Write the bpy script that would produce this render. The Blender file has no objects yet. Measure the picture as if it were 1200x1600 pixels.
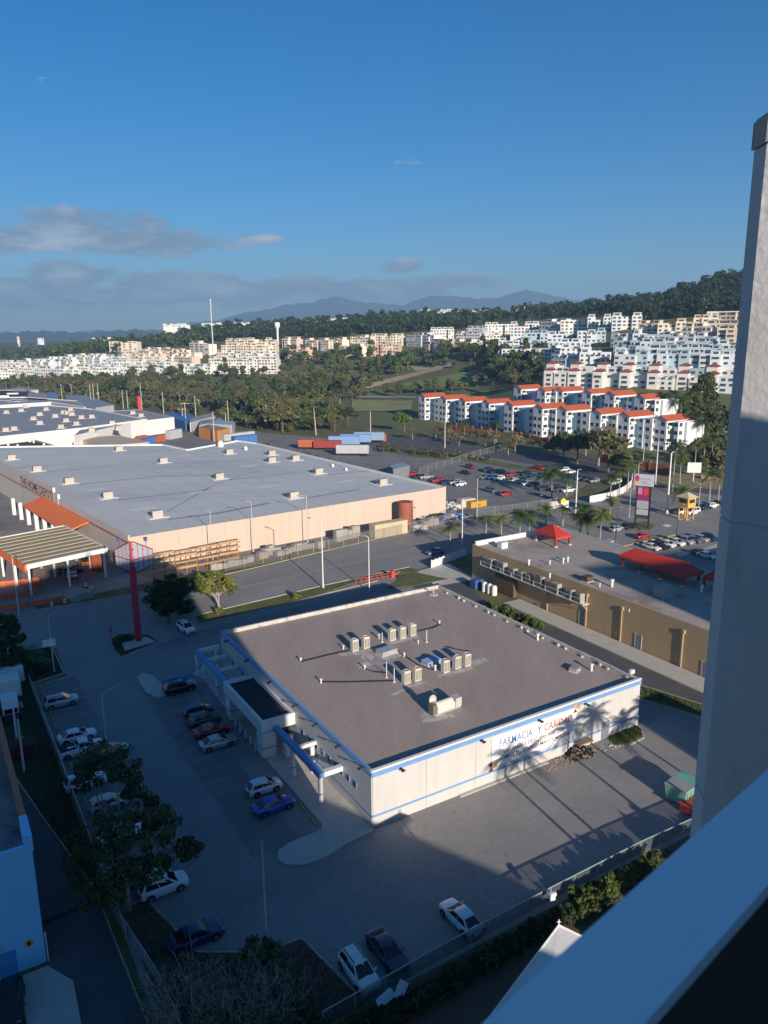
import bpy, bmesh, math, random
import numpy as np
from mathutils import Vector, Matrix
random.seed(11); RNG = np.random.default_rng(5)
S = bpy.context.scene; C = S.collection
R = math.radians
# ---------------------------------------------------------------- camera
F, PITCH, ROLL, EYE = 1200.0, R(13.2), R(0.5), 50.0
right, up, fwd = Vector((1, 0, 0)), Vector((0, math.sin(PITCH), math.cos(PITCH))), Vector((0, math.cos(PITCH), -math.sin(PITCH)))
cx = right * math.cos(ROLL) - up * math.sin(ROLL); cy = right * math.sin(ROLL) + up * math.cos(ROLL)
cam = bpy.data.cameras.new('camera'); co = bpy.data.objects.new('camera', cam); C.objects.link(co)
co.matrix_world = Matrix(((cx.x, cy.x, -fwd.x, 0), (cx.y, cy.y, -fwd.y, 0), (cx.z, cy.z, -fwd.z, EYE), (0, 0, 0, 1)))
cam.sensor_fit = 'VERTICAL'; cam.sensor_height = 36; cam.lens = 27; cam.clip_start = 0.05; cam.clip_end = 60000
cam.dof.use_dof = True; cam.dof.focus_distance = 140; cam.dof.aperture_fstop = 9.6
S.camera = co
# ---------------------------------------------------------------- sky, sun, exposure
SUN_EL, SUN_AZ = R(16.0), R(-66)          # direction towards the sun, angle from +X
w = bpy.data.worlds.new('World'); S.world = w; w.use_nodes = True
nt = w.node_tree; nt.nodes.clear()
def N(nt, t, **k):
    n = nt.nodes.new(t)
    for a, b in k.items(): setattr(n, a, b)
    return n
def math_n(nt, op, a, b=None, c=None, clamp=False):
    n = N(nt, 'ShaderNodeMath', operation=op, use_clamp=clamp)
    for i, x in enumerate((a, b, c)):
        if x is None: continue
        if isinstance(x, (int, float)): n.inputs[i].default_value = x
        else: nt.links.new(x, n.inputs[i])
    return n.outputs[0]
sky = N(nt, 'ShaderNodeTexSky', sky_type='NISHITA', sun_disc=False)
sky.sun_elevation = SUN_EL; sky.sun_rotation = math.pi / 2 - SUN_AZ
sky.altitude = 60; sky.air_density = 1.0; sky.dust_density = 0.25; sky.ozone_density = 6.0
tc = N(nt, 'ShaderNodeTexCoord'); sep = N(nt, 'ShaderNodeSeparateXYZ'); nt.links.new(tc.outputs['Generated'], sep.inputs[0])
zz = sep.outputs['Z']
mp = N(nt, 'ShaderNodeMapping'); mp.inputs['Scale'].default_value = (1.0, 1.0, 4.2); mp.inputs['Location'].default_value = (0.37, 0.21, 0.1)
nt.links.new(tc.outputs['Generated'], mp.inputs[0])
cn = N(nt, 'ShaderNodeTexNoise'); cn.inputs['Scale'].default_value = 5.2; cn.inputs['Detail'].default_value = 9; cn.inputs['Roughness'].default_value = 0.56
nt.links.new(mp.outputs[0], cn.inputs['Vector'])
# cloud bank low over the horizon, all the way round
lo = N(nt, 'ShaderNodeMapRange', interpolation_type='SMOOTHSTEP'); lo.inputs[1].default_value = 0.03; lo.inputs[2].default_value = 0.062; nt.links.new(zz, lo.inputs[0])
hi = N(nt, 'ShaderNodeMapRange', interpolation_type='SMOOTHSTEP'); hi.inputs[1].default_value = 0.135; hi.inputs[2].default_value = 0.05; nt.links.new(zz, hi.inputs[0])
band = math_n(nt, 'MULTIPLY', lo.outputs[0], hi.outputs[0])
big = N(nt, 'ShaderNodeTexNoise'); big.inputs['Scale'].default_value = 1.7; big.inputs['Detail'].default_value = 2; nt.links.new(mp.outputs[0], big.inputs['Vector'])
thr = math_n(nt, 'MULTIPLY_ADD', band, 0.20, cn.outputs['Fac'])
thr = math_n(nt, 'MULTIPLY_ADD', big.outputs['Fac'], 0.40, thr)
cm = N(nt, 'ShaderNodeMapRange', interpolation_type='SMOOTHSTEP'); cm.inputs[1].default_value = 0.76; cm.inputs[2].default_value = 0.90; nt.links.new(thr, cm.inputs[0])
cov = math_n(nt, 'MULTIPLY', cm.outputs[0], 0.8)
bandc = N(nt, 'ShaderNodeMapRange', interpolation_type='SMOOTHSTEP'); bandc.inputs[1].default_value = 0.20; bandc.inputs[2].default_value = 0.12; nt.links.new(zz, bandc.inputs[0])
cov = math_n(nt, 'MULTIPLY', cov, bandc.outputs[0])
lf = N(nt, 'ShaderNodeMapRange', interpolation_type='SMOOTHSTEP'); lf.inputs[1].default_value = 0.015; lf.inputs[2].default_value = 0.05; nt.links.new(zz, lf.inputs[0])
cov = math_n(nt, 'MULTIPLY', cov, lf.outputs[0])
# clouds in view: soft heaps at their own azimuth and elevation, broken up by noise
az_ = math_n(nt, 'ARCTAN2', sep.outputs['X'], sep.outputs['Y']); aa = math_n(nt, 'ABSOLUTE', az_)
sd = N(nt, 'ShaderNodeMapRange', interpolation_type='SMOOTHSTEP'); sd.inputs[1].default_value = 0.55; sd.inputs[2].default_value = 0.8; nt.links.new(aa, sd.inputs[0]); cov = math_n(nt, 'MULTIPLY', cov, sd.outputs[0])
cv_ = N(nt, 'ShaderNodeCombineXYZ'); nt.links.new(math_n(nt, 'MULTIPLY', az_, 9.0), cv_.inputs[0]); nt.links.new(math_n(nt, 'MULTIPLY', zz, 26.0), cv_.inputs[1])
n2 = N(nt, 'ShaderNodeTexNoise'); n2.inputs['Scale'].default_value = 1.25; n2.inputs['Detail'].default_value = 8; n2.inputs['Roughness'].default_value = 0.6; nt.links.new(cv_.outputs[0], n2.inputs['Vector'])
acc = None
for bx, by, rx, ry, wt_ in ((175, 354, 120, 17, 1), (240, 386, 125, 22, 1), (110, 372, 80, 15, .9), (15, 382, 70, 20, .9), (412, 382, 40, 9, .45), (120, 434, 95, 20, 1), (80, 458, 190, 27, .95), (250, 452, 110, 26, .9), (350, 458, 130, 28, .95), (500, 457, 130, 22, 1), (630, 456, 130, 21, 1), (705, 446, 85, 13, 1), (632, 422, 36, 12, .85), (662, 272, 50, 10, -.15)):
    a0, ra = math.atan((bx - 600) / 1233), rx / 1233; e0, re = math.sin(math.atan((518.5 - .0087 * (bx - 600) - by) / 1233 * math.cos(a0))), ry / 1233
    da = math_n(nt, 'MULTIPLY_ADD', az_, 1 / ra, -a0 / ra); de = math_n(nt, 'MULTIPLY_ADD', zz, 1 / re, -e0 / re)
    m_ = math_n(nt, 'SUBTRACT', wt_, math_n(nt, 'MULTIPLY_ADD', da, da, math_n(nt, 'MULTIPLY', de, de)))
    acc = m_ if acc is None else math_n(nt, 'SMOOTH_MAX', acc, m_, .3)
acc = math_n(nt, 'MAXIMUM', acc, -1.5); tot = math_n(nt, 'MULTIPLY_ADD', n2.outputs['Fac'], 4.6, math_n(nt, 'MULTIPLY_ADD', acc, 0.7, -2.1))
c2 = N(nt, 'ShaderNodeMapRange', interpolation_type='SMOOTHSTEP'); c2.inputs[1].default_value = 0.0; c2.inputs[2].default_value = 0.6; nt.links.new(tot, c2.inputs[0])
cov = math_n(nt, 'MAXIMUM', cov, math_n(nt, 'MULTIPLY', c2.outputs[0], 0.86))
cr = N(nt, 'ShaderNodeValToRGB'); cr.color_ramp.elements[0].position = 0.48; cr.color_ramp.elements[0].color = (2.0, 2.6, 3.5, 1); cr.color_ramp.elements[1].position = 0.68; cr.color_ramp.elements[1].color = (5.2, 5.8, 6.6, 1)
nt.links.new(n2.outputs['Fac'], cr.inputs[0])
mx = N(nt, 'ShaderNodeMixRGB'); nt.links.new(cov, mx.inputs[0])
hsv = N(nt, 'ShaderNodeHueSaturation'); hsv.inputs['Saturation'].default_value = 1.22; nt.links.new(sky.outputs[0], hsv.inputs['Color'])
nt.links.new(hsv.outputs[0], mx.inputs[1]); nt.links.new(cr.outputs[0], mx.inputs[2])
bg = N(nt, 'ShaderNodeBackground'); bg.inputs['Strength'].default_value = 0.064; nt.links.new(mx.outputs[0], bg.inputs[0])
wo = N(nt, 'ShaderNodeOutputWorld'); nt.links.new(bg.outputs[0], wo.inputs[0])
sl = bpy.data.lights.new('sun', 'SUN'); sl.energy = 5.0; sl.angle = R(0.5); sl.color = (1.0, 0.87, 0.72)
so = bpy.data.objects.new('sun', sl); C.objects.link(so); so.location = (200, -400, 300)
so.rotation_euler = (R(90) - SUN_EL, 0, SUN_AZ + R(90))
vs = S.view_settings; vs.view_transform = 'Standard'; vs.look = 'None'; vs.gamma = 1; vs.exposure = 0.72; vs.use_curve_mapping = False
S.cycles.volume_bounces = 0; S.cycles.max_bounces = 6; S.cycles.transparent_max_bounces = 16
# ---------------------------------------------------------------- helpers
def ray(px, py):
    return cx * (px - 600) + cy * (800 - py) + fwd * F
def at(px, py, z=0.0):                       # where the view ray meets a level plane
    d = ray(px, py); t = (z - EYE) / d.z
    return Vector((d.x * t, d.y * t, z))
GA = R(31.3); OX, OY = -1.48, 69.8; cg, sg = math.cos(GA), math.sin(GA)
def g2w(u, v, z=0.0): return Vector((OX + u * cg - v * sg, OY + u * sg + v * cg, z))
def w2g(p): dx, dy = p[0] - OX, p[1] - OY; return dx * cg + dy * sg, -dx * sg + dy * cg
def uv(px, py, z=0.0): return w2g(at(px, py, z))
class MB:
    def __init__(s): s.v, s.f, s.m, s.T = [], [], [], None
    def add(s, pts, faces, m=0):
        b = len(s.v)
        for p in pts:
            p = Vector(p); s.v.append(tuple(s.T @ p) if s.T else tuple(p))
        for f in faces: s.f.append([b + i for i in f]); s.m.append(m)
        return s
    def quad(s, *p, m=0): return s.add(p, [list(range(len(p)))], m)
    def box(s, x0, x1, y0, y1, z0, z1, m=0, mt=None):
        p = [(x0, y0, z0), (x1, y0, z0), (x1, y1, z0), (x0, y1, z0), (x0, y0, z1), (x1, y0, z1), (x1, y1, z1), (x0, y1, z1)]
        b = len(s.v); s.add(p, [(0, 3, 2, 1), (0, 1, 5, 4), (1, 2, 6, 5), (2, 3, 7, 6), (3, 0, 4, 7)], m)
        s.f.append([b + 4, b + 5, b + 6, b + 7]); s.m.append(m if mt is None else mt); return s
    def prism(s, poly, z0, z1, m=0, mt=None):
        n = len(poly); a = sum(poly[i][0] * poly[(i + 1) % n][1] - poly[(i + 1) % n][0] * poly[i][1] for i in range(n))
        if a < 0: poly = poly[::-1]
        p = [(q[0], q[1], z0) for q in poly] + [(q[0], q[1], z1) for q in poly]
        s.add(p, [(i, (i + 1) % n, n + (i + 1) % n, n + i) for i in range(n)], m)
        b = len(s.v) - 2 * n; s.f.append([b + n + i for i in range(n)]); s.m.append(m if mt is None else mt)
        s.f.append([b + i for i in range(n)][::-1]); s.m.append(m); return s
    def tube(s, p0, p1, r, n=8, r2=None, m=0, cap=True):
        p0, p1 = Vector(p0), Vector(p1); d = (p1 - p0).normalized(); r2 = r if r2 is None else r2
        a = d.orthogonal().normalized(); b = d.cross(a); pts = []
        for p, q in ((p0, r), (p1, r2)):
            for i in range(n):
                t = 2 * math.pi * i / n; pts.append(p + (a * math.cos(t) + b * math.sin(t)) * q)
        fs = [(i, (i + 1) % n, n + (i + 1) % n, n + i) for i in range(n)]
        if cap: fs += [tuple(range(n))[::-1], tuple(range(n, 2 * n))]
        return s.add(pts, fs, m)
    def path(s, pts, r, n=6, m=0):
        for a, b in zip(pts, pts[1:]): s.tube(a, b, r, n, m=m)
        return s
    def mesh(s, name, mats, smooth=None):
        me = bpy.data.meshes.new(name); me.from_pydata(s.v, [], s.f)
        for m in (mats if isinstance(mats, (list, tuple)) else [mats]): me.materials.append(m)
        if any(s.m): me.polygons.foreach_set('material_index', s.m)
        if smooth is not None:
            me.polygons.foreach_set('use_smooth', [True] * len(s.f)); me.set_sharp_from_angle(angle=R(smooth))
        me.update(); return me
    def build(s, name, mats, parent=None, loc=None, rot=None, smooth=None, label=None):
        return link(name, s.mesh(name, mats, smooth), parent, loc, rot, label)
def link(name, data, parent=None, loc=None, rot=None, label=None):
    o = bpy.data.objects.new(name, data); C.objects.link(o)
    if parent: o.parent = parent
    if loc is not None: o.location = loc
    if rot is not None: o.rotation_euler = (0, 0, rot) if isinstance(rot, (int, float)) else rot
    if label: o['label'] = label
    return o
def tag(o, label, cat, group=None):
    o['label'] = label; o['category'] = cat
    if group: o['group'] = group
    return o
def thing(name, label, cat, loc=(0, 0, 0), rot=0.0, group=None):
    o = bpy.data.objects.new(name, None); C.objects.link(o); o.location = loc; o.rotation_euler = (0, 0, rot)
    o.empty_display_size = 0.5
    return tag(o, label, cat, group)
def kind(o, k): o['kind'] = k; return o
def dup(root, loc=None, rot=None, label=None, group=None, scale=None):
    r = root.copy(); C.objects.link(r)
    if loc is not None: r.location = loc
    if rot is not None: r.rotation_euler = (0, 0, rot)
    if scale is not None: r.scale = scale if isinstance(scale, tuple) else (scale,) * 3
    if label: r['label'] = label
    if group: r['group'] = group
    for ch in KIDS.get(root.name) or root.children:
        c = ch.copy(); C.objects.link(c); c.parent = r
        for g in ch.children:
            d = g.copy(); C.objects.link(d); d.parent = c
    return r
KIDS = {}
def setmat(o, m, i=0):
    o.material_slots[i].link = 'OBJECT'; o.material_slots[i].material = m
ORD = ['first', 'second', 'third', 'fourth', 'fifth', 'sixth', 'seventh', 'eighth', 'ninth', 'tenth', 'eleventh', 'twelfth', 'thirteenth', 'fourteenth', 'fifteenth', 'sixteenth', 'seventeenth', 'eighteenth', 'nineteenth', 'twentieth']
def ordn(i, n):
    if n == 1: return ''
    if i == 0: return 'leftmost '
    if i == n - 1: return 'rightmost '
    return ORD[i] + ' '
# ---------------------------------------------------------------- materials
MATS = {}
def M(name, rgb, rough=0.8, var=0.12, scale=0.6, bump=0.0, bscale=None, metal=0.0, spec=0.3, fine=0.0, stain=0.0, stain_rgb=None, stain_scale=0.15, objrand=0.0, stretch=None, coat=0.0, crack=0.0):
    if name in MATS: return MATS[name]
    m = bpy.data.materials.new(name); m.use_nodes = True; t = m.node_tree
    b = t.nodes['Principled BSDF']; b.inputs['Roughness'].default_value = rough; b.inputs['Metallic'].default_value = metal
    b.inputs['Specular IOR Level'].default_value = spec; b.inputs['Coat Weight'].default_value = coat
    g = N(t, 'ShaderNodeNewGeometry'); vec = g.outputs['Position']
    if stretch:
        k = N(t, 'ShaderNodeMapping'); k.inputs['Scale'].default_value = stretch; k.inputs['Rotation'].default_value = (0, 0, -GA); k.vector_type = 'TEXTURE' if False else 'POINT'
        t.links.new(vec, k.inputs[0]); vec = k.outputs[0]
    n1 = N(t, 'ShaderNodeTexNoise'); n1.inputs['Scale'].default_value = scale; n1.inputs['Detail'].default_value = 6; n1.inputs['Roughness'].default_value = 0.62; t.links.new(vec, n1.inputs['Vector'])
    val = math_n(t, 'MULTIPLY_ADD', n1.outputs['Fac'], 2 * var * 1.6, 1 - var * 1.6)
    if fine:
        n2 = N(t, 'ShaderNodeTexNoise'); n2.inputs['Scale'].default_value = scale * 14; n2.inputs['Detail'].default_value = 3; t.links.new(g.outputs['Position'], n2.inputs['Vector'])
        val = math_n(t, 'MULTIPLY', val, math_n(t, 'MULTIPLY_ADD', n2.outputs['Fac'], 2 * fine, 1 - fine))
    if objrand:
        oi = N(t, 'ShaderNodeObjectInfo'); val = math_n(t, 'MULTIPLY', val, math_n(t, 'MULTIPLY_ADD', oi.outputs['Random'], 2 * objrand, 1 - objrand))
    mixc = N(t, 'ShaderNodeVectorMath', operation='SCALE'); mixc.inputs[0].default_value = rgb; t.links.new(val, mixc.inputs['Scale'])
    out = mixc.outputs[0]
    if stain:
        n3 = N(t, 'ShaderNodeTexNoise'); n3.inputs['Scale'].default_value = stain_scale; n3.inputs['Detail'].default_value = 8; n3.inputs['Roughness'].default_value = 0.68; t.links.new(vec, n3.inputs['Vector'])
        r3 = N(t, 'ShaderNodeMapRange', interpolation_type='SMOOTHSTEP'); r3.inputs[1].default_value = 0.48; r3.inputs[2].default_value = 0.68; t.links.new(n3.outputs['Fac'], r3.inputs[0])
        mm = N(t, 'ShaderNodeMixRGB'); t.links.new(math_n(t, 'MULTIPLY', r3.outputs[0], stain), mm.inputs[0]); t.links.new(out, mm.inputs[1]); mm.inputs[2].default_value = (*(stain_rgb or tuple(c * 0.5 for c in rgb)), 1)
        out = mm.outputs[0]
    if crack:
        wv = N(t, 'ShaderNodeTexNoise'); wv.inputs['Scale'].default_value = 0.5; wv.inputs['Detail'].default_value = 6; t.links.new(g.outputs['Position'], wv.inputs['Vector'])
        ad = N(t, 'ShaderNodeVectorMath', operation='MULTIPLY_ADD'); t.links.new(wv.outputs['Color'], ad.inputs[0]); ad.inputs[1].default_value = (2.6, 2.6, 0); t.links.new(g.outputs['Position'], ad.inputs[2])
        vo = N(t, 'ShaderNodeTexVoronoi', feature='DISTANCE_TO_EDGE'); vo.inputs['Scale'].default_value = 0.13; t.links.new(ad.outputs[0], vo.inputs['Vector'])
        cl = N(t, 'ShaderNodeMapRange'); cl.inputs[1].default_value = 0.002; cl.inputs[2].default_value = 0.007; cl.inputs[3].default_value = crack; cl.inputs[4].default_value = 0.0; t.links.new(vo.outputs['Distance'], cl.inputs[0])
        sp = N(t, 'ShaderNodeTexNoise'); sp.inputs['Scale'].default_value = 0.9; sp.inputs['Detail'].default_value = 3; t.links.new(g.outputs['Position'], sp.inputs['Vector'])
        so_ = N(t, 'ShaderNodeMapRange', interpolation_type='SMOOTHSTEP'); so_.inputs[1].default_value = 0.64; so_.inputs[2].default_value = 0.74; so_.inputs[4].default_value = crack * 0.7; t.links.new(sp.outputs['Fac'], so_.inputs[0])
        mk_ = N(t, 'ShaderNodeMixRGB'); t.links.new(math_n(t, 'MAXIMUM', math_n(t, 'MULTIPLY', cl.outputs[0], math_n(t, 'MULTIPLY_ADD', wv.outputs['Fac'], 3.0, -1.2, clamp=True)), so_.outputs[0]), mk_.inputs[0]); t.links.new(out, mk_.inputs[1]); mk_.inputs[2].default_value = (*[c * 0.4 for c in rgb], 1); out = mk_.outputs[0]
    t.links.new(out, b.inputs['Base Color'])
    if bump:
        bn = N(t, 'ShaderNodeTexNoise'); bn.inputs['Scale'].default_value = bscale or scale * 10; bn.inputs['Detail'].default_value = 5; t.links.new(g.outputs['Position'], bn.inputs['Vector'])
        bp = N(t, 'ShaderNodeBump'); bp.inputs['Strength'].default_value = bump; bp.inputs['Distance'].default_value = 0.05; t.links.new(bn.outputs['Fac'], bp.inputs['Height']); t.links.new(bp.outputs[0], b.inputs['Normal'])
    MATS[name] = m; return m
def leafmat(name, rgb, objrand=0.25, trans=0.25):
    m = M(name, rgb, rough=0.6, var=0.3, scale=0.35, spec=0.25, objrand=objrand)
    return m
def meshmat(name, rgb, cover):                # woven wire seen from far: part metal, part gap
    m = bpy.data.materials.new(name); m.use_nodes = True; t = m.node_tree; b = t.nodes['Principled BSDF']
    b.inputs['Base Color'].default_value = (*rgb, 1); b.inputs['Roughness'].default_value = 0.5
    tr = N(t, 'ShaderNodeBsdfTransparent'); mi = N(t, 'ShaderNodeMixShader'); mi.inputs[0].default_value = cover
    t.links.new(tr.outputs[0], mi.inputs[1]); t.links.new(b.outputs[0], mi.inputs[2]); t.links.new(mi.outputs[0], t.nodes['Material Output'].inputs['Surface'])
    MATS[name] = m; return m
asphalt = M('asphalt', (0.25, 0.24, 0.232), 0.88, 0.16, 0.12, 0.25, 9, fine=0.2, crack=0.45, stain=0.5, stain_rgb=(0.32, 0.305, 0.29), stain_scale=0.07)
asphalt_old = M('asphalt_old', (0.22, 0.212, 0.205), 0.9, 0.2, 0.15, 0.2, 8, fine=0.18, stain=0.5, stain_rgb=(0.105, 0.103, 0.103), stain_scale=0.1)
asphalt_dark = M('asphalt_dark', (0.10, 0.10, 0.106), 0.85, 0.25, 0.2, 0.2, 9, fine=0.2, crack=0.5, stain=0.4, stain_rgb=(0.105, 0.105, 0.11))
concrete = M('concrete', (0.50, 0.475, 0.43), 0.9, 0.16, 0.5, 0.15, 6, fine=0.12, stain=0.55, stain_rgb=(0.30, 0.285, 0.26), stain_scale=0.5)
kerbm = M('kerb_paint', (0.42, 0.38, 0.28), 0.85, 0.25, 0.8, stain=0.5)
white = M('white_paint', (0.72, 0.71, 0.69), 0.7, 0.06, 0.3, fine=0.05, stain=0.2, stain_rgb=(0.55, 0.52, 0.47), stain_scale=0.4)
whitewall = M('white_wall', (0.53, 0.525, 0.51), 0.8, 0.05, 0.25, 0.05, 5, fine=0.04, stain=0.3, stain_rgb=(0.44, 0.42, 0.395), stain_scale=0.9, stretch=(1, 1, .12))
blue = M('blue_paint', (0.15, 0.31, 0.60), 0.6, 0.1, 0.5, fine=0.06)
gravelroof = M('gravel_roof', (0.375, 0.305, 0.268), 0.95, 0.16, 0.22, 0.35, 14, fine=0.3, stain=0.5, stain_rgb=(0.27, 0.215, 0.19), stain_scale=0.16, stretch=(1, 0.25, 1))
dirtypara = M('dirty_parapet', (0.52, 0.50, 0.46), 0.9, 0.2, 0.6, fine=0.15, stain=0.75, stain_rgb=(0.22, 0.215, 0.205), stain_scale=1.1)
darkroof = M('dark_roof', (0.045, 0.045, 0.05), 0.9, 0.2, 0.4, fine=0.2, stain=0.4, stain_rgb=(0.08, 0.078, 0.076), stain_scale=0.5)
metal = M('galvanised_metal', (0.55, 0.55, 0.54), 0.45, 0.1, 1.5, metal=0.5, spec=0.5)
acbeige = M('condenser_paint', (0.62, 0.58, 0.50), 0.6, 0.08, 1.0, fine=0.06)
acgrille = M('condenser_grille', (0.16, 0.145, 0.12), 0.7, 0.15, 4)
black = M('black_rubber', (0.018, 0.018, 0.02), 0.7, 0.2, 3)
tyre = M('tyre_rubber', (0.02, 0.02, 0.021), 0.85, 0.2, 4)
glass = M('car_glass', (0.012, 0.014, 0.017), 0.06, 0.1, 1, spec=0.7)
wglass = M('window_glass', (0.03, 0.038, 0.048), 0.12, 0.3, 0.4, spec=0.6)
lamp_w = M('headlight_lens', (0.6, 0.62, 0.65), 0.15, 0.05, 2, spec=0.8)
lamp_r = M('taillight_lens', (0.30, 0.012, 0.012), 0.2, 0.05, 2, spec=0.6)
rimm = M('alloy_rim', (0.34, 0.34, 0.35), 0.35, 0.1, 3, metal=0.8)
polem = M('pole_grey', (0.52, 0.52, 0.51), 0.6, 0.12, 0.8, stain=0.3)
polec = M('pole_concrete', (0.44, 0.41, 0.37), 0.9, 0.15, 0.8, fine=0.1)
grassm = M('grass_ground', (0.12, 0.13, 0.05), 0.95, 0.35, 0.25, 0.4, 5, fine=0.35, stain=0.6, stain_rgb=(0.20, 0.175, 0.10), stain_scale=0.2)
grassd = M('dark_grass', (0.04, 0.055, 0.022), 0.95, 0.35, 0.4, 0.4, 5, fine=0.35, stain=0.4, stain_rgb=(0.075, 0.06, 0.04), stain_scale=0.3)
soil = M('bare_soil', (0.13, 0.085, 0.06), 0.95, 0.3, 0.4, 0.4, 6, fine=0.3, stain=0.5, stain_rgb=(0.05, 0.055, 0.025), stain_scale=0.4)
bark = M('bark', (0.14, 0.11, 0.085), 0.9, 0.25, 1.5, 0.4, 8)
palebark = M('pale_bark', (0.30, 0.27, 0.23), 0.9, 0.2, 1.2, 0.3, 6)
yline = M('yellow_marking', (0.50, 0.36, 0.10), 0.85, 0.3, 1.2, fine=0.2, stain=0.5, stain_rgb=(0.16, 0.14, 0.10), stain_scale=1.5)
wline = M('white_marking', (0.36, 0.355, 0.34), 0.85, 0.3, 1.0, fine=0.2, stain=0.55, stain_rgb=(0.16, 0.155, 0.15), stain_scale=1.2)
# ---------------------------------------------------------------- terrain
PC = [0, 200, 400, 600, 750, 850, 1000, 1150, 1400]
DC = [330, 440, 530, 600, 700, 800, 1000, 1300, 2000, 4000]
HT = np.array([[0,0,0,0,0,0,5,8,12,20],[0,0,0,0,0,2,16,40,24,20],[0,0,0,0,2,10,36,60,36,20],[0,0,0,2,10,25,52,74,46,20],[0,0,5,12,25,38,60,74,50,20],[0,8,20,30,42,52,66,82,60,20],[0,14,28,42,54,64,82,88,60,20],[0,14,30,48,58,72,106,104,60,20],[0,15,30,50,70,90,118,110,60,20]], float)
def pcol(x, y): return 600 + 1233 * x / max(y, 1e-3) if y > abs(x) * 0.5 else (1400 if x > 0 else 0)
def hz(x, y):
    d = math.hypot(x, y)
    if d <= 330 or y < 0: return 0.0
    p = min(max(pcol(x, y), 0), 1399.9); d = min(d, 3999)
    i = max(k for k in range(len(PC) - 1) if PC[k] <= p); j = max(k for k in range(len(DC) - 1) if DC[k] <= d)
    a = (p - PC[i]) / (PC[i + 1] - PC[i]); b = (d - DC[j]) / (DC[j + 1] - DC[j]); a = a * a * (3 - 2 * a)
    return float((HT[i, j] * (1 - a) + HT[i + 1, j] * a) * (1 - b) + (HT[i, j + 1] * (1 - a) + HT[i + 1, j + 1] * a) * b)
def far(px, d):                               # a spot on the terrain, d metres out along an image column
    t = math.atan2(px - 600, 1233); x, y = d * math.sin(t), d * math.cos(t)
    return Vector((x, y, hz(x, y)))
mb = MB(); rad = [0.0, 60, 120, 200, 280, 330, 385, 440, 485, 530, 565, 600, 650, 700, 750, 800, 900, 1000, 1150, 1300, 1600, 2000, 2800, 4000, 6500, 11500]
azs = [-180 + 6 * i for i in range(20)] + [-60 + 1.5 * i for i in range(80)] + [60 + 6 * i for i in range(20)]
pts = []
for a in azs:
    for r in rad:
        x, y = r * math.sin(R(a)), r * math.cos(R(a)); pts.append((x, y, hz(x, y)))
nr, na = len(rad), len(azs)
mb.add(pts, [(i * nr + j, i * nr + j + 1, ((i + 1) % na) * nr + j + 1, ((i + 1) % na) * nr + j) for i in range(na) for j in range(nr - 1)])
kind(mb.build('ground', grassm, smooth=60), 'structure')
# far mountain ridges
mtm = M('mountain_slope', (0.035, 0.06, 0.07), 0.95, 0.35, 0.002)
def ridge(name, dist, prof, depth):
    mb = MB(); n = 140; xs = np.linspace(prof[0][0], prof[-1][0], n); ys = np.interp(xs, [p[0] for p in prof], [p[1] for p in prof])
    rows = 7; pts = []
    for i in range(n):
        t = math.atan2(xs[i] - 600, 1233); el = (518.5 - 0.0087 * (xs[i] - 600) - ys[i] - 1.4 * math.sin(i * .9) - 1.0 * math.sin(i * 2.3 + 1)) / 1233 * math.cos(t)
        for k in range(rows):
            f = k / (rows - 1); dd = dist - depth * (1 - f); z = (EYE + dist * el) * (f ** 0.8) * (1 + 0.10 * math.sin(i * 0.55 + k * 2.0) * (1 - f) * 4 * f)
            pts.append((dd * math.sin(t), dd * math.cos(t), z - (1 - f) * 5))
        pts.append(((dist + depth) * math.sin(t), (dist + depth) * math.cos(t), -5))
    m = rows + 1
    mb.add(pts, [(i * m + k, i * m + k + 1, (i + 1) * m + k + 1, (i + 1) * m + k) for i in range(n - 1) for k in range(m - 1)])
    kind(mb.build(name, mtm, smooth=50), 'structure')
ridge('mountains', 9400, [(-120, 521), (40, 520), (150, 517), (250, 516), (300, 506), (360, 497), (400, 487), (450, 479), (500, 471), (530, 466), (560, 471), (600, 477), (630, 478), (660, 468), (690, 464), (715, 463), (745, 470), (775, 467), (805, 459), (830, 457), (860, 461), (890, 470), (940, 478), (1000, 486), (1100, 492), (1350, 500)], 1500)
ridge('hills', 5600, [(-150, 520), (0, 521), (60, 517), (140, 520), (210, 515), (260, 519), (330, 520), (420, 521)], 700)
# air
hm = bpy.data.materials.new('haze_air'); hm.use_nodes = True; ht = hm.node_tree; ht.nodes.remove(ht.nodes['Principled BSDF'])
pv = N(ht, 'ShaderNodeVolumePrincipled'); pv.inputs['Color'].default_value = (0.40, 0.68, 1.0, 1); pv.inputs['Density'].default_value = 0.00016; pv.inputs['Anisotropy'].default_value = 0.08
ht.links.new(pv.outputs[0], ht.nodes['Material Output'].inputs['Volume'])
hb = MB().box(-11600, 11600, -11600, 11600, -8, 570); kind(hb.build('haze', hm), 'stuff')
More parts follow.
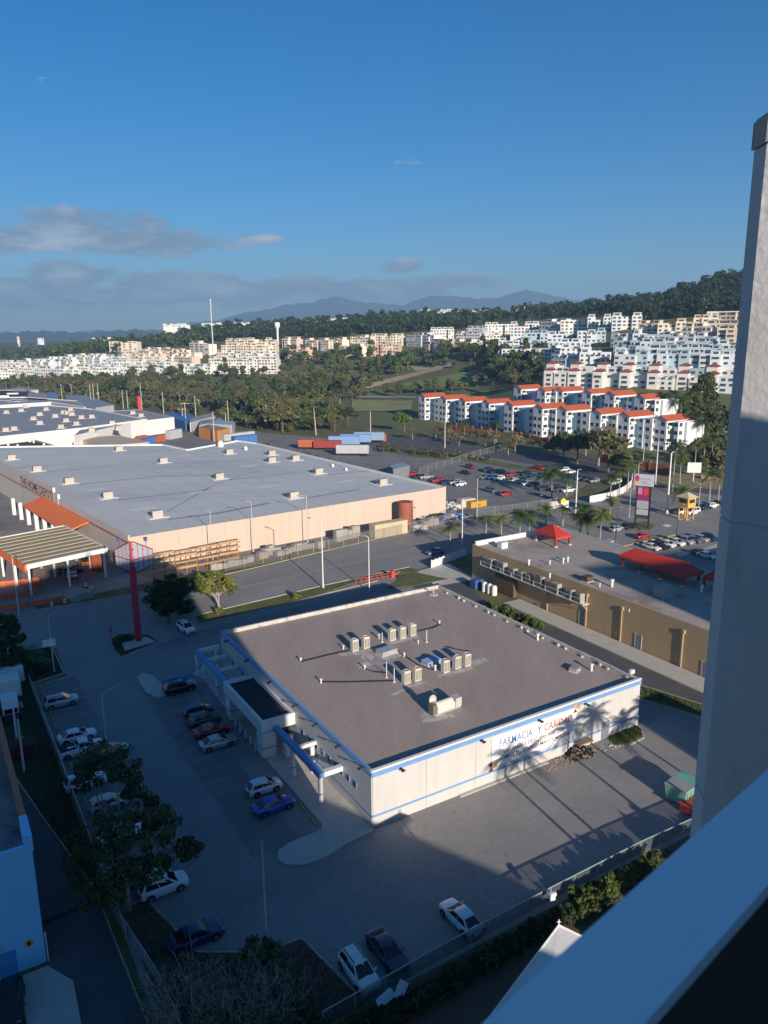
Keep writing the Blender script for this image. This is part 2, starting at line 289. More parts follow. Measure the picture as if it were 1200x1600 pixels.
# ---------------------------------------------------------------- ground sheets
def sheet(name, pts, z, m, k='structure'):
    mb = MB(); n = len(pts); a = sum(pts[i][0] * pts[(i + 1) % n][1] - pts[(i + 1) % n][0] * pts[i][1] for i in range(n))
    if a < 0: pts = pts[::-1]
    mb.add([(p[0], p[1], z) for p in pts], [list(range(n))]); return kind(mb.build(name, m), k)
def PX(*l, z=0.0): return [at(a, b, z) for a, b in l]
def GU(*l): return [g2w(a, b) for a, b in l]
def slab(name, pts, z0, z1, m, k='structure'):
    return kind(MB().prism([(p[0], p[1]) for p in pts], z0, z1).build(name, m), k)
def strip(mb, pts, w, z0, z1, m=0):           # a kerb or line of width w along a polyline
    for a, b in zip(pts, pts[1:]):
        a, b = Vector((a[0], a[1])), Vector((b[0], b[1])); d = (b - a)
        if d.length < 1e-4: continue
        d.normalize(); n = Vector((-d.y, d.x)) * w / 2
        mb.prism([a - n, b - n, b + n, a + n], z0, z1, m)
def kerb(pts, w=0.18, h=0.13, m=None): mb = MB(); strip(mb, pts, w, -0.05, h); return kind(mb.build('kerb', m or kerbm), 'structure')
sheet('paved_yard', GU((-200, 92), (-24, 86), (20, 90.5), (95, 104), (128, 104), (172, 130), (178, 178), (150, 235), (112, 320), (60, 345), (-200, 345)), 0.004, asphalt_old)
# main road
road_n = GU((-150, 60), (-20, 68.1), (3.2, 69.6), (53.7, 71.3), (70, 74.8), (100, 76), (135, 74), (200, 60), (330, 20))
road_f = GU((-150, 78), (-23.4, 86.6), (19.9, 90.3), (60, 97.5), (94.6, 104.0), (128, 100), (165, 104), (210, 88), (330, 45))
rm = MB()
for i in range(len(road_n) - 1):
    rm.quad((*road_n[i].xy, .012), (*road_n[i + 1].xy, .012), (*road_f[i + 1].xy, .012), (*road_f[i].xy, .012))
kind(rm.build('road', asphalt), 'structure')
mk = MB()
def lane(f, a, b, w=0.14, dash=None, m=0, z=.017):
    pl = [n.lerp(q, f) for n, q in zip(road_n, road_f)][a:b]
    if not dash: strip(mk, pl, w, z - .004, z, m); return
    for p, q in zip(pl, pl[1:]):
        L = (q - p).length; s = 0
        while s + dash[0] < L: strip(mk, [p.lerp(q, s / L), p.lerp(q, (s + dash[0]) / L)], w, z - .004, z, m); s += dash[0] + dash[1]
lane(.27, 0, 5, .16, (4.5, 9)); lane(.76, 0, 5, .16, (4.5, 9)); lane(.5, 0, 6, .12, None, 1); lane(.52, 0, 6, .12, None, 1); lane(.93, 1, 5, .1); lane(.5, 5, 8, .3, None, 0)
# pharmacy car park
sheet('parking_lot', GU((-25.3, -18), (50, -18), (49, 4), (46, 8), (46, 69), (57, 72), (3, 70.2), (-20, 68.6), (-20.5, 56), (-25.3, 55)), 0.008, asphalt)
None and sheet('back_yard', GU((-8, -17.6), (48.6, -17.6), (46.5, 4), (40, 8), (40.2, -.1), (0.1, -.1)), 0.016, asphalt_old)
sheet('service_lane', GU((50, -30), (50, 9), (47.5, 46), (46.5, 71), (57, 71.5), (57, 60), (52.5, 46), (54.6, 30), (54.6, -30)), 0.02, asphalt_dark)
slab('grass_strip', PX((985, 1066), (1130, 1112), (1130, 1131), (980, 1086)), 0, .1, grassm)
kerb(PX((985, 1066), (1130, 1112))); kerb(PX((980, 1087), (1130, 1132)))
slab('pavement', GU((54.7, -30), (59.2, -30), (59.2, 45), (55.2, 45)), 0, .14, concrete)
slab('grass_verge', PX((306, 963), (420, 937), (505, 917), (640, 887), (655, 893), (560, 908), (505, 928), (420, 950), (312, 975)), 0, .1, grassm)
slab('grass_verge', PX((640, 893), (700, 905), (650, 915), (600, 921)), 0, .09, grassm)
kerb(PX((310, 976), (420, 951), (505, 929), (590, 908))); kerb(PX((306, 962), (505, 915), (640, 886)))
slab('grass_verge', GU((-20, 89), (-5, 88.6), (20, 91), (60, 98), (93, 104.6), (93, 107.8), (60, 102), (20, 95), (-20, 92)), 0, .1, grassm)
kerb(GU((-20, 88.9), (-5, 88.5), (20, 90.9), (60, 97.9), (94, 104.5)))
for (a, b) in (((225, 1010), (640, 905)),):
    pass
# bays along the road side of the pharmacy and other faint lines
for i in range(12):
    a = at(232 + i * 26, 1004 - i * 6.4); b = a + (g2w(0, -5.2) - g2w(0, 0)); 
    if i not in (0,): strip(mk, [a, b], .12, .009, .0125, 0)
for i in range(15):
    v = 53.2 - i * 2.75; strip(mk, GU((-24, v), (-19, v)), .11, .009, .0125, 0)
for i in range(13):
    v = 44.5 - i * 2.75; strip(mk, GU((-7.3, v), (-12.2, v)), .11, .009, .0125, 0 if i % 3 else 1)
for q in (((210, 1432), (262, 1412)), ((225, 1466), (315, 1428)), ((205, 1405), (245, 1390))): strip(mk, [at(*q[0]), at(*q[1])], .14, .009, .0125, 1)
bay = M('bay_asphalt', (.195, .188, .183), .85, .25, .25, .2, 9, fine=.2, stain=.6, stain_rgb=(.20, .19, .185), stain_scale=.35)
for q_ in (GU((-12.2, 2), (-7.2, 2), (-7.2, 46), (-12.2, 46)), GU((-25.2, 10), (-19.2, 10), (-19.2, 55), (-25.2, 55)), PX((232, 1006), (300, 988), (640, 905), (650, 915), (300, 1004), (262, 1016))): sheet('parking_bays', q_, .0085, bay)
kind(mk.build('road_markings', [wline, yline]), 'structure')
# walkway before the pharmacy, its nose and islands
walk = PX((582, 1300), (545, 1318), (505, 1342), (472, 1353), (446, 1352), (433, 1343), (435, 1330), (452, 1318), (490, 1303), (503, 1296), (502, 1288), (405, 1176), (318, 1062), (300, 1055), (320, 1040)) + GU((0, 46.5), (0.1, 0))
slab('pavement', walk, 0, .15, concrete)
slab('traffic_island', PX((214, 1060), (222, 1052), (238, 1056), (262, 1078), (300, 1060), (309, 1068), (266, 1086), (245, 1091), (228, 1082)), 0, .15, concrete)
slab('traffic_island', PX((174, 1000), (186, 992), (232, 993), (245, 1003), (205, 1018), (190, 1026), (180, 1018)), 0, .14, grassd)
slab('concrete_pad', PX((190, 1006), (228, 996), (243, 1004), (196, 1018)), 0.1, .2, concrete)
kerb(PX((173, 998), (178, 1015), (188, 1027), (206, 1022), (243, 1006), (300, 990)), .2)
# left grass strip, fence side, driveway
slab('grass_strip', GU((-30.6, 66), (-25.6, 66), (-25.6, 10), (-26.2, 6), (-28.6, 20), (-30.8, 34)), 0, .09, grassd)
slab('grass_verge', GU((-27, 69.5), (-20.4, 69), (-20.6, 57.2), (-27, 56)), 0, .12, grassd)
kerb(GU((-20.5, 68.5), (-20.6, 57), (-25.4, 55.8)), .2)
sheet('driveway', GU((-31.7, -22), (-25.6, -22), (-26.2, 6), (-28.6, 20), (-31, 35), (-31.5, 66), (-60, 70), (-60, 48), (-31.8, 22)), 0.014, asphalt_dark)
kerb(GU((-25.8, -14), (-26.3, 6), (-28.7, 20), (-30.9, 34), (-30.9, 52)), .14, .1)
slab('pavement', GU((-46, -1.3), (-31.4, -1.3), (-29.9, -4), (-30.4, -14), (-33.5, -14), (-33.6, -4.2), (-46, -4.2)), 0, .12, concrete)
slab('planted_bank', GU((-24.9, -18), (-24.6, 2), (-22.6, 2.2), (-20.6, -6.4), (-15.9, -9.4), (-12.6, -9.6), (-11.2, -18)), 0, .1, soil)
kerb(GU((-24.5, 2), (-22.6, 2.2), (-20.6, -6.3), (-15.9, -9.3), (-12.6, -9.5), (-11.2, -18)), .16, .12)
sheet('earth_bank', GU((-24, -18.4), (60, -18.4), (60, -60), (-40, -60), (-25, -30)), 0.01, soil)
mbs = MB(); strip(mbs, GU((-31.4, 4.0), (-26.2, 4.4)), .45, 0, .07); kind(mbs.build('speed_bump', black), 'structure')
# ---------------------------------------------------------------- pharmacy
ph = thing('pharmacy', 'white flat-roofed pharmacy with blue stripes in the middle of the car park', 'shop building', g2w(0, 0), GA)
UW, VW, HP, ZR = 40.0, 44.6, 6.6, 6.15
def wallrow(p0, p1, n, z0, z1, t, m, parent, name='wall_panel', gap=.03):
    p0, p1 = Vector(p0), Vector(p1); d = (p1 - p0); L = d.length / n; ang = math.atan2(d.y, d.x)
    me = MB().box(gap / 2, L - gap / 2, 0, t, z0, z1).mesh(name, m)
    for i in range(n): link(name, me, parent, p0 + d * (i / n), ang)
MB().box(.14, UW - .14, .14, VW - .14, 0.0, ZR, 1, 0).build('roof', [gravelroof, darkroof], ph)
wallrow((.1, 0, 0), (UW - .1, 0, 0), 6, 0, HP - .06, .25, whitewall, ph)
wallrow((UW, .1, 0), (UW, VW - .1, 0), 6, 0, HP - .06, .25, dirtypara, ph)
wallrow((UW - .1, VW, 0), (.1, VW, 0), 6, 0, HP - .02, .25, dirtypara, ph)
wallrow((0, VW - .1, 0), (0, .1, 0), 18, 0, HP - .06, .25, whitewall, ph)
MB().box(-.06, UW + .06, -.06, .32, HP - .055, HP + .06).build('coping', white, ph)
MB().box(-.02, UW + .02, -.05, -.003, HP - .72, HP - .24).build('stripe', blue, ph)
MB().box(-.02, UW + .02, -.045, -.003, 1.28, 1.5).build('stripe', blue, ph)
MB().box(-.08, .26, .34, VW + .03, HP - .055, HP + .05).build('coping', blue, ph)
MB().box(-.05, -.003, .0, VW, HP - .62, HP - .30).build('stripe', blue, ph)
MB().box(-.045, -.003, .0, VW, 1.28, 1.45).build('stripe', blue, ph)
me = MB().box(.0, .3, 0, .35, 0, .55).mesh('parapet_block', dirtypara)
MB().box(UW - .62, UW - .26, .34, VW - .64, ZR - .05, HP + .02).build('parapet', dirtypara, ph)
for i in range(16): link('parapet_block', me, ph, (UW - .95 - .05 * (i % 2), 1.5 + i * 2.62 + .7 * math.sin(i * 2.1), ZR - .28 + .07 * (i % 3)))
MB().box(0.34, UW - .34, VW - .62, VW - .26, ZR - .05, HP + .14).build('parapet', dirtypara, ph)
# small slit windows and wall lights of the long front
win = MB().box(-.07, -.004, 0, .5, 0, .75, 0); win.box(-.085, -.072, .06, .44, .06, .69, 1); wme = win.mesh('window', [blue, wglass])
for v in (3.2, 4.7, 6.2, 7.7, 9.2, 10.8, 12.4, 14.2, 16, 32.5, 34, 35.8, 37.6, 39.5): link('window', wme, ph, (0, v, 2.9))
fl = MB().box(-.55, -.06, -.12, .12, -.06, .02); fl.box(-.75, -.5, -.2, .2, -.14, 0.0); fme = fl.mesh('flood_light', darkroof)
for v in (1.5, 6.5, 12, 17.5, 25, 33, 41): link('flood_light', fme, ph, (0, v, HP - .2))
for u in (3.4, 14, 22.5, 30): link('flood_light', fme, ph, (u, 0, HP - .62), R(90))
MB().box(33.2, 34.5, -.06, -.003, 0.05, 2.35).build('door', M('grey_door', (0.16, .19, .24), .6), ph)
MB().box(11, 24, -.5, .0, 0, .12).build('kerb_step', concrete, ph)
# covered entrance, posts and beams
ent = MB(); ent.box(-4.4, -.06, 18.4, 31.2, 3.55, 4.55, 1, 0); ent.box(-4.5, -4.1, 18.3, 31.3, 3.5, 5.0, 1); ent.box(-4.1, -.06, 18.3, 18.65, 3.5, 5.0, 1); ent.box(-4.1, -.06, 30.95, 31.3, 3.5, 5.0, 1)
ent.box(-.4, -.06, 18.65, 30.95, 4.5, 5.0, 1)
ent.build('porch_roof', [darkroof, white], ph)
for v in (18.4, 29.4): MB().box(-4.4, -2.6, v, v + 1.7, .14, 3.5).build('porch_pier', white, ph)
for v in (18.37, 29.37): MB().box(-4.43, -2.57, v, v + 1.76, 1.28, 1.45).build('stripe', blue, ph)
MB().box(-4.54, -2.5, 18.26, 31.34, 3.44, 3.54).build('stripe', blue, ph)
MB().box(-.3, -.06, 20, 29.5, .15, 3.3).build('entrance_glazing', wglass, ph)
post = MB(); post.tube((0, 0, .14), (0, 0, 3.5), .27, 12); pme = post.mesh('post', white, 40)
ring = MB(); ring.tube((0, 0, 1.28), (0, 0, 1.45), .285, 12); rme = ring.mesh('stripe', blue, 40)
for u, v in ((-2.6, 6.6), (-2.9, 13), (-3.3, 37.4), (-3.3, 42.8), (-3.6, 45.4), (-.6, 45.4), (-.6, 12.6)):
    p = link('post', pme, ph, (u, v, 0)); link('stripe', rme, p)
b = MB(); b.box(-3.0, -2.3, 6.1, 18.25, 3.5, 4.05, 1); b.box(-2.3, -.06, 6.1, 6.7, 3.5, 4.05); b.box(-2.3, -.06, 12.5, 12.9, 3.55, 3.95); b.build('beam', [white, blue], ph)
b = MB(); b.box(-3.75, -3.1, 31.35, 45.8, 3.5, 4.05, 1); b.box(-3.1, -.06, 45.2, 45.8, 3.5, 4.05); b.box(-3.1, -.06, 37.2, 37.6, 3.55, 3.95); b.box(-3.1, -.06, 41.6, 42, 3.55, 3.95); b.build('beam', [white, blue], ph)
bol = MB(); bol.tube((0, 0, .14), (0, 0, 1.15), .14, 10); bol.tube((0, 0, 1.15), (0, 0, 1.22), .14, 10, .05); bme = bol.mesh('bollard', white, 40)
for i in range(5):
    p = g2w(-4.4, 20.6 + i * 1.75); o = link('bollard', bme, None, p)
    tag(o, f"white bollard under the pharmacy porch, {('nearest the silver sedan', 'second from the silver sedan', 'middle of the five', 'second from the dark cars', 'farthest from the silver sedan')[i]}", 'bollard', 'bollards before the pharmacy door')
bn = MB().box(-2.0, -1.2, 17.0, 17.9, .14, 1.7); tag(bn.build('vending_box', [white], None, g2w(0, 0), GA), 'white box cabinet against the near porch pier of the pharmacy', 'cabinet')
# banner with its lettering
sg0 = MB().box(15.6, 28.6, -.085, -.055, 1.95, 5.75); sgn = sg0.build('banner', M('banner_vinyl', (.80, .80, .80), .5, .03, .5), ph)
def text(s, loc, size, m, parent, rot=(math.pi / 2, 0, 0), sx=1.0, name='lettering', align='LEFT', extrude=.006):
    if ' ' in s:
        off = 0.0
        for w_ in s.split():
            o = text(w_, (Vector(loc) + Matrix.Rotation(rot[2], 3, 'Z') @ Vector((off, 0, 0))), size, m, parent, rot, sx, name, align, extrude); off += (max(v.co.x for v in o.data.vertices) + .30 * size) * sx
        return o
    cu = bpy.data.curves.new(name, 'FONT'); cu.body = s; cu.size = size; cu.extrude = extrude; cu.align_x = align; cu.resolution_u = 2; cu.offset = .006 * size
    cu.materials.append(m); tmp = bpy.data.objects.new('tmp_text', cu); C.objects.link(tmp); dg = bpy.context.evaluated_depsgraph_get()
    me = bpy.data.meshes.new_from_object(tmp.evaluated_get(dg)); bpy.data.objects.remove(tmp); bpy.data.curves.remove(cu)
    o = link(name, me, parent); o.location = loc; o.rotation_euler = rot; o.scale = (sx, 1, 1); return o
tb, tr_, tk = M('letter_blue', (.08, .22, .46), .5, .05), M('letter_red', (.55, .10, .08), .5, .05), M('letter_dark', (.06, .07, .10), .5, .05)
text('FARMACIA', (16.6, -.095, 4.2), 1.3, tb, sgn, sx=.80); text('CARIDAD', (23.4, -.095, 4.2), 1.3, tr_, sgn, sx=.80); text('Y', (22.4, -.095, 4.2), 1.3, tk, sgn, sx=.80)
text('VISITANOS Y DESCUBRE POR QUE', (17.2, -.095, 3.3), .66, tk, sgn, sx=.93); text('SOMOS TU OPCION MAS COMPLETA', (16.7, -.095, 2.5), .66, tk, sgn, sx=1.0)
yl = M('emblem_orange', (.75, .36, .05), .5, .05); dk = M('emblem_maroon', (.16, .02, .03), .5, .05)
for x0, z0 in ((15.5, 1.9), (28.3, 5.6)):
    e = MB(); e.quad((x0 - .3, -.1, z0 - .4), (x0 + .35, -.1, z0 - .4), (x0 + .1, -.1, z0 + .1), m=1); e.quad((x0 + .1, -.1, z0 + .1), (x0 + .9, -.1, z0 - .2), (x0 + .95, -.1, z0 + .45), m=0); e.quad((x0 - .35, -.1, z0 + .5), (x0 + .1, -.1, z0 + .1), (x0 + .3, -.1, z0 + .8), m=1 if x0 < 20 else 0)
    e.build('emblem', [yl, dk], sgn)
# ---- machines on the pharmacy roof
def ac_proto():
    t = thing('condenser_unit', 'x', 'condenser unit', (0, 0, 0), 0, 'condenser units on the pharmacy roof')
    b = MB().box(-.48, .48, -.36, .36, .08, 1.68); b.box(-.5, .5, -.38, .38, 1.685, 1.72); b.build('casing', acbeige, t)
    for x in (-1, 1): pass
    g = MB().box(-.40, .40, -.395, -.363, .18, 1.5, 0)
    for i in range(9): g.box(-.40, .40, -.41, -.396, .22 + i * .145, .26 + i * .145, 1)
    g.box(-.02, .02, -.415, -.396, .18, 1.5, 1)
    g.build('grille', [acgrille, acbeige], t)
    f = MB(); f.tube((0, 0, 1.72), (0, 0, 1.80), .33, 18, cap=False); f.tube((0, 0, 1.724), (0, 0, 1.728), .31, 18, m=1); f.build('fan_shroud', [acbeige, acgrille], t)
    MB().box(-.55, .55, -.3, -.2, 0, .08).box(-.55, .55, .2, .3, 0, .08).build('skid', metal, t); return t
acp = ac_proto(); first = True
def Z3(x, y): return (400 + x / 3, 820 + y / 3)
for (x, y, lb) in ((462, 590, 'left one of the pair on the far left of the pharmacy roof'), (514, 577, 'right one of the pair on the far left of the pharmacy roof'),
        (637, 541, 'leftmost of the far trio on the pharmacy roof'), (685, 531, 'middle one of the far trio on the pharmacy roof'), (732, 517, 'rightmost of the far trio on the pharmacy roof'),
        (704, 742, 'left one of the front pair on the pharmacy roof'), (754, 729, 'right one of the front pair on the pharmacy roof'),
        (887, 690, 'leftmost of the right-hand trio on the pharmacy roof'), (941, 672, 'middle one of the right-hand trio on the pharmacy roof'), (987, 660, 'rightmost of the right-hand trio, beside the bent black pipe')):
    o = acp if first else dup(acp); first = False
    o.location = at(*Z3(x, y), ZR); o.rotation_euler = (0, 0, GA + R(2)); o['label'] = 'beige upright condenser, ' + lb
patch = M('roof_patch', (.50, .48, .45), .9, .35, .8, fine=.2, stain=.7, stain_rgb=(.15, .13, .125), stain_scale=1.2)
def rpatch(*l): sheet('roof_patch', [at(*Z3(*q), ZR + .006) for q in l], ZR + .006, patch).parent = None
for l in (((440, 600), (530, 580), (545, 590), (470, 612)), ((610, 555), (755, 515), (770, 525), (640, 562)), ((680, 755), (790, 735), (800, 745), (700, 770)), ((850, 705), (1010, 662), (1030, 672), (870, 720)), ((560, 595), (660, 590), (690, 612), (620, 640), (560, 620)), ((770, 880), (840, 870), (940, 880), (930, 905), (780, 930)), ((380, 600), (440, 598), (450, 612), (400, 618)), ((1000, 640), (1070, 622), (1090, 640), (1020, 662)), ((470, 655), (520, 640), (600, 650), (560, 664), (480, 672)), ((630, 795), (690, 768), (700, 776), (650, 802)), ((500, 600), (560, 610), (540, 640), (490, 632))):
    rpatch(*l)
def boxthing(name, label, cat, px, z, sx, sy, sz, m, rot=GA, group=None, extra=None):
    t = thing(name, label, cat, at(px[0], px[1], z), rot, group)
    MB().box(-sx / 2, sx / 2, -sy / 2, sy / 2, .12, sz).build('casing', m, t)
    MB().box(-sx / 2 - .1, sx / 2 + .1, -sy / 2 - .1, sy / 2 + .1, 0, .118).build('base', concrete, t)
    MB().box(-sx / 2 - .05, sx / 2 + .05, -sy / 2 - .05, sy / 2 + .05, sz + .002, sz + .07).build('lid', m, t)
    return t
boxthing('roof_hatch', 'flat grey metal roof hatch between the condensers on the pharmacy', 'roof hatch', Z3(612, 600), ZR, 2.6, 1.6, .55, metal, GA + .1)
boxthing('roof_hatch', 'bluish metal roof hatch in the shadows left of the right-hand trio', 'roof hatch', Z3(822, 648), ZR, 2.4, 1.4, .5, M('blue_metal', (.30, .42, .62), .5, .1), GA + .1)
boxthing('roof_box', 'low pinkish vent box near the right edge of the pharmacy roof', 'vent box', (898, 1048), ZR, 1.3, 1.0, .45, M('pink_grey', (.36, .30, .28), .8), GA + .35)
def tubething(name, label, cat, pts, r, m, group=None):
    mb = MB(); mb.path(pts, r, 6)
    return tag(mb.build(name, m), label, cat, group)
zp = ZR + .12
for lab, l in (('black roof conduit left of the left condenser pair', ((210, 642), (330, 612), (440, 588))), ('long black roof conduit running to the front condenser pair', ((300, 736), (420, 737), (650, 731))), ('black roof conduit beyond the far trio, ending in a white stub', ((760, 499), (830, 482), (868, 466))), ('black roof conduit between the hatch and the right-hand trio', ((700, 615), (760, 655), (830, 680))), ('short black conduit behind the front condenser pair', ((515, 676), (560, 690), (610, 692)))):
    tubething('roof_conduit', lab, 'conduit', [at(*Z3(*q), zp) for q in l], .07, black, 'conduits on the pharmacy roof')
vp = MB(); vp.tube((0, 0, 0), (0, 0, .5), .10, 8); vp.tube((0, 0, .5), (0, 0, .62), .16, 8); vpm = vp.mesh('vent_pipe', white, 40)
for lab, q, s in (('white stub vent at the left end of the left conduit', (210, 642), 1), ('white stub vent at the left end of the long conduit', (305, 742), 1), ('white stub vent beside the left condenser pair', (410, 583), 1), ('white stub vent beyond the far trio of condensers', (860, 466), 1), ('white stub vent between the two hatches', (695, 618), 1), ('white stub vent near the middle of the pharmacy roof', (510, 676), 1), ('white vent beside the far trio', (576, 535), 1.3), ('small white stub vent in front of the far trio', (760, 556), .8), ('white stub vent at the left foot of the right-hand trio', (840, 682), 1.2)):
    o = link('vent_pipe', vpm, None, at(*Z3(*q), ZR)); o.scale = (s,) * 3; tag(o, lab, 'vent pipe', 'vent pipes on the pharmacy roof')
for lab, q, h in (('thin white vent mast right of the far trio', (800, 550), 1.9), ('thin white vent mast left of the front condenser pair', (612, 715), 2.2), ('thin white vent mast against the front condenser pair', (648, 737), 1.9), ('white vent mast left of the far trio', (592, 550), 1.5)):
    mb = MB(); mb.tube((0, 0, 0), (0, 0, h), .05, 8); mb.tube((0, 0, 0), (0, 0, .06), .22, 10); tag(mb.build('vent_mast', white, None, at(*Z3(*q), ZR), smooth=40), lab, 'vent mast', 'vent masts on the pharmacy roof')
tubething('bent_pipe', 'black goose-neck pipe behind the right-hand condenser trio', 'pipe', [at(*Z3(980, 590), ZR), at(*Z3(980, 590), ZR + 1.5), at(*Z3(985, 590), ZR + 1.75), at(*Z3(998, 590), ZR + 1.7), at(*Z3(998, 590), ZR + 1.4)], .08, black)
# dish and lying machine
sd = thing('satellite_dish', 'grey satellite dish on a short mast beside the lying roof machine', 'satellite dish', at(*Z3(826, 880), ZR), 0)
MB().tube((0, 0, 0), (0, 0, 1.5), .05, 8).build('mast', metal, sd)
d = MB(); nn = 16; pr = []
for k, (rr, dz) in enumerate(((0.02, 0), (.25, .03), (.42, .09), (.55, .16))):
    for i in range(nn): t = 2 * math.pi * i / nn; pr.append((rr * .85 * math.cos(t), -dz, rr * 1.1 * math.sin(t)))
d.add(pr, [(k * nn + i, k * nn + (i + 1) % nn, (k + 1) * nn + (i + 1) % nn, (k + 1) * nn + i) for k in range(3) for i in range(nn)])
d.build('dish', M('dish_grey', (.50, .49, .46), .5, .08), sd, (0, 0, 1.75), R(20), smooth=50)
MB().tube((0, 0, 1.4), (.1, -.7, 1.5), .025, 5).build('arm', metal, sd)
lm = thing('air_handler', 'beige horizontal air handler lying on rails on the pharmacy roof', 'air handler', at(*Z3(888, 870), ZR), GA + R(4))
MB().box(-1.6, 1.1, -.5, .5, .25, 1.05).build('casing', acbeige, lm); lt = MB(); lt.tube((-1.6, 0, 1.06), (.9, 0, 1.06), .45, 12); lt.build('duct', acbeige, lm, smooth=40)
MB().box(1.2, 2.1, -.5, .55, .2, 1.35).build('cabinet', M('cab_grey', (.48, .47, .44), .7), lm); MB().box(-2.2, -1.65, -.4, .5, .1, 1.4).build('fan_box', acgrille, lm); MB().box(-1.9, 2, -.45, -.35, 0, .2).box(-1.9, 2, .35, .45, 0, .2).build('skid', metal, lm)
hx = MB(); hx.tube((0, 0, 0), (0, 0, .12), .8, 16); hx.tube((0, 0, .12), (0, 0, .9), .1, 8); hx.tube((0, 0, .9), (-.9, .2, 1.0), .1, 8); tag(hx.build('roof_drain', dirtypara, None, at(677, 929, ZR), smooth=40), 'concrete vent stack on a round pad in the far roof corner', 'vent stack')
for q, lb in (((924, 1048), 'white vent pair by the right parapet of the pharmacy roof'), ((840, 1000), 'small white cap vent along the right parapet')): o = link('vent_pipe', vpm, None, at(*q, ZR)); o.scale = (1.6,) * 3; tag(o, lb, 'vent pipe')
tag(MB().box(-.35, .35, -.2, .2, 0, .5).build('flood_lamp', white, None, g2w(UW, 1.6, HP + .1), GA), 'white floodlight on the right front corner of the pharmacy roof', 'floodlight')
# ---------------------------------------------------------------- cars
PAINT = {}
def paint(n, rgb, metal=0.0): PAINT[n] = M('paint_' + n, rgb, 0.3, 0.03, 0.5, metal=metal, spec=0.5, coat=0.5)
for n, c, mt in (('white', (.74, .74, .73), 0), ('silver', (.42, .43, .44), .3), ('dark', (.022, .024, .028), .1), ('black', (.012, .012, .014), 0), ('navy', (.02, .04, .10), .2), ('blue', (.02, .09, .42), .1), ('red', (.38, .02, .025), 0), ('maroon', (.20, .02, .03), 0), ('grey', (.09, .10, .115), .3), ('slate', (.14, .19, .25), .3), ('teal', (.05, .11, .13), .2), ('green', (.02, .06, .045), .1), ('purple', (.10, .075, .12), .2)): paint(n, c, mt)
CARS = {'sedan': dict(L=4.65, W=1.8, H=1.45, belt=.93, hood=.86, tail=.99, cab=(-1.95, -1.05, .22, 1.22)),
        'suv': dict(L=4.5, W=1.84, H=1.68, belt=1.06, hood=1.03, tail=1.04, cab=(-2.16, -1.72, .30, 1.22)),
        'hatch': dict(L=4.1, W=1.76, H=1.52, belt=.98, hood=.93, tail=.98, cab=(-1.98, -1.42, .30, 1.22)),
        'pickup': dict(L=5.3, W=1.88, H=1.75, belt=1.06, hood=1.05, tail=1.02, cab=(-.55, -.35, .75, 1.45)),
        'van': dict(L=4.9, W=1.9, H=1.95, belt=1.15, hood=1.05, tail=1.1, cab=(-2.42, -2.3, .75, 1.6))}
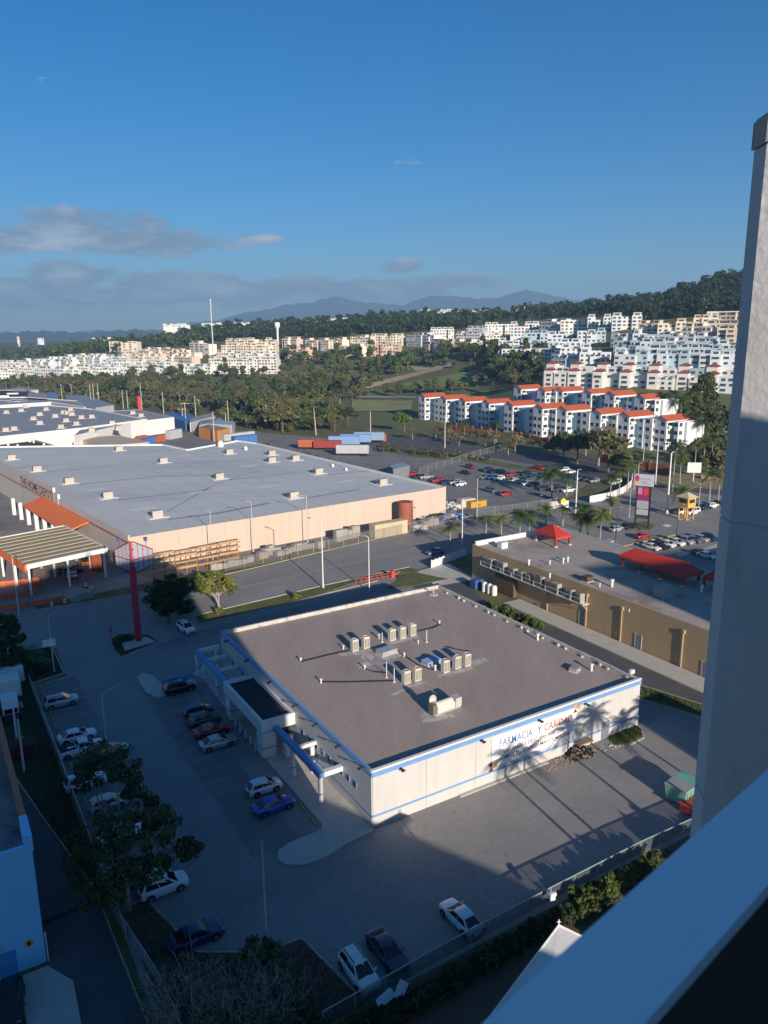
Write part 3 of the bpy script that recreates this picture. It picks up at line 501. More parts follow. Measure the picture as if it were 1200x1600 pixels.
def car_parts(k, low):
    c = CARS[k]; L, W = c['L'] / 2, c['W'] / 2; x0, x1, x2, x3 = c['cab']; out = {}
    st = [(-L, c['tail'] * .72, .70, .44), (-L + .05, c['tail'] * .90, .84, .32), (-L + .14, c['tail'] * .97, .92, .27), (-L + .3, c['tail'], .96, .24), (-L * .55, c['belt'] + .02, 1.0, .2), (0, c['belt'], 1.0, .2), (x3, c['belt'] - .01, 1.0, .2), (L * .62, c['hood'], .98, .2), (L - .34, c['hood'] * .92, .95, .22), (L - .16, c['hood'] * .86, .86, .25), (L - .05, c['hood'] * .78, .75, .3), (L, c['hood'] * .62, .60, .38)]
    if k == 'sedan': st.insert(3, (x0 - .05, c['tail'] + .01, .98, .2))
    b = MB(); n = 0; rows = []
    for x, zt, wf, zb in st:
        w = W * wf; half = [(w * .90, zb), (w * .985, zb + .22), (w, zt * .62), (w * .985, zt - .12), (w * .90, zt - .02)]
        rows.append([(x, -y, z) for y, z in half] + [(x, 0, zt + .03)] + [(x, y, z) for y, z in half[::-1]])
    m = len(rows[0]); pts = [p for r in rows for p in r]
    fs = [(i * m + j, (i + 1) * m + j, (i + 1) * m + (j + 1) % m, i * m + (j + 1) % m) for i in range(len(rows) - 1) for j in range(m)]
    fs += [tuple(range(m)), tuple(range((len(rows) - 1) * m, len(rows) * m))[::-1]]
    b.add(pts, [f[::-1] for f in fs])
    zb, zt = c['belt'] - .06, c['H']; wb, wt = W * .90, W * .68
    cabp = [[(x0, wb * .96, zb), (x1, wt * .96, zt - .05), ((x1 + x2) / 2, wt, zt), (x2, wt * .97, zt - .04), (x3, wb * .96, zb)]]
    prof = cabp[0]; cp = [(x, -y, z) for x, y, z in prof] + [(x, y, z) for x, y, z in prof] + [(prof[2][0], 0, zt + .04), (prof[1][0], 0, zt - .02), (prof[3][0], 0, zt)]
    cf = [(0, 4, 3, 2, 1), (5, 6, 7, 8, 9), (0, 1, 11, 6, 5), (4, 9, 8, 12, 3), (1, 2, 10, 11), (11, 10, 7, 6), (2, 3, 12, 10), (10, 12, 8, 7)]
    b.add(cp, cf)
    if k == 'pickup': b.box(-L + .12, x0 - .1, -W * .8, W * .8, c['belt'] + .025, c['belt'] + .035, 1)
    if k in ('suv', 'van'):
        for s in (-1, 1): b.box(x1 + .1, x2 - .1, s * wt * .8 - .025, s * wt * .8 + .025, zt + .02, zt + .07, 1)
    for s in (-1, 1):                              # dark wheel arches
        for x in (-L + .88, L - .92):
            a = 14; b.add([(x, s * (W + .004), .36)] + [(x + .43 * math.cos(math.pi * i / a), s * (W + .004), .33 + .43 * math.sin(math.pi * i / a)) for i in range(a + 1)], [(0, i + 1, i + 2) if s < 0 else (0, i + 2, i + 1) for i in range(a)], 1)
    b.box(-L + .5, L - .5, -W * .86, W * .86, .16, .24, 1); b.box(L - .10, L - .012, -W * .42, W * .42, c['hood'] * .50, c['hood'] * .70, 1)
    for s in (-1, 1):
        for x in ((x2 + x3) / 2 - .05, (x1 + x2) / 2 + .05, x1 - .02): b.box(x - .012, x + .012, min(s * W * .99, s * (W + .006)), max(s * W * .99, s * (W + .006)), .34, c['belt'] - .18, 1)
    out['body'] = b.mesh('body', [PAINT['white'], black], 38)
    def lerp3(p, q, t): return tuple(p[i] + (q[i] - p[i]) * t for i in range(3))
    def pane(a, bb, c_, d, off, ins=.08, dst=None):
        g = dst or MB(); ctr = [sum(p[i] for p in (a, bb, c_, d)) / 4 for i in range(3)]
        q = [Vector(lerp3(p, ctr, ins)) + Vector(off) for p in (a, bb, c_, d)]; g.quad(*q); return g
    f = lambda i, s: (prof[i][0], s * prof[i][1], prof[i][2])
    ws = pane(f(4, -1), f(4, 1), f(3, 1), f(3, -1), (.018, 0, .018), .10); rw = pane(f(0, 1), f(0, -1), f(1, -1), f(1, 1), (-.02, 0, .014), .12)
    panes = {'windscreen': [ws], 'rear_window': [rw], 'side_window': []}
    for s in (-1, 1):
        A, B_, Cc, D = f(0, s), f(4, s), f(3, s), f(1, s); mid0 = lerp3(A, B_, .5); mid1 = lerp3(D, Cc, .52)
        up_ = lambda p, q, t: lerp3(p, q, t)
        for lo0, lo1, hi1, hi0 in ((lerp3(A, B_, .10), lerp3(A, B_, .49), lerp3(D, Cc, .49), lerp3(D, Cc, .06)), (lerp3(A, B_, .52), lerp3(A, B_, .90), lerp3(D, Cc, .94), lerp3(D, Cc, .52))):
            p0, p1, p2, p3 = up_(lo0, hi0, .16), up_(lo1, hi1, .16), up_(lo1, hi1, .86), up_(lo0, hi0, .86)
            g = MB(); q = [Vector(p) + Vector((0, s * .014, .006)) for p in (p0, p1, p2, p3)]; g.quad(*(q if s < 0 else q[::-1])); panes['side_window'].append(g)
    hl = MB().box(L - .30, L - .09, -.15, .15, -.07, .07); tl = MB().box(-.02, .10, -.16, .16, -.07, .08)
    wh = MB(); wh.tube((0, -.11, 0), (0, .11, 0), .335, 16); rim = MB()
    for s in (-1, 1): rim.tube((0, s * .112, 0), (0, s * .122, 0), .21, 10)
    if low:
        g = MB()
        for l in panes.values():
            for q in l: g.add(q.v, q.f)
        out['glazing'] = g.mesh('glazing', glass)
        g = MB()
        for x in (-L + .88, L - .92):
            for s in (-1, 1):
                g.tube((x, s * (W - .16), .335), (x, s * (W + .02), .335), .335, 12)
                g.tube((x, s * (W + .02), .335), (x, s * (W + .03), .335), .2, 8, m=1)
        out['wheels'] = g.mesh('wheel', [tyre, rimm], 40)
    else:
        out['panes'] = [(n, [q.mesh(n, glass) for q in l]) for n, l in panes.items()]
        out['wheel'] = wh.mesh('wheel', tyre, 40); out['rim'] = rim.mesh('rim', rimm, 40)
        out['headlight'] = hl.mesh('headlight', lamp_w); out['tail_light'] = tl.mesh('tail_light', lamp_r)
        out['plate'] = MB().box(-L - .012, -L + .03, -.16, .16, .62, .74).mesh('number_plate', white)
        mi = MB().box(-.07, .07, -.09, .09, -.06, .06); out['mirror'] = mi.mesh('mirror', [PAINT['white']])
    return out
PARTS = {}
def make_car(k, low, pnt):
    key = (k, low)
    if key not in PARTS: PARTS[key] = car_parts(k, low)
    P = PARTS[key]; c = CARS[k]; L, W = c['L'] / 2, c['W'] / 2
    t = bpy.data.objects.new('parked_car', None); C.objects.link(t); t.empty_display_size = .5
    b = link('body', P['body'], t); setmat(b, PAINT[pnt])
    if low:
        link('glazing', P['glazing'], t); kind(link('wheel', P['wheels'], t), 'stuff'); return t
    for n, l in P['panes']:
        for m in l: link(n, m, t)
    for x in (-L + .88, L - .92):
        for s in (-1, 1): w_ = link('wheel', P['wheel'], t, (x, s * (W - .08), .335)); link('rim', P['rim'], w_)
    for s in (-1, 1):
        link('headlight', P['headlight'], t, (-.03, s * W * .66, c['hood'] * .77)); link('tail_light', P['tail_light'], t, (-L - .005, s * W * .68, c['tail'] * .78))
        m = link('mirror', P['mirror'], t, (c['cab'][3] - .25, s * (W + .06), c['belt'] + .08)); setmat(m, PAINT[pnt])
    link('number_plate', P['plate'], t); return t
def car(px, py, head, k, pnt, label, group, low=False, z=.02):
    t = make_car(k, low, pnt); t.location = at(px, py, z); t.rotation_euler = (0, 0, head)
    return tag(t, label, 'car' if k != 'pickup' else 'pickup truck', group)
gu = GA; gl = 'cars in the pharmacy car park'
for a in ((96, 1102, gu, 'suv', 'silver', 'silver grey crossover parked alone by the fence near the entrance'),
          (121, 1156, gu, 'sedan', 'white', 'white sedan by the fence, the first past the lone crossover'),
          (128, 1176, gu, 'pickup', 'white', 'white pickup beside the white sedan, half under the tree'),
          (176, 1180, gu + .1, 'hatch', 'slate', 'car nose showing beyond the crown of the car park tree'),
          (134, 1229, gu, 'suv', 'white', 'white car seen through the upper gap of the tree'),
          (170, 1262, gu, 'hatch', 'silver', 'pale hatchback mostly hidden under the middle of the tree'),
          (190, 1312, gu, 'sedan', 'white', 'white car under the lower crown of the tree'),
          (220, 1376, gu, 'suv', 'silver', 'pale suv behind the tree trunks, beside the silver crossover'),
          (256, 1392, gu, 'suv', 'white', 'silver white crossover at the open edge of the tree crown'),
          (308, 1470, gu, 'sedan', 'navy', 'dark blue sedan beside the twiggy bushes'),
          (281, 1080, gu, 'suv', 'black', 'black suv beside the L-shaped traffic island'),
          (310, 1117, gu, 'hatch', 'navy', 'dark blue car farthest in the row of four before the porch'),
          (319, 1131, gu, 'suv', 'grey', 'dark grey suv between the navy car and the red car'),
          (331, 1147, gu, 'sedan', 'red', 'red sedan beside the silver sedan before the porch'),
          (341, 1166, gu, 'sedan', 'silver', 'silver sedan nearest in the row of four before the porch'),
          (413, 1236, gu, 'hatch', 'white', 'white hatchback beside the bright blue sedan'),
          (428, 1265, gu, 'sedan', 'blue', 'bright blue sedan at the near end of the walkway'),
          (291, 986, gu - R(82), 'suv', 'white', 'white boxy suv parked alone near the red pylon'),
          (720, 1442, gu + R(92), 'sedan', 'white', 'white coupe parked with its tail to the near fence'),
          (605, 1495, gu - R(90), 'sedan', 'purple', 'dark grey sedan beside the white roofed suv at the near fence'),
          (561, 1527, gu - R(90), 'suv', 'white', 'white suv with black pillars at the near fence'),
          ): car(*a, gl)
car(680, 866, gu + R(178), 'sedan', 'slate', 'grey blue sedan driving on the main road', 'cars on the road')
car(18, 1580, gu - R(98), 'suv', 'black', 'black suv at the foot of the bright blue wall', gl)
# far car parks: colour, kind and place
def lot(cars, where, group, head):
    cnt = {}
    for c in cars: cnt.setdefault((c[2], c[3]), []).append(c)
    for (col, k), l in cnt.items():
        l.sort(key=lambda q: q[0])
        for i, q in enumerate(l):
            h = head if len(q) < 5 else q[4]
            nm = {'slate': 'grey blue', 'teal': 'dark teal', 'green': 'dark green', 'navy': 'navy blue', 'dark': 'charcoal'}.get(col, col)
            lb = f"{ordn(i, len(l))}{nm} {k if k != 'hatch' else 'hatchback'} {where}"
            car(q[0], q[1], h, k, col, ('the only ' if len(l) == 1 else '') + lb, group, True)
def Q5(x, y): return 640 + x / 4.615, 600 + y / 4.615
def Q8(x, y): return 940 + x / 6, 720 + y / 6
H1 = gu + R(180); H2 = gu - R(90)
l1 = [(15, 662, 'red', 'sedan'), (62, 680, 'dark', 'sedan'), (118, 682, 'silver', 'pickup'), (195, 708, 'red', 'suv'), (262, 720, 'navy', 'sedan'), (325, 722, 'silver', 'suv'), (365, 735, 'white', 'hatch'), (435, 608, 'maroon', 'suv'), (402, 650, 'dark', 'sedan'), (560, 632, 'navy', 'suv'), (612, 643, 'black', 'sedan'), (668, 650, 'black', 'suv'), (548, 683, 'slate', 'sedan'), (590, 686, 'blue', 'hatch'), (642, 692, 'white', 'suv'), (728, 665, 'red', 'sedan'), (785, 660, 'navy', 'sedan'), (835, 660, 'dark', 'suv'), (745, 706, 'white', 'sedan'), (797, 716, 'teal', 'sedan'), (845, 730, 'white', 'hatch'), (895, 738, 'dark', 'hatch'), (868, 695, 'teal', 'suv'), (945, 672, 'green', 'suv'), (908, 688, 'black', 'hatch'), (930, 615, 'red', 'pickup'), (1112, 632, 'white', 'suv'), (1155, 647, 'white', 'sedan'), (585, 780, 'slate', 'suv'), (690, 806, 'red', 'hatch'), (970, 765, 'grey', 'sedan'), (1065, 775, 'grey', 'suv'), (1145, 778, 'white', 'pickup'), (1235, 690, 'silver', 'sedan'), (1275, 700, 'grey', 'hatch'), (1330, 710, 'silver', 'hatch'), (1480, 725, 'white', 'van')]
lot([(*Q5(x, y), c, k, H1 + (R(90) if y in (608, 650, 780, 615) else 0)) for x, y, c, k in l1], 'in the staff car park beyond the warehouse', 'cars in the far car park', H1)
l2 = [(385, 725, 'red', 'sedan', gu + R(0)), (255, 635, 'black', 'suv', gu + R(5)), (140, 660, 'silver', 'suv', gu + R(5)), (55, 785, 'silver', 'sedan', gu), (470, 830, 'white', 'sedan', H2), (540, 822, 'black', 'suv', H2), (620, 805, 'white', 'hatch', H2), (700, 790, 'white', 'suv', H2), (780, 775, 'silver', 'van', H2), (865, 760, 'slate', 'sedan', H2), (935, 752, 'silver', 'hatch', H2), (1005, 745, 'navy', 'suv', H2), (975, 452, 'navy', 'sedan', H1 + R(180)), (1035, 440, 'white', 'suv', H1 + R(180)), (1090, 415, 'black', 'sedan', H1 + R(180)), (755, 495, 'white', 'pickup', gu), (850, 500, 'white', 'van', gu + R(180)), (925, 885, 'grey', 'sedan', H2), (985, 910, 'white', 'coupe' if 0 else 'sedan', H2)]
lot([(*Q8(x, y), c, k, h) for x, y, c, k, h in l2], 'in the plaza car park behind the tan building', 'cars in the plaza car park', H2)
# ---------------------------------------------------------------- street furniture by the road
def pole_lamp(px, py, h, label, arm=1.8, az=0.0, m=None, r=.11, group='street lamps', name='street_lamp', arms=1, z=0):
    t = thing(name, label, 'street lamp', at(px, py, z), az, group)
    MB().tube((0, 0, 0), (0, 0, h), r, 10, r * .6).build('pole', m or polem, t, smooth=40)
    MB().tube((0, 0, 0), (0, 0, .35), r * 1.9, 10).build('base', concrete, t)
    for k in range(arms):
        s = 1 if k == 0 else -1
        a = MB().path([(0, 0, h - .1), (s * arm * .5, 0, h + .22), (s * arm, 0, h + .32)], r * .45, 6); a.build('arm', m or polem, t)
        hd = MB().box(s * arm - .1, s * arm + .62 * (1 if s > 0 else .2), -.13, .13, h + .24, h + .38); hd.build('lamp_head', M('lamp_head', (.25, .26, .27), .5), t)
    return t
for a in ((505, 919, 14, 'tall pale street lamp on the verge left of the red barrier', 2.4, R(160), white, .15), (577, 925, 11.2, 'slim pale lamp post beside the back parapet of the pharmacy', 0.7, R(180), white, .12), (85, 1050, 9, 'grey lamp post with a white notice board near the lot entrance', 1.6, R(50)), (168, 1176, 3.9 + 4, 'curved-arm lamp among the parked cars by the tree', 2.0, R(40)), (418, 1490, 9.4, 'thin weathered lamp post beside the bushes in the near lot', .8, R(100)), (30, 962, 11, 'pale street lamp before the striped garden canopy', 1.6, R(120)), (722, 850, 11, 'tall white lamp post at the junction by the palms', .5, 0, white, .14), (745, 812, 11.5, 'concrete lamp post beside the yellow bin behind the warehouse', .5, 0, polec, .16), (481, 850, 12, 'slim street lamp on the warehouse verge before the pink wall', 2.0, R(-140)), (396, 862, 12, 'slim street lamp on the verge beside the yellow-green tree', 1.5, R(-140)), (333, 880, 12, 'slim street lamp before the lumber rack', 1.2, R(-140))):
    pole_lamp(a[0], a[1], a[2], a[3], *a[4:])
nb = MB().box(-.9, .9, -.05, .05, 4.3, 5.4); tag(nb.build('notice_board', white, None, at(85, 1050) + Vector((-.2, -.25, .0)), R(25)), 'white notice board fixed to the lamp post by the entrance', 'notice board')
# pylon
rp = M('pylon_red', (.47, .045, .075), .55, .12, .8, fine=.08); rp2 = M('pylon_frame', (.22, .05, .12), .6, .2, 1.0); bl2 = M('frame_blue', (.06, .09, .22), .6, .2, 1.0)
py = thing('sign_pylon', 'tall red pylon with an empty peaked sign frame on the paved islet', 'sign pylon', at(217, 1003), GA)
MB().tube((0, 0, 0), (0, 0, 13), .55, 16).build('pole', rp, py, smooth=40); MB().tube((0, 0, 13), (0, 0, 17.4), .13, 12).build('mast', rp, py, smooth=40)
MB().tube((0, 0, 0), (0, 0, .3), 1.1, 16).build('base', concrete, py, smooth=40)
dirs = (Vector((math.cos(R(-4)), math.sin(R(-4)), 0)), Vector((math.cos(R(125)), math.sin(R(125)), 0)))
pan = M('sign_panel', (.36, .35, .40), .6, .1, .6, stain=.3)
for d in dirs:
    fr = MB()
    for k in range(5):
        q = d * (.78 * k + .25); ht_ = 17.3 - abs(k) * .45; fr.tube((q.x, q.y, 11.9 + .28 * k), (q.x, q.y, ht_), .065, 6)
    e = d * 3.4; s0 = d * .3
    for za, zb2 in ((11.9, 13.0), (14.2, 14.6), (17.3, 15.6)): fr.tube((s0.x, s0.y, za), (e.x, e.y, zb2), .11, 6)
    fr.build('frame', [rp2], py)
    for k in range(2):
        a, b_ = d * (.45 + k * 1.5), d * (1.85 + k * 1.5); n_ = Vector((-d.y, d.x, 0)) * .04
        pm = MB(); pm.add([a + n_ + Vector((0, 0, 12.3 + .28 * k)), b_ + n_ + Vector((0, 0, 12.6 + .28 * k)), b_ + n_ + Vector((0, 0, 16.3 - k * .7)), a + n_ + Vector((0, 0, 16.9 - k * .7)), a - n_ + Vector((0, 0, 12.3 + .28 * k)), b_ - n_ + Vector((0, 0, 12.6 + .28 * k)), b_ - n_ + Vector((0, 0, 16.3 - k * .7)), a - n_ + Vector((0, 0, 16.9 - k * .7))], [(0, 1, 2, 3), (7, 6, 5, 4), (0, 4, 5, 1), (1, 5, 6, 2), (2, 6, 7, 3), (3, 7, 4, 0)]); pm.build('sign_panel', pan, py)
    lmp = MB().box(-.25, .25, -.25, .25, 0, .55).tube((0, 0, -.9), (0, 0, 0), .05, 6); lmp.build('spot_lamp', bl2, py, tuple(d * 2.4 + Vector((0, 0, 17.2))))
a_, b_ = dirs[0] * 3.4, dirs[1] * 3.4
MB().tube((a_.x, a_.y, 13), (b_.x, b_.y, 13), .1, 6).tube((a_.x, a_.y, 15.6), (b_.x, b_.y, 15.6), .1, 6).build('crossbar', bl2, py)
hy = MB(); hy.tube((0, 0, 0), (0, 0, 2.2), .06, 6); hy.box(-.18, .18, -.03, .03, 1.5, 2.2); tag(hy.build('no_entry_sign', rp, None, at(174, 1000), R(40)), 'small red sign on the corner of the paved islet', 'sign')
tb_ = MB().box(-.1, .1, -2.2, 2.2, 0, .9, 1).box(.1, .9, -2, .6, 0, .55, 0); tag(tb_.build('ramp_railing', [white, blue], None, at(276, 1066), GA + R(88)), 'blue and white ramp barrier beside the black suv', 'barrier')
hd_ = MB()
for i in range(8): hd_.tube((i * 1.25, 0, 0), (i * 1.25, 0, 1.1), .07, 6)
hd_.tube((0, 0, 1.05), (8.75, 0, 1.05), .07, 6).tube((0, 0, .55), (8.75, 0, .55), .07, 6).tube((8.75, 0, .55), (10.5, .2, .9), .14, 8)
hd_.box(8.2, 9.0, -.35, .35, 0, 1.5); tag(hd_.build('barrier_gate', M('barrier_red', (.50, .07, .06), .6), None, at(556, 913), GA + R(-2)), 'red barrier gate closing the rear lane beside the road', 'barrier gate')
# wheel stops
ws_ = MB().box(-.1, .1, -.9, .9, 0, .13).mesh('wheel_stop', yline)
lw = [g2w(-24.3, 54 - i * 2.75, .012) for i in range(17)]
for i, p in enumerate(lw): tag(link('wheel_stop', ws_, None, p, GA), f"yellow concrete wheel stop along the left fence, {ORD[i]} from the entrance", 'wheel stop', 'wheel stops by the fence')
rw_ = [at(*q, .012) for q in ((310, 1086), (320, 1100), (397, 1174), (409, 1191), (473, 1262), (489, 1283))]
for i, p in enumerate(rw_): tag(link('wheel_stop', ws_, None, p, GA), f"yellow wheel stop along the pharmacy walkway, {ORD[i]} from the far end", 'wheel stop', 'wheel stops by the walkway')
# ---------------------------------------------------------------- warehouse store
pink = M('pink_wall', (.555, .455, .37), .85, .05, .3, .04, 5, fine=.05, stain=.25, stain_rgb=(.44, .35, .285), stain_scale=.8, stretch=(1, 1, .12))
fwall = M('shaded_front_wall', (.54, .48, .43), .85, .08, .3, fine=.05, stain=.3, stain_rgb=(.42, .37, .34), stain_scale=.25, stretch=(1, 1, .15))  # front wall greyed in its colour to stand in for its shade
hroof = M('membrane_roof', (.57, .58, .565), .75, .10, .05, .05, 3, fine=.06, stain=.55, stain_rgb=(.40, .42, .44), stain_scale=.045, stretch=(.35, 1.3, 1))
orange = M('orange_fascia', (.78, .19, .05), .6, .06, .5)
HZ = 7.7
P1, P2, P3, P3b, P4 = at(200, 840, HZ), at(697, 761, HZ), at(402, 692, HZ), at(255, 694, HZ), at(84, 779, HZ)
dfront = (P4 - P1).normalized(); P4 = P1 + dfront * 150
P4.z = HZ
hd = thing('warehouse_store', 'huge grey-roofed warehouse store with a sunlit pink side wall', 'warehouse', (P1.x, P1.y, 0), math.atan2(P2.y - P1.y, P2.x - P1.x))
inv = Matrix.Rotation(-hd.rotation_euler[2], 4, 'Z') @ Matrix.Translation((-P1.x, -P1.y, 0))
L = lambda p, z=0: (inv @ Vector((p[0], p[1], z)))
back = [P2, P3, at(371, 688, HZ), at(293, 702, HZ), P3b, P3b + (P4 - P1) * 0 + (P3b - P3).normalized() * 90]
foot = [(L(p).x, L(p).y) for p in (P1, *back, P4)]
ctr_ = (sum(p[0] for p in foot) / len(foot), sum(p[1] for p in foot) / len(foot))
MB().prism([(p[0] + (ctr_[0] - p[0]) * .004, p[1] + (ctr_[1] - p[1]) * .004) for p in foot], 0, HZ - .45, 0, 0).build('roof', hroof, hd)
lp = [Vector((p[0], p[1], 0)) for p in foot]
wallrow(lp[0], lp[1], 16, 0, HZ, .35, pink, hd)
wallrow(lp[-1], lp[0], 22, 0, HZ + .5, .4, fwall, hd)
for a, b in zip(lp[1:-1], lp[2:]): wallrow(a, b, max(1, int((b - a).length / 12)), 0, HZ + .1, .5, white, hd)
dF = (lp[-1] - lp[0]).normalized(); nF = Vector((dF.y, -dF.x, 0))
if nF.x > 0: nF = -nF
ang = math.atan2(-dF.y, -dF.x)
def onfront(px, py, z): p = L(at(px, py, z)); return (p - lp[0]).dot(dF)
s0, s1 = onfront(82, 778, HZ + 1), onfront(-40, 730, HZ + 1)
pp = lp[0] + dF * s1
for (a, b, h) in ((onfront(66, 768, HZ + 2.3), s1 + 4, 10.6), (s0, onfront(66, 768, HZ + 2), 9.4)):
    o = MB().box(0, b - a, -.02, .5, HZ - 1.5, h).build('parapet', fwall, hd, lp[0] + dF * b + nF * .03, ang)
    MB().box(b - a - .15, b - a + .02, -.05, .55, HZ - 1, h + .05).build('parapet_end', white, hd, lp[0] + dF * b + nF * .03, ang)
ta = onfront(63, 779, 8); tbx = onfront(20, 752, 8)
to = text('THE HOME DEPOT', tuple(lp[0] + dF * tbx + nF * .12 + Vector((0, 0, 7.0))), 3.5, M('letter_brown', (.13, .03, .022), .6), hd, rot=(R(90), 0, ang), sx=abs(tbx - ta) / 29.5)
# orange entrance awning, its columns and the striped garden canopy
ca, cb = onfront(96, 822, 6.5), onfront(22, 782, 6.5); b0 = lp[0] + dF * cb; wdt = cb - ca
aw = MB(); aw.add([(0, -.05, 6.6), (wdt, -.05, 6.6), (wdt, -5.5, 5.0), (0, -5.5, 5.0), (0, -.05, 6.3), (wdt, -.05, 6.3), (wdt, -5.5, 4.6), (0, -5.5, 4.6)], [(0, 3, 2, 1), (4, 5, 6, 7), (2, 3, 7, 6), (0, 1, 5, 4), (1, 2, 6, 5), (3, 0, 4, 7)]); aw.build('awning', orange, hd, b0 + nF * .02, ang)
cm_ = MB().box(-.45, .45, -.45, .45, 0, 4.8).mesh('column', white)
for i in range(7): p = b0 - dF * (wdt * (i - 1.6) / 5) + nF * 5.0; link('column', cm_, hd, p, ang)
st_ = MB().box(0, 150, -.08, -.03, 6.3, 6.7); st_.build('stripe', M('rust_stripe', (.42, .12, .06), .7), hd, lp[-1] + nF * .0, ang)
CZ = 6.2
gc = thing('garden_canopy', 'striped beige metal canopy with orange fascia before the warehouse', 'canopy', at(41, 884, CZ) * 1, 0)
gc.location.z = 0
cq = [at(41, 884, CZ), at(167, 857, CZ), at(100, 822, CZ), at(-22, 845, CZ)]
cl = [q - Vector((gc.location.x, gc.location.y, 0)) for q in cq]
beige, beiged = M('canopy_beige', (.42, .355, .235), .6, .06, .5), M('canopy_tan', (.22, .18, .115), .7, .1, .5)
sh = MB(); ns = 9
for i in range(ns):
    f0, f1 = i / ns, (i + .5) / ns; f2 = (i + 1) / ns
    e = lambda f: (cl[0].lerp(cl[3], f), cl[1].lerp(cl[2], f))
    a, b = e(f0); c_, d_ = e(f1); g_, h_ = e(f2); up1 = Vector((0, 0, .16))
    sh.quad(a + up1, b + up1, d_ + up1, c_ + up1, m=0); sh.quad(c_ + up1, d_ + up1, d_, c_, m=0); sh.quad(c_, d_, h_, g_, m=1); sh.quad(g_, h_, h_ + up1, g_ + up1, m=0)
sh.build('roof_sheet', [beige, beiged], gc)
def beam(a, b, t, z0, z1): mb = MB(); strip(mb, [a, b], t, z0, z1); return mb
beam(cl[0], cl[1], .3, CZ - .75, CZ + .22).build('fascia', white, gc); beam(cl[0] + Vector((-.2, 0, 0)), cl[3] + Vector((-.2, 0, 0)), .3, CZ - 1.3, CZ + .05).build('fascia', orange, gc)
beam(cl[3], cl[2], .3, CZ - .7, CZ + .2).build('fascia', white, gc); beam(cl[1] + Vector((0, 0, 0)), cl[2], .25, CZ - .6, CZ + .2).build('fascia', white, gc)
cp_ = MB().box(-.2, .2, -.2, .2, 0, CZ - .4).mesh('post', white)
for f in (0, .33, .66, 1):
    for g in (0, .5, 1): p = cl[0].lerp(cl[3], f).lerp(cl[1].lerp(cl[2], f), .02 + g * .93); p.z = 0; link('post', cp_, gc, p, GA)
sheet('forecourt', PX((-40, 985), (60, 962), (200, 925), (236, 905), (200, 890), (96, 830), (-60, 830)), .02, M('forecourt_slab', (.30, .255, .235), .9, .15, .2, fine=.12, stain=.5, stain_rgb=(.21, .18, .17), stain_scale=.15))
# roof machines of the warehouse
ub = thing('rooftop_unit', 'x', 'rooftop unit', (0, 0, 0), hd.rotation_euler[2], 'rooftop units on the warehouse')
MB().box(-1.25, 1.25, -.95, .95, .25, 1.7).build('casing', M('unit_beige', (.46, .42, .36), .8, .1, .8, stain=.3), ub)
MB().box(-2.3, 2.5, -1.7, 1.6, 0, .1).build('curb_pad', white, ub); MB().box(-1.35, 1.35, -1.05, 1.05, .1, .25).build('base', metal, ub)
MB().box(-1.3, -1.26, -.7, .7, .5, 1.5).build('grille', acgrille, ub)
uz = HZ - .44; first = True
for x, y, lb in ((245, 808, 'nearest the front corner of the warehouse'), (168, 778, 'second from the front along the letter wall'), (108, 755, 'right behind the lettering wall, third from the front'), (58, 736, 'fourth from the front along the letter wall'), (18, 718, 'at the far left edge of the warehouse roof'), (186, 704, 'against the far white parapet of the warehouse'), (255, 723, 'in the middle of the far half of the roof'), (342, 748, 'in the centre of the warehouse roof'), (358, 709, 'beside the white dome at the far parapet'), (424, 722, 'front one of the three by the far right edge'), (424, 711, 'rear one of the three by the far right edge'), (461, 719, 'right one of the three by the far right edge'), (497, 740, 'in the right middle of the roof, alone'), (458, 778, 'nearest the pink wall in the middle'), (597, 757, 'nearest the far right corner of the pink wall')):
    o = ub if first else dup(ub); first = False; o.location = at(x, y, uz); o['label'] = 'beige roof unit ' + lb
for q, s, lb in (((345, 698), 1.5, 'white dome vent at the far parapet of the warehouse'), ((520, 729), .6, 'small white vent pair near the right edge of the roof'), ((541, 735), .55, 'small white vent nearest the hedge side of the roof'), ((384, 703), .9, 'pale vent cluster beside the blue container')):
    d = MB(); d.tube((0, 0, 0), (0, 0, s), s * .8, 12); d.tube((0, 0, s), (0, 0, s * 1.6), s * .8, 12, s * .3); tag(d.build('roof_vent', white, None, at(*q, uz), smooth=50), lb, 'roof vent')
seam = M('roof_smear', (.30, .315, .33), .8, .3, .4, stain=.8, stain_rgb=(.5, .51, .52), stain_scale=.5)
for l, w_ in ((((262, 812), (340, 802), (420, 786)), 1.6), (((185, 781), (270, 772), (330, 764)), 1.1), (((125, 757), (240, 745), (330, 742)), 1.0), (((70, 738), (170, 729)), .9), (((200, 706), (340, 700)), .8), (((272, 725), (420, 716)), .8), (((358, 750), (470, 738)), .9), (((480, 778), (560, 765)), 1.2), (((330, 760), (260, 800)), .5), (((512, 742), (590, 734)), .9), (((60, 728), (0, 734)), 1.0), (((400, 735), (330, 760)), .4)):
    sm_ = MB(); strip(sm_, [at(*q, uz) for q in l], w_, uz + .006, uz + .012); kind(sm_.build('roof_smear', seam), 'stuff')
dP = (P2 - P1); dQ = (P3 - P2)
for k_ in range(1, 14):
    a_ = P1 + dP * (k_ / 14); b_ = a_ + dfront * 110; sm_ = MB(); strip(sm_, [a_, b_], .10, uz + .003, uz + .006); kind(sm_.build('roof_seam', seam), 'stuff')
pch = M('roof_patch_pale', (.66, .67, .66), .8, .12, .5)
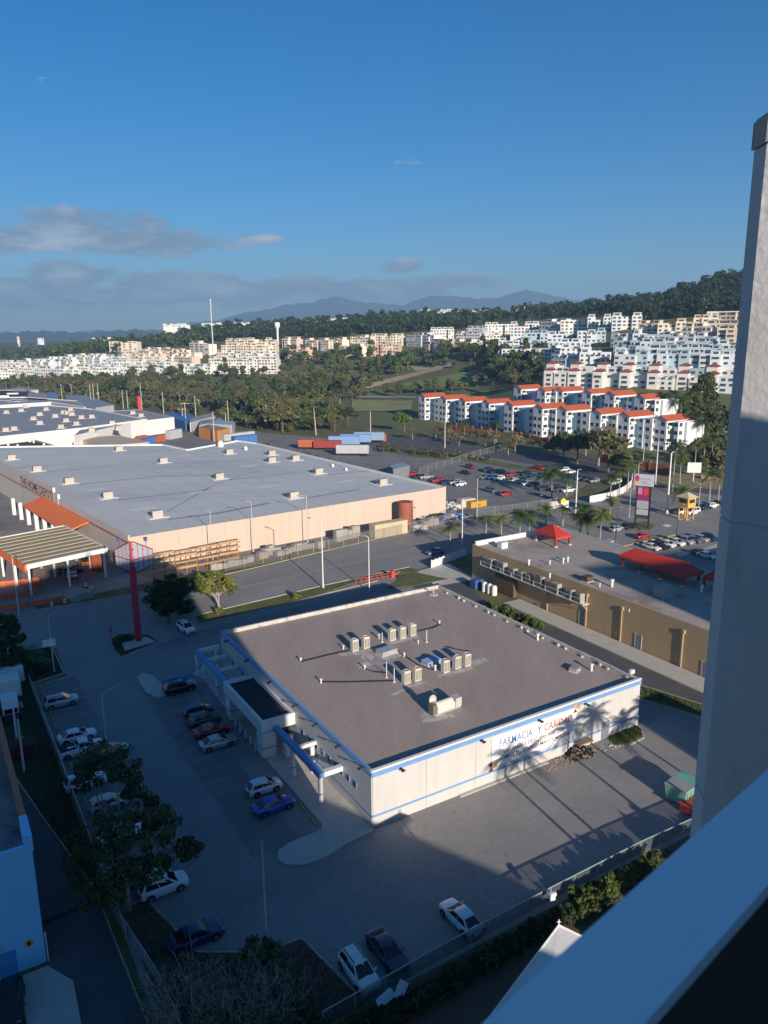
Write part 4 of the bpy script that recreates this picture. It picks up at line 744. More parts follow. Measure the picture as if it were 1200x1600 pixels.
for (x, y, l_, w_) in ((225, 795, 6, 2.5), (305, 770, 4, 2), (420, 760, 8, 2), (540, 752, 5, 2), (150, 765, 5, 2), (390, 728, 6, 3), (290, 712, 7, 2), (90, 730, 6, 2)): q = at(x, y, uz); c2_ = MB(); c2_.T = Matrix.Translation(q) @ Matrix.Rotation(hd.rotation_euler[2] + (x % 3 - 1) * .05, 4, 'Z'); c2_.box(-l_ / 2, l_ / 2, -w_ / 2, w_ / 2, .007, .014); c2_.T = None; kind(c2_.build('roof_patch', pch), 'stuff')
# things along the warehouse wall
rust = M('rust_tank', (.30, .10, .07), .7, .15, .6, stain=.4)
tk_ = thing('storage_tank', 'rust red cylindrical tank with a ladder against the pink wall', 'tank', at(633, 823), GA)
MB().tube((0, 0, 0), (0, 0, 6.8), 1.9, 24).build('shell', rust, tk_, smooth=40); l_ = MB()
for x in (-.3, .3): l_.tube((1.4 + x * .7, -1.45 + x * .5, 0), (1.4 + x * .7, -1.45 + x * .5, 7.3), .06, 6)
for i in range(16): l_.tube((1.19, -1.6, .4 + i * .42), (1.61, -1.3, .4 + i * .42), .04, 5)
l_.build('ladder', rust, tk_)
def container(name, label, px, py, rot, sx, sy, sz, m, z=.05, doors=None, wheels=False, group=None, trailer=False):
    t = thing(name, label, 'trailer' if wheels else 'container', at(px, py, 0), rot, group); z0 = 1.1 if wheels else z
    b = MB(); b.box(-sx / 2, sx / 2, -sy / 2, sy / 2, z0, z0 + sz)
    n = int(sx / .6)
    for i in range(n):
        x = -sx / 2 + (i + .3) * sx / n
        for s in (-1, 1): b.box(x, x + sx / n * .45, min(s * sy / 2, s * (sy / 2 + .05)), max(s * sy / 2, s * (sy / 2 + .05)), z0 + .12, z0 + sz - .12)
    b.build('body', m, t)
    MB().box(-sx / 2 + .1, sx / 2 - .1, -sy / 2 + .08, sy / 2 - .08, z0 + sz + .002, z0 + sz + .06).build('roof', doors or m, t)
    for s in (-1, 1): MB().box(sx / 2 + .003, sx / 2 + .07, .02 if s > 0 else -sy / 2 + .05, sy / 2 - .05 if s > 0 else -.02, z0 + .1, z0 + sz - .1).build('door', doors or m, t)
    if wheels:
        wm = MB(); wm.tube((0, -.25, .5), (0, .25, .5), .5, 12); wmm = wm.mesh('wheel', tyre, 40)
        for x in (sx / 2 - 1.2, sx / 2 - 2.5):
            for s in (-1, 1): link('wheel', wmm, t, (x, s * (sy / 2 - .3), 0))
        MB().box(-sx / 2 + .2, sx / 2 - .2, -.5, .5, .75, 1.09).tube((-sx / 2 + 2.4, -.7, 0), (-sx / 2 + 2.4, -.7, 1.1), .09, 6).tube((-sx / 2 + 2.4, .7, 0), (-sx / 2 + 2.4, .7, 1.1), .09, 6).build('chassis', black, t)
    return t
cor = M('container_orange', (.42, .11, .05), .7, .12, .6, stain=.3); crd = M('container_red', (.30, .05, .05), .7, .12, .6, stain=.3); cgy = M('container_grey', (.42, .44, .46), .6, .08, .6); cbl = M('container_blue', (.20, .32, .55), .6, .1, .6); cbd = M('container_navy', (.06, .16, .40), .6, .1, .6); cye = M('container_cream', (.55, .46, .30), .8, .12, .6, stain=.3)
container('storage_container', 'cream container against the pink wall beside the red tank', 607, 836, GA + R(3), 10, 2.6, 3.4, cye)
gy = 'containers and trailers in the yard'
container('shipping_container', 'orange container trailer, front left in the yard', 489, 702, GA + R(-36), 12.5, 2.6, 3.2, cor, wheels=True, group=gy)
container('shipping_container', 'dark red container trailer between the orange and grey ones', 512, 703, GA + R(-36), 12, 2.6, 3.0, crd, wheels=True, group=gy)
container('box_trailer', 'grey box trailer standing out in front of the others', 551, 712, GA + R(-36), 13.5, 2.6, 3.4, cgy, wheels=True, group=gy)
container('box_trailer', 'pale blue trailer, left of the three at the back of the yard', 538, 697, GA + R(-36), 14, 2.6, 3.4, cbl, wheels=True, group=gy)
container('box_trailer', 'pale blue trailer, middle of the three at the back of the yard', 556, 694, GA + R(-36), 14, 2.6, 3.4, cbl, wheels=True, group=gy)
container('box_trailer', 'blue trailer, right of the three at the back of the yard', 577, 691, GA + R(-36), 14, 2.6, 3.6, M('trailer_steel', (.24, .33, .47), .6), wheels=True, group=gy)
container('shipping_container', 'orange container end behind the blue trailers', 592, 689, GA + R(-36), 7, 2.6, 3.2, cor, group=gy)
container('shipping_container', 'blue container beside the white warehouse corner in the distance', 232, 694, GA + R(30), 7, 2.6, 3.0, cbd); container('shipping_container', 'left orange container beside the distant blue container', 222, 691, GA + R(30), 6, 2.6, 3.0, cor); container('shipping_container', 'right orange container beside the distant blue container', 249, 690, GA + R(30), 6, 2.6, 3.0, cor)
container('shipping_container', 'grey container behind the orange container near the white wall', 272, 685, GA + R(35), 9, 3, 4.2, cgy); container('shipping_container', 'blue container behind the far parapet beside the orange shed', 382, 694, GA + R(10), 12, 3, 4, cbd); container('shipping_container', 'long white and blue container left of the yard', 372, 686, GA + R(15), 18, 3, 3, cgy)
tr = thing('toolbox_tractor', 'small yellow tractor with a load at the left end of the yard', 'tractor', at(420, 702), GA); MB().box(-1.5, .6, -.8, .8, .7, 1.6).build('body', M('tractor_yellow', (.65, .28, .03), .5), tr); MB().box(-1.2, 0, -.7, .7, 1.62, 2.5).build('cab', black, tr)
wmm = MB().tube((0, -.2, .55), (0, .2, .55), .55, 10).mesh('wheel', tyre, 40)
for x in (-1.1, .4):
    for s in (-1, 1): link('wheel', wmm, tr, (x, s * .85, 0))
MB().box(-5, -1.7, -.8, .8, .5, .75).box(-4.6, -2.2, -.7, .7, .76, 1.3).build('trailer_bed', cgy, tr)
# lumber rack
lr = thing('lumber_rack', 'orange cantilever rack of timber against the warehouse wall', 'storage rack', at(243, 906), hd.rotation_euler[2])
wood = M('timber', (.46, .30, .17), .8, .2, 2.0, stretch=(.2, 1, 1)); osteel = M('rack_orange', (.45, .16, .05), .6)
for i in range(9): MB().box(i * 2.4 - .1, i * 2.4 + .1, .8, 1.1, 0, 5.2).box(i * 2.4 - .06, i * 2.4 + .06, -.7, .8, 1.3, 1.45).box(i * 2.4 - .06, i * 2.4 + .06, -.7, .8, 2.6, 2.75).box(i * 2.4 - .06, i * 2.4 + .06, -.7, .8, 3.9, 4.05).box(i * 2.4 - .06, i * 2.4 + .06, -.7, .8, 5.05, 5.2).build('upright', osteel, lr)
for z_ in (1.46, 2.76, 4.06, 5.21):
    for i in range(4): MB().box(i * 4.9 - .5, i * 4.9 + 4.2, -.6, .5, z_ + .003, z_ + .25 + .12 * ((i * 7 + int(z_)) % 3)).build('timber_stack', wood, lr)
# blocks, pallets and heaps along the wall
pal = M('pallet_goods', (.36, .34, .31), .9, .2, .8, fine=.2, stain=.4)
k = 0
for x, y, sx, sy, sz in ((410, 869, 2.4, 1.5, 1.8), (418, 864, 3, 1.5, 2.2), (430, 862, 2.5, 1.4, 1.5), (442, 864, 4, 1.4, 1.4), (458, 858, 3, 1.4, 1.5), (470, 856, 3, 1.5, 1.8), (482, 854, 2.6, 1.5, 1.5), (500, 853, 2.2, 1.4, 2.2), (529, 843, 2.2, 1.5, 3), (545, 838, 4, 1.5, 3), (553, 835, 3, 1.5, 2.6), (355, 884, 8, 1, 1.6), (380, 878, 5, 1, 1.4), (672, 818, 5, 1.4, 2.0), (655, 826, 5, 1.2, 1.8)):
    k += 1; t = thing('pallet_load', f"grey pallet load by the warehouse fence, {ORD[k - 1]} from the lumber rack", 'pallet load', at(x, y + 3), GA + R(4 + (k * 5) % 7), 'pallet loads along the pink wall')
    MB().box(-sx / 2, sx / 2, -sy / 2, sy / 2, 0, .15).build('pallet', wood, t); n2 = max(1, int(sx / 1.3))
    for i in range(n2): MB().box(-sx / 2 + i * sx / n2 + .04, -sx / 2 + (i + 1) * sx / n2 - .04, -sy / 2 + .05, sy / 2 - .05, .153, sz * (1 - .12 * ((i + k) % 3))).build('block', pal, t)
def heap(name, label, cat, px, py, rx, ry, h, mats, n=90, s=.5, z=0):
    mb = MB()
    for i in range(n):
        r = math.sqrt(random.random()); t = random.random() * 6.28; x, y = rx * r * math.cos(t), ry * r * math.sin(t); zz_ = h * (1 - r) * random.uniform(.6, 1)
        q = s * random.uniform(.4, 1.2); mb.T = Matrix.Translation((x, y, zz_)) @ Matrix.Rotation(random.random() * 3, 4, 'Z') @ Matrix.Rotation(random.uniform(-.5, .5), 4, 'X')
        mb.box(-q, q, -q * .6, q * .6, -.05, q * .4, random.randrange(len(mats)))
    mb.T = None; return tag(mb.build(name, mats, None, at(px, py, z), GA), label, cat)
heap('tarpaulin_heap', 'dark heap of bagged stock with a blue tarp right of the tank', 'heap', 685, 812, 9, 2.5, 1.6, [black, M('dark_bag', (.09, .08, .075), .8), cgy, M('tarp_blue', (.05, .25, .65), .6)], 150, .8)
heap('scrap_heap', 'pale heap of scrap beside the far corner of the warehouse', 'heap', 713, 790, 6, 4, 1.5, [cgy, white, pal], 120, .7)
yb = thing('skip_bin', 'yellow skip bin behind the warehouse corner', 'skip', at(744, 792), GA); MB().box(-2.9, 2.9, -1.2, 1.2, .15, 1.9).build('body', M('skip_yellow', (.50, .30, .04), .6), yb)
for i in range(6): MB().box(-2.8 + i * 1.05, -2.6 + i * 1.05, -1.28, -1.203, .2, 1.8).build('rib', M('skip_yellow', (0, 0, 0)), yb)
pb = container('storage_container', 'pinkish white container left of the yellow skip', 728, 791, GA, 5, 2.4, 2.2, M('pinkwhite', (.55, .47, .44), .8))
# garden forecourt goods
omesh = M('orange_netting', (.62, .15, .07), .8, .2, 1.2, fine=.2)
for i, (x, y, l_, r_) in enumerate(((18, 935, 10, 30), (25, 915, 9, 20), (40, 950, 14, 28), (52, 925, 7, 100))):
    nb_ = thing('safety_netting', f"orange safety netting in the garden forecourt, {('left of the canopy post', 'behind the canopy post', 'longest run along the road', 'beside the canopy post at the back')[i]}", 'netting', at(x, y), R(r_), 'orange netting'); n_ = 6
    for j in range(n_): MB().box(-l_ / 2 + j * l_ / n_, -l_ / 2 + (j + 1) * l_ / n_ - .1, -.04 + .2 * (j % 2), .04 + .2 * (j % 2), .05, 1.15).build('net_panel', omesh, nb_); MB().tube((-l_ / 2 + j * l_ / n_, 0, 0), (-l_ / 2 + j * l_ / n_, 0, 1.3), .06, 6).build('stake', orange, nb_)
bar = MB(); bar.tube((0, 0, 0), (0, 0, .12), .42, 12, m=2)
for i in range(5): bar.tube((0, 0, .12 + i * .2), (0, 0, .32 + i * .2), .30 - .012 * i, 12, .29 - .012 * i, m=i % 2)
brm = bar.mesh('traffic_barrel', [M('barrel_orange', (.72, .16, .04), .6), white, black], 40)
for x, y, s, lb in ((109, 905, 1.9, 'left of the upright pair under the canopy'), (117, 904, 1.9, 'right of the upright pair under the canopy'), (134, 918, 1.1, 'left of the two on the open forecourt'), (145, 922, 1.1, 'right of the two on the open forecourt'), (102, 944, 1.2, 'alone beside the grey crates'), (81, 948, 1.0, 'small one at the end of the netting')): o = link('traffic_barrel', brm, None, at(x, y)); o.scale = (s,) * 3; tag(o, 'orange and white traffic barrel, ' + lb, 'traffic barrel', 'traffic barrels')
for x, y, lb in ((117, 940, 'left'), (128, 937, 'middle'), (139, 934, 'right')): t = thing('goods_crate', f"grey wrapped crate, {lb} one of three at the forecourt kerb", 'crate', at(x, y), GA, 'grey crates'); MB().box(-.8, .8, -.6, .6, .15, 1.3).build('load', pal, t); MB().box(-.85, .85, -.65, .65, 0, .147).build('pallet', wood, t)
fk = thing('forklift', 'orange forklift parked deep under the garden canopy', 'forklift', at(135, 885), GA); MB().box(-1, .8, -.6, .6, .3, 1.2).build('body', orange, fk); MB().box(-.8, .2, -.55, .55, 1.21, 2.2).build('cab', black, fk); MB().box(.85, 1.0, -.5, .5, .1, 3).build('mast', black, fk)
heap('stock_heap', 'dark stacked stock in the shade under the garden canopy', 'heap', 113, 893, 3, 2, 2, [black, pal, cgy], 60, .6)
dr = MB().box(0, .2, -1.6, 1.6, 0, 4); tag(dr.build('roller_door', M('door_rust', (.32, .09, .05), .6), None, at(153, 893) + Vector((0, 0, 0)), GA + R(42)), 'rust red roller door beside the garden canopy', 'door')
# fence along the warehouse
wire = meshmat('chain_link', (.25, .25, .25), .14); wired = meshmat('chain_link_dark', (.12, .14, .14), .35)
def fence(name, label, pts, h, step=3.0, m=None, pm=None, group=None, toprail=.035, cat='fence'):
    t = thing(name, label, cat, pts[0], 0, group); o0 = Vector((pts[0].x, pts[0].y, pts[0].z)); pme_ = MB().tube((0, 0, 0), (0, 0, h), .05, 6).mesh('post', pm or metal)
    for a, b in zip(pts, pts[1:]):
        L_ = (b - a).length; n_ = max(1, round(L_ / step)); d_ = (b - a) / n_; an = math.atan2(d_.y, d_.x); l1_ = d_.length
        pan_ = MB().box(.05, l1_ - .05, -.004, .004, .06, h - .08).mesh('wire_panel', m or wire); ra = MB().tube((0, 0, h - .05), (l1_, 0, h - .05), toprail, 6).mesh('top_rail', pm or metal)
        for i in range(n_):
            q = a + d_ * i - o0; link('post', pme_, t, q); link('wire_panel', pan_, t, q, an); link('top_rail', ra, t, q, an)
    link('post', pme_, t, pts[-1] - o0); return t
fence('wire_fence', 'long wire fence between the pink wall and the road verge', PX((352, 893), (440, 876), (560, 850), (640, 832), (700, 818), (712, 805)), 2.6, 4)
fence('wire_fence', 'wire fence between the staff car park and the road', PX((745, 812), (800, 806), (870, 795)), 3.2, 5); fence('wire_fence', 'wire fence between the trailer yard and the staff car park', PX((655, 742), (740, 715), (790, 702)), 2.6, 6)
# ---------------------------------------------------------------- tan building to the right
tan = M('tan_wall', (.45, .32, .18), .85, .06, .3, fine=.05, stain=.25, stain_rgb=(.33, .235, .13), stain_scale=.8, stretch=(1, 1, .12))
croof = M('worn_roof', (.40, .35, .305), .95, .18, .25, .1, 6, fine=.2, stain=.75, stain_rgb=(.20, .17, .15), stain_scale=.13)
yb0, yb1, yw, yh = -30.0, 60.0, 23.5, 7.4
tnb = thing('tan_building', 'long tan shop building with doors and downpipes right of the pharmacy', 'shop building', g2w(59.4, 0), GA)
MB().box(.3, yw - .3, yb0 + .3, yb1 - .3, 0, yh - .25).build('roof', croof, tnb)
wallrow((0, yb1, 0), (0, yb0, 0), 15, 0, yh, .3, tan, tnb, gap=.02)
wallrow((yw, yb1 - .0, 0), (.3, yb1, 0), 4, 0, yh, .3, tan, tnb, gap=.02)
wallrow((yw, yb0, 0), (yw, yb1 - .3, 0), 12, 0, yh + .5, .3, M('pale_parapet', (.50, .50, .49), .8, .1), tnb, gap=.02)
MB().box(.31, yw - .3, yb1 - .75, yb1 - .34, yh - .3, yh + .7).build('parapet', white, tnb)
gd = MB().box(-.06, -.003, 0, 1.15, .14, 2.4, 0).box(-.08, -.003, -.12, -.003, .14, 2.5, 1).box(-.08, -.003, 1.153, 1.27, .14, 2.5, 1).mesh('door', [M('slate_door', (.20, .21, .26), .6), concrete])
for v in (28.5, 16.2, 3.8, -9): link('door', gd, tnb, (0, v, 0))
dpm = MB().box(-.32, -.003, -.25, .25, 5.6, 6.2).tube((-.16, 0, .14), (-.16, 0, 5.6), .11, 8).mesh('downpipe', M('pipe_tan', (.42, .33, .20), .8))
for v in (50, 37.5, 28.0, 20.3, 8.5, -4): link('downpipe', dpm, tnb, (0, v, 0))
MB().box(-.9, -.003, 46, 51.5, 0.14, 4.6).build('dark_recess', M('recess_brown', (.12, .085, .06), .9), tnb)
rdt = M('red_stain', (.36, .09, .06), .9); MB().box(3.0, 4.4, yb1 + .003, yb1 + .03, 3.5, 7.3).build('painted_patch', rdt, tnb)
# shelf of condensers hung on the wall
shf = thing('condenser_shelf', 'white steel shelf carrying old condensers along the tan wall', 'shelf', g2w(59.4, 0), GA)
ss = MB(); ss.box(-1.5, -.08, 27.4, 55.5, 4.4, 4.5)
for i in range(9): ss.tube((-1.4, 27.8 + i * 3.4, 4.4), (-.1, 27.8 + i * 3.4, 3.2), .05, 5)
ss.build('shelf', white, shf); r_ = MB(); r_.tube((-1.5, 27.4, 5.3), (-1.5, 55.5, 5.3), .04, 5)
for i in range(10): r_.tube((-1.5, 27.5 + i * 3.1, 4.5), (-1.5, 27.5 + i * 3.1, 5.3), .035, 5)
r_.build('railing', white, shf)
oldac = M('old_condenser', (.32, .33, .30), .7, .2, 1.5, stain=.4)
for i, (v, l_, h_) in enumerate(((53.5, 2.6, 1.7), (49.8, 2.4, 1.9), (46.4, 1.6, 1.5), (44.0, 1.4, 1.4), (41.8, 1.4, 1.5), (39.2, 2.2, 1.9), (35.6, 3.4, 1.8), (31.2, 1.3, 1.6), (29.0, 1.2, 1.6))):
    t = thing('old_condenser', f"old condenser on the white wall shelf, {ORD[i]} from the left", 'condenser unit', g2w(58.6, v, 4.52), GA, 'condensers on the wall shelf')
    MB().box(-.55, .55, -l_ / 2, l_ / 2, 0, h_).build('casing', oldac, t); MB().box(-.60, -.553, -l_ / 2 + .12, l_ / 2 - .12, .15, h_ - .15).build('grille', acgrille, t); MB().tube((0, 0, h_), (0, 0, h_ + .12), .4, 12).build('fan_shroud', acgrille, t)
def Y(u, v): return g2w(59.4 + u, v, yh - .24)
for px, lb, s in (((880, 880), 'left one of the white twin vents on the tan building roof', 1.5), ((887, 878), 'right one of the white twin vents on the tan building roof', 1.5), ((859, 882), 'small white vent left edge of the tan roof', 1.2), ((859, 903), 'small white vent near the front edge of the tan roof', 1.3), ((937, 917), 'thin white vent beside the dark hatch on the tan roof', 1.0), ((956, 917), 'white turbine vent at the shadow edge of the tan roof', 2.0), ((983, 956), 'small white vent by the lower edge of the tan roof', .7), ((826, 884), 'white vent on the left end of the tan roof', 1.8), ((1096, 925), 'white vent in the shade at the right of the tan roof', 1.8)): o = link('vent_pipe', vpm, None, at(*px, yh - .24)); o.scale = (s * 1.1,) * 3; tag(o, lb, 'vent pipe', 'vents on the tan roof')
boxthing('roof_hatch', 'dark open hatch on the sunlit part of the tan roof', 'roof hatch', (918, 908), yh - .24, 1.6, 1.3, .9, M('hatch_dark', (.09, .075, .065), .8)); boxthing('rooftop_unit', 'grey roof unit standing in the shade of the tan roof', 'rooftop unit', (1038, 930), yh - .24, 3.0, 2.2, 1.5, oldac)
boxthing('roof_fan', 'white roof fan on the left front corner of the tan building', 'roof fan', (785, 856), yh - .24, 1.6, 1.4, 1.2, white)
bn2 = MB().box(-1, 1, -.8, .8, .15, 1.9); tag(bn2.build('blue_bin', M('bin_blue', (.05, .12, .32), .6), None, at(745, 919), GA), 'blue bin at the corner of the tan building', 'bin')
for i, (x, y) in enumerate(((757, 925), (765, 928), (772, 931))): t = thing('gas_cylinder_cage', f"white tank beside the blue bin, {ORD[i]} from the bin", 'tank', at(x, y), GA, 'white tanks'); MB().tube((0, 0, .15), (0, 0, 1.9), .55, 12).build('shell', white, t, smooth=40); MB().tube((0, 0, 1.9), (0, 0, 2.15), .5, 12, .15).build('cap', white, t)
wf = thing('white_wall_fence', 'white slatted fence closing the ramp left of the tan building', 'fence', at(674, 888), 0); a, b = at(674, 888), at(728, 868); dd = (b - a) / 9
for i in range(9): q = dd * i; MB().box(.02, dd.length - .02, -.05, .05, .1, 1.7).build('panel', white, wf, q, math.atan2(dd.y, dd.x)); MB().box(-.08, .08, -.08, .08, 0, 1.9).build('post', white, wf, q + Vector((0, 0, 0)), GA)
sheet('pavement_slab', PX((650, 893), (700, 880), (745, 905), (690, 915)), .03, concrete)
sheet('manhole_pad', PX((668, 906), (684, 900), (694, 906), (678, 913)), .036, white); sheet('manhole_cover', PX((676, 906), (683, 904), (687, 907), (679, 909)), .04, darkroof)
redc = M('canopy_red', (.50, .045, .035), .55, .06, .4, fine=.04)
def red_canopy(label, corners, ridge, z, h, posts):
    t = thing('red_canopy', label, 'canopy', (*corners[0].xy, yh - .24)); o0 = Vector(t.location); c_ = [q - o0 for q in corners]; r_ = [q - o0 + Vector((0, 0, h)) for q in ridge]; mb = MB()
    if len(r_) == 1:
        for i in range(4): mb.quad(c_[i], c_[(i + 1) % 4], r_[0])
    else: mb.quad(c_[0], c_[1], r_[1], r_[0]); mb.quad(c_[1], c_[2], r_[1]); mb.quad(c_[2], c_[3], r_[0], r_[1]); mb.quad(c_[3], c_[0], r_[0])
    for i in range(4): a, b = c_[i], c_[(i + 1) % 4]; mb.quad(a, b, b - Vector((0, 0, .45)), a - Vector((0, 0, .45)))
    mb.quad(*[q - Vector((0, 0, .4)) for q in c_]); mb.build('roof', redc, t); pm_ = MB().box(-.18, .18, -.18, .18, 0, z - .3).mesh('post', M('post_red', (.28, .05, .04), .7)); ft = MB().box(-.35, .35, -.35, .35, 0, .3).mesh('footing', concrete)
    for f in posts: q = (c_[0].lerp(c_[1], f[0])).lerp(c_[3].lerp(c_[2], f[0]), f[1]); q.z = 0; link('post', pm_, t, q, GA); link('footing', ft, t, q, GA)
    return t
zt = yh + 1.9
k_ = [at(835.5, 828.5, zt), at(868.7, 840, zt), at(892.4, 836, zt), at(859, 824.6, zt)]; ctr2 = sum(k_, Vector()) / 4
red_canopy('square red pyramid canopy on the far corner of the tan roof', k_, [ctr2], 2.14, 1.9, ((.04, .04), (.96, .04), (.96, .96), (.04, .96)))
k_ = [at(966, 867, zt), at(1071, 900, zt), at(1100, 893, zt), at(997, 861, zt)]
red_canopy('long red hipped canopy along the far side of the tan roof', k_, [at(991, 856.5, zt + 1.6), at(1075, 878, zt + 1.6)], 2.14, 0, ((.06, .06), (.35, .06), (.65, .06), (.95, .06), (.06, .94), (.35, .94), (.65, .94), (.95, .94)))
k_ = [at(1099, 900, zt), at(1122, 908, zt), at(1140, 902, zt), at(1117, 894, zt)]
red_canopy('red canopy corner cut off by the concrete fin', k_, [sum(k_, Vector()) / 4], 2.14, 1.4, ((.06, .06), (.94, .06)))
# ---------------------------------------------------------------- plaza
sheet('plaza_lot', PX((780, 870), (820, 800), (870, 785), (990, 762), (1010, 745), (1250, 745), (1350, 900), (1100, 1000)), .022, asphalt)
sheet('avenue', PX((560, 672), (640, 681), (760, 690), (880, 704), (960, 716), (1250, 752), (1250, 790), (1010, 760), (940, 750), (860, 730), (745, 712), (600, 700), (540, 690)), .026, asphalt_dark)
sheet('grass_verge', PX((590, 698), (690, 708), (740, 715), (860, 735), (860, 742), (740, 722), (640, 713), (590, 704)), .03, grassm); sheet('lawn', PX((1040, 735), (1250, 745), (1250, 775), (1060, 760), (1000, 748)), .032, M('dry_lawn', (.26, .225, .11), .95, .3, .2, fine=.3))
mk2 = MB()
for l in (((955, 816), (1035, 797), (1130, 775)), ((960, 800), (1100, 772)), ((1080, 760), (1140, 745))): strip(mk2, [at(*q) for q in l], .5, .034, .038)
for l in (((952, 858), (1055, 836)), ((800, 880), (955, 856))): strip(mk2, [at(*q) for q in l], .45, .02, .16, 1)
strip(mk2, [at(1060, 869), at(1125, 851)], 1.4, .02, .15, 2); mk2.build('plaza_kerbs', [wline, yline, concrete]); kind(bpy.data.objects['plaza_kerbs'], 'structure')
slab('traffic_island', PX((990, 818), (1010, 815), (1024, 822), (1016, 829), (1000, 829)), 0, .16, grassm); slab('traffic_island', PX((1045, 806), (1060, 802), (1080, 808), (1078, 813), (1060, 812)), 0, .16, kerbm)
slab('traffic_island', PX((1030, 765), (1062, 757), (1090, 760), (1072, 768), (1046, 771)), 0, .16, M('dry_lawn', (0, 0, 0)))
mpl = sheet('manhole_pad', PX((1034, 821), (1042, 819), (1051, 822), (1043, 824)), .045, white)
mg = M('sign_magenta', (.26, .025, .11), .5, .05); rd2 = M('sign_red', (.50, .06, .07), .5, .05); gl_ = M('print_grey', (.30, .33, .38), .6, .05)
ps = thing('plaza_sign', 'tall plaza sign board on two black posts', 'sign', at(1002, 824), R(31.3 - 62)); ps.scale = (.64, 1, 1)
pb_ = MB().box(-.25, .25, -.25, .25, 0, 11.5).mesh('post', black)
for x in (-2.6, 2.6): link('post', pb_, ps, (x, 0, 0))
tp = MB(); tp.box(-3.6, 3.6, -.4, .4, 11.0, 14.0); tpo = tp.build('sign_box', [M('sign_white', (.46, .49, .54), .5)], ps); MB().quad((-3.5, -.41, 11.0), (-2.0, -.41, 11.0), (-2.0, -.41, 13.9), (-3.5, -.41, 13.9)).build('logo_panel', M('logo_peach', (.70, .45, .28), .6), tpo)
lg = MB()
for r_, m_, y_ in ((.85, 0, -.42), (.6, 1, -.425), (.38, 0, -.43)): lg.add([(-2.7 + r_ * math.cos(i * .3927), y_, 12.9 + r_ * math.sin(i * .3927)) for i in range(16)], [tuple(range(16))], m_)
lg.build('logo', [rd2, M('logo_violet', (.16, .06, .30), .5)], tpo)
gp = MB()
for i, (x0, x1, z_) in enumerate(((-1.3, 2.9, 12.6), (-1.2, 1.8, 11.9), (-.6, 2.7, 11.4))):
    for j in range(int((x1 - x0) / .45)): gp.quad((x0 + j * .45, -.41, z_), (x0 + j * .45 + .32, -.41, z_), (x0 + j * .45 + .32, -.41, z_ + .38), (x0 + j * .45, -.41, z_ + .38))
gp.build('faded_print', gl_, tpo)
pnm = MB().box(-2.35, 2.35, -.2, .2, 7.3, 10.7).build('sign_panel', mg, ps); lp2 = MB(); lp2.add([(.95 + 1.05 * math.cos(i * .3927), -.22, 9.5 + 1.05 * math.sin(i * .3927)) for i in range(16)], [tuple(range(16))]); lp2.build('disc', rd2, pnm); MB().quad((-2.2, -.215, 8.7), (-.5, -.215, 8.7), (-.5, -.215, 10.5), (-2.2, -.215, 10.5)).build('print', M('print_pink', (.45, .22, .38), .6), pnm)
MB().box(-2.35, 2.35, -.2, .2, 5.0, 7.1).build('sign_panel', M('sign_grey', (.33, .35, .37), .6), ps); MB().box(-2.35, 2.35, -.2, .2, 3.4, 4.8).build('sign_panel', M('sign_pale', (.36, .40, .42), .6), ps); MB().box(-2.35, 2.35, -.2, .2, 2.4, 3.2).build('sign_panel', darkroof, ps)
gt = thing('guard_tower', 'yellow guard box on stilts with a pale hipped roof in the plaza', 'guard tower', at(1071, 811), GA); yel = M('tower_yellow', (.68, .38, .08), .7, .08)
MB().box(-1.6, 1.6, -1.6, 1.6, 3.4, 6.1).build('cabin', yel, gt); rf = MB(); rf.add([(-2.2, -2.2, 6.2), (2.2, -2.2, 6.2), (2.2, 2.2, 6.2), (-2.2, 2.2, 6.2), (0, 0, 7.5)], [(0, 1, 4), (1, 2, 4), (2, 3, 4), (3, 0, 4), (3, 2, 1, 0)]); rf.build('roof', cye, gt)
for x, y in ((-1.3, -1.3), (1.3, -1.3), (-1.3, 1.3), (1.3, 1.3)): MB().box(x - .15, x + .15, y - .15, y + .15, 0, 3.4).build('leg', yel, gt)
for s in (-1, 1): MB().box(-1.1, 1.1, s * 1.62 - .02, s * 1.62 + .02, 4.7, 5.7).build('window', wglass, gt); MB().box(s * 1.62 - .02, s * 1.62 + .02, -1.1, 1.1, 4.7, 5.7).build('window', wglass, gt)
for a in ((1042, 802, 17, 'tall white utility pole between the plaza sign and the guard tower', .6, 0, white, .28), (1024, 757, 14, 'white utility pole before the brick wall in the plaza', .5, 0, white, .2), (1004, 735, 12, 'slim pole before the brick boundary wall', .4, 0, polem, .15), (995, 775, 10, 'concrete pole behind the plaza sign', .4, 0, polec, .16), (899, 808, 13, 'tall white pole beside the yellow diamond sign', .4, 0, white, .2), (961, 857, 9.5, 'dark lamp post behind the tan building, left', .9, R(30), darkroof, .1), (1056, 848, 9, 'dark lamp post before the plaza row of cars', 1.4, R(30), darkroof, .1), (840, 830, 9, 'dark lamp post beside the pyramid canopy', .5, R(30), darkroof, .1), (983, 808, 9, 'slim brown post between the white wall and the plaza sign', .2, 0, polec, .1), (1091, 800, 8, 'leaning lamp post right of the guard tower', 1.5, R(140), polec, .12)): pole_lamp(*a[:4], a[4], a[5], a[6], a[7], group='poles in the plaza')
wl = thing('white_wall', 'curving white panel wall round the staff car park corner', 'wall', at(858, 795), 0); wp = PX((858, 795), (888, 793)) ; wp2 = PX((921, 786), (955, 779), (975, 770), (986, 760), (988, 748)); o0 = wp[0].copy()
for pl in (wp, wp2):
    for a, b in zip(pl, pl[1:]):
        n_ = max(1, int((b - a).length / 3.2)); d_ = (b - a) / n_
        for i in range(n_): q = a + d_ * i - o0; MB().box(.03, d_.length - .03, -.1, .1, 0, 2.1).build('panel', white, wl, q, math.atan2(d_.y, d_.x))
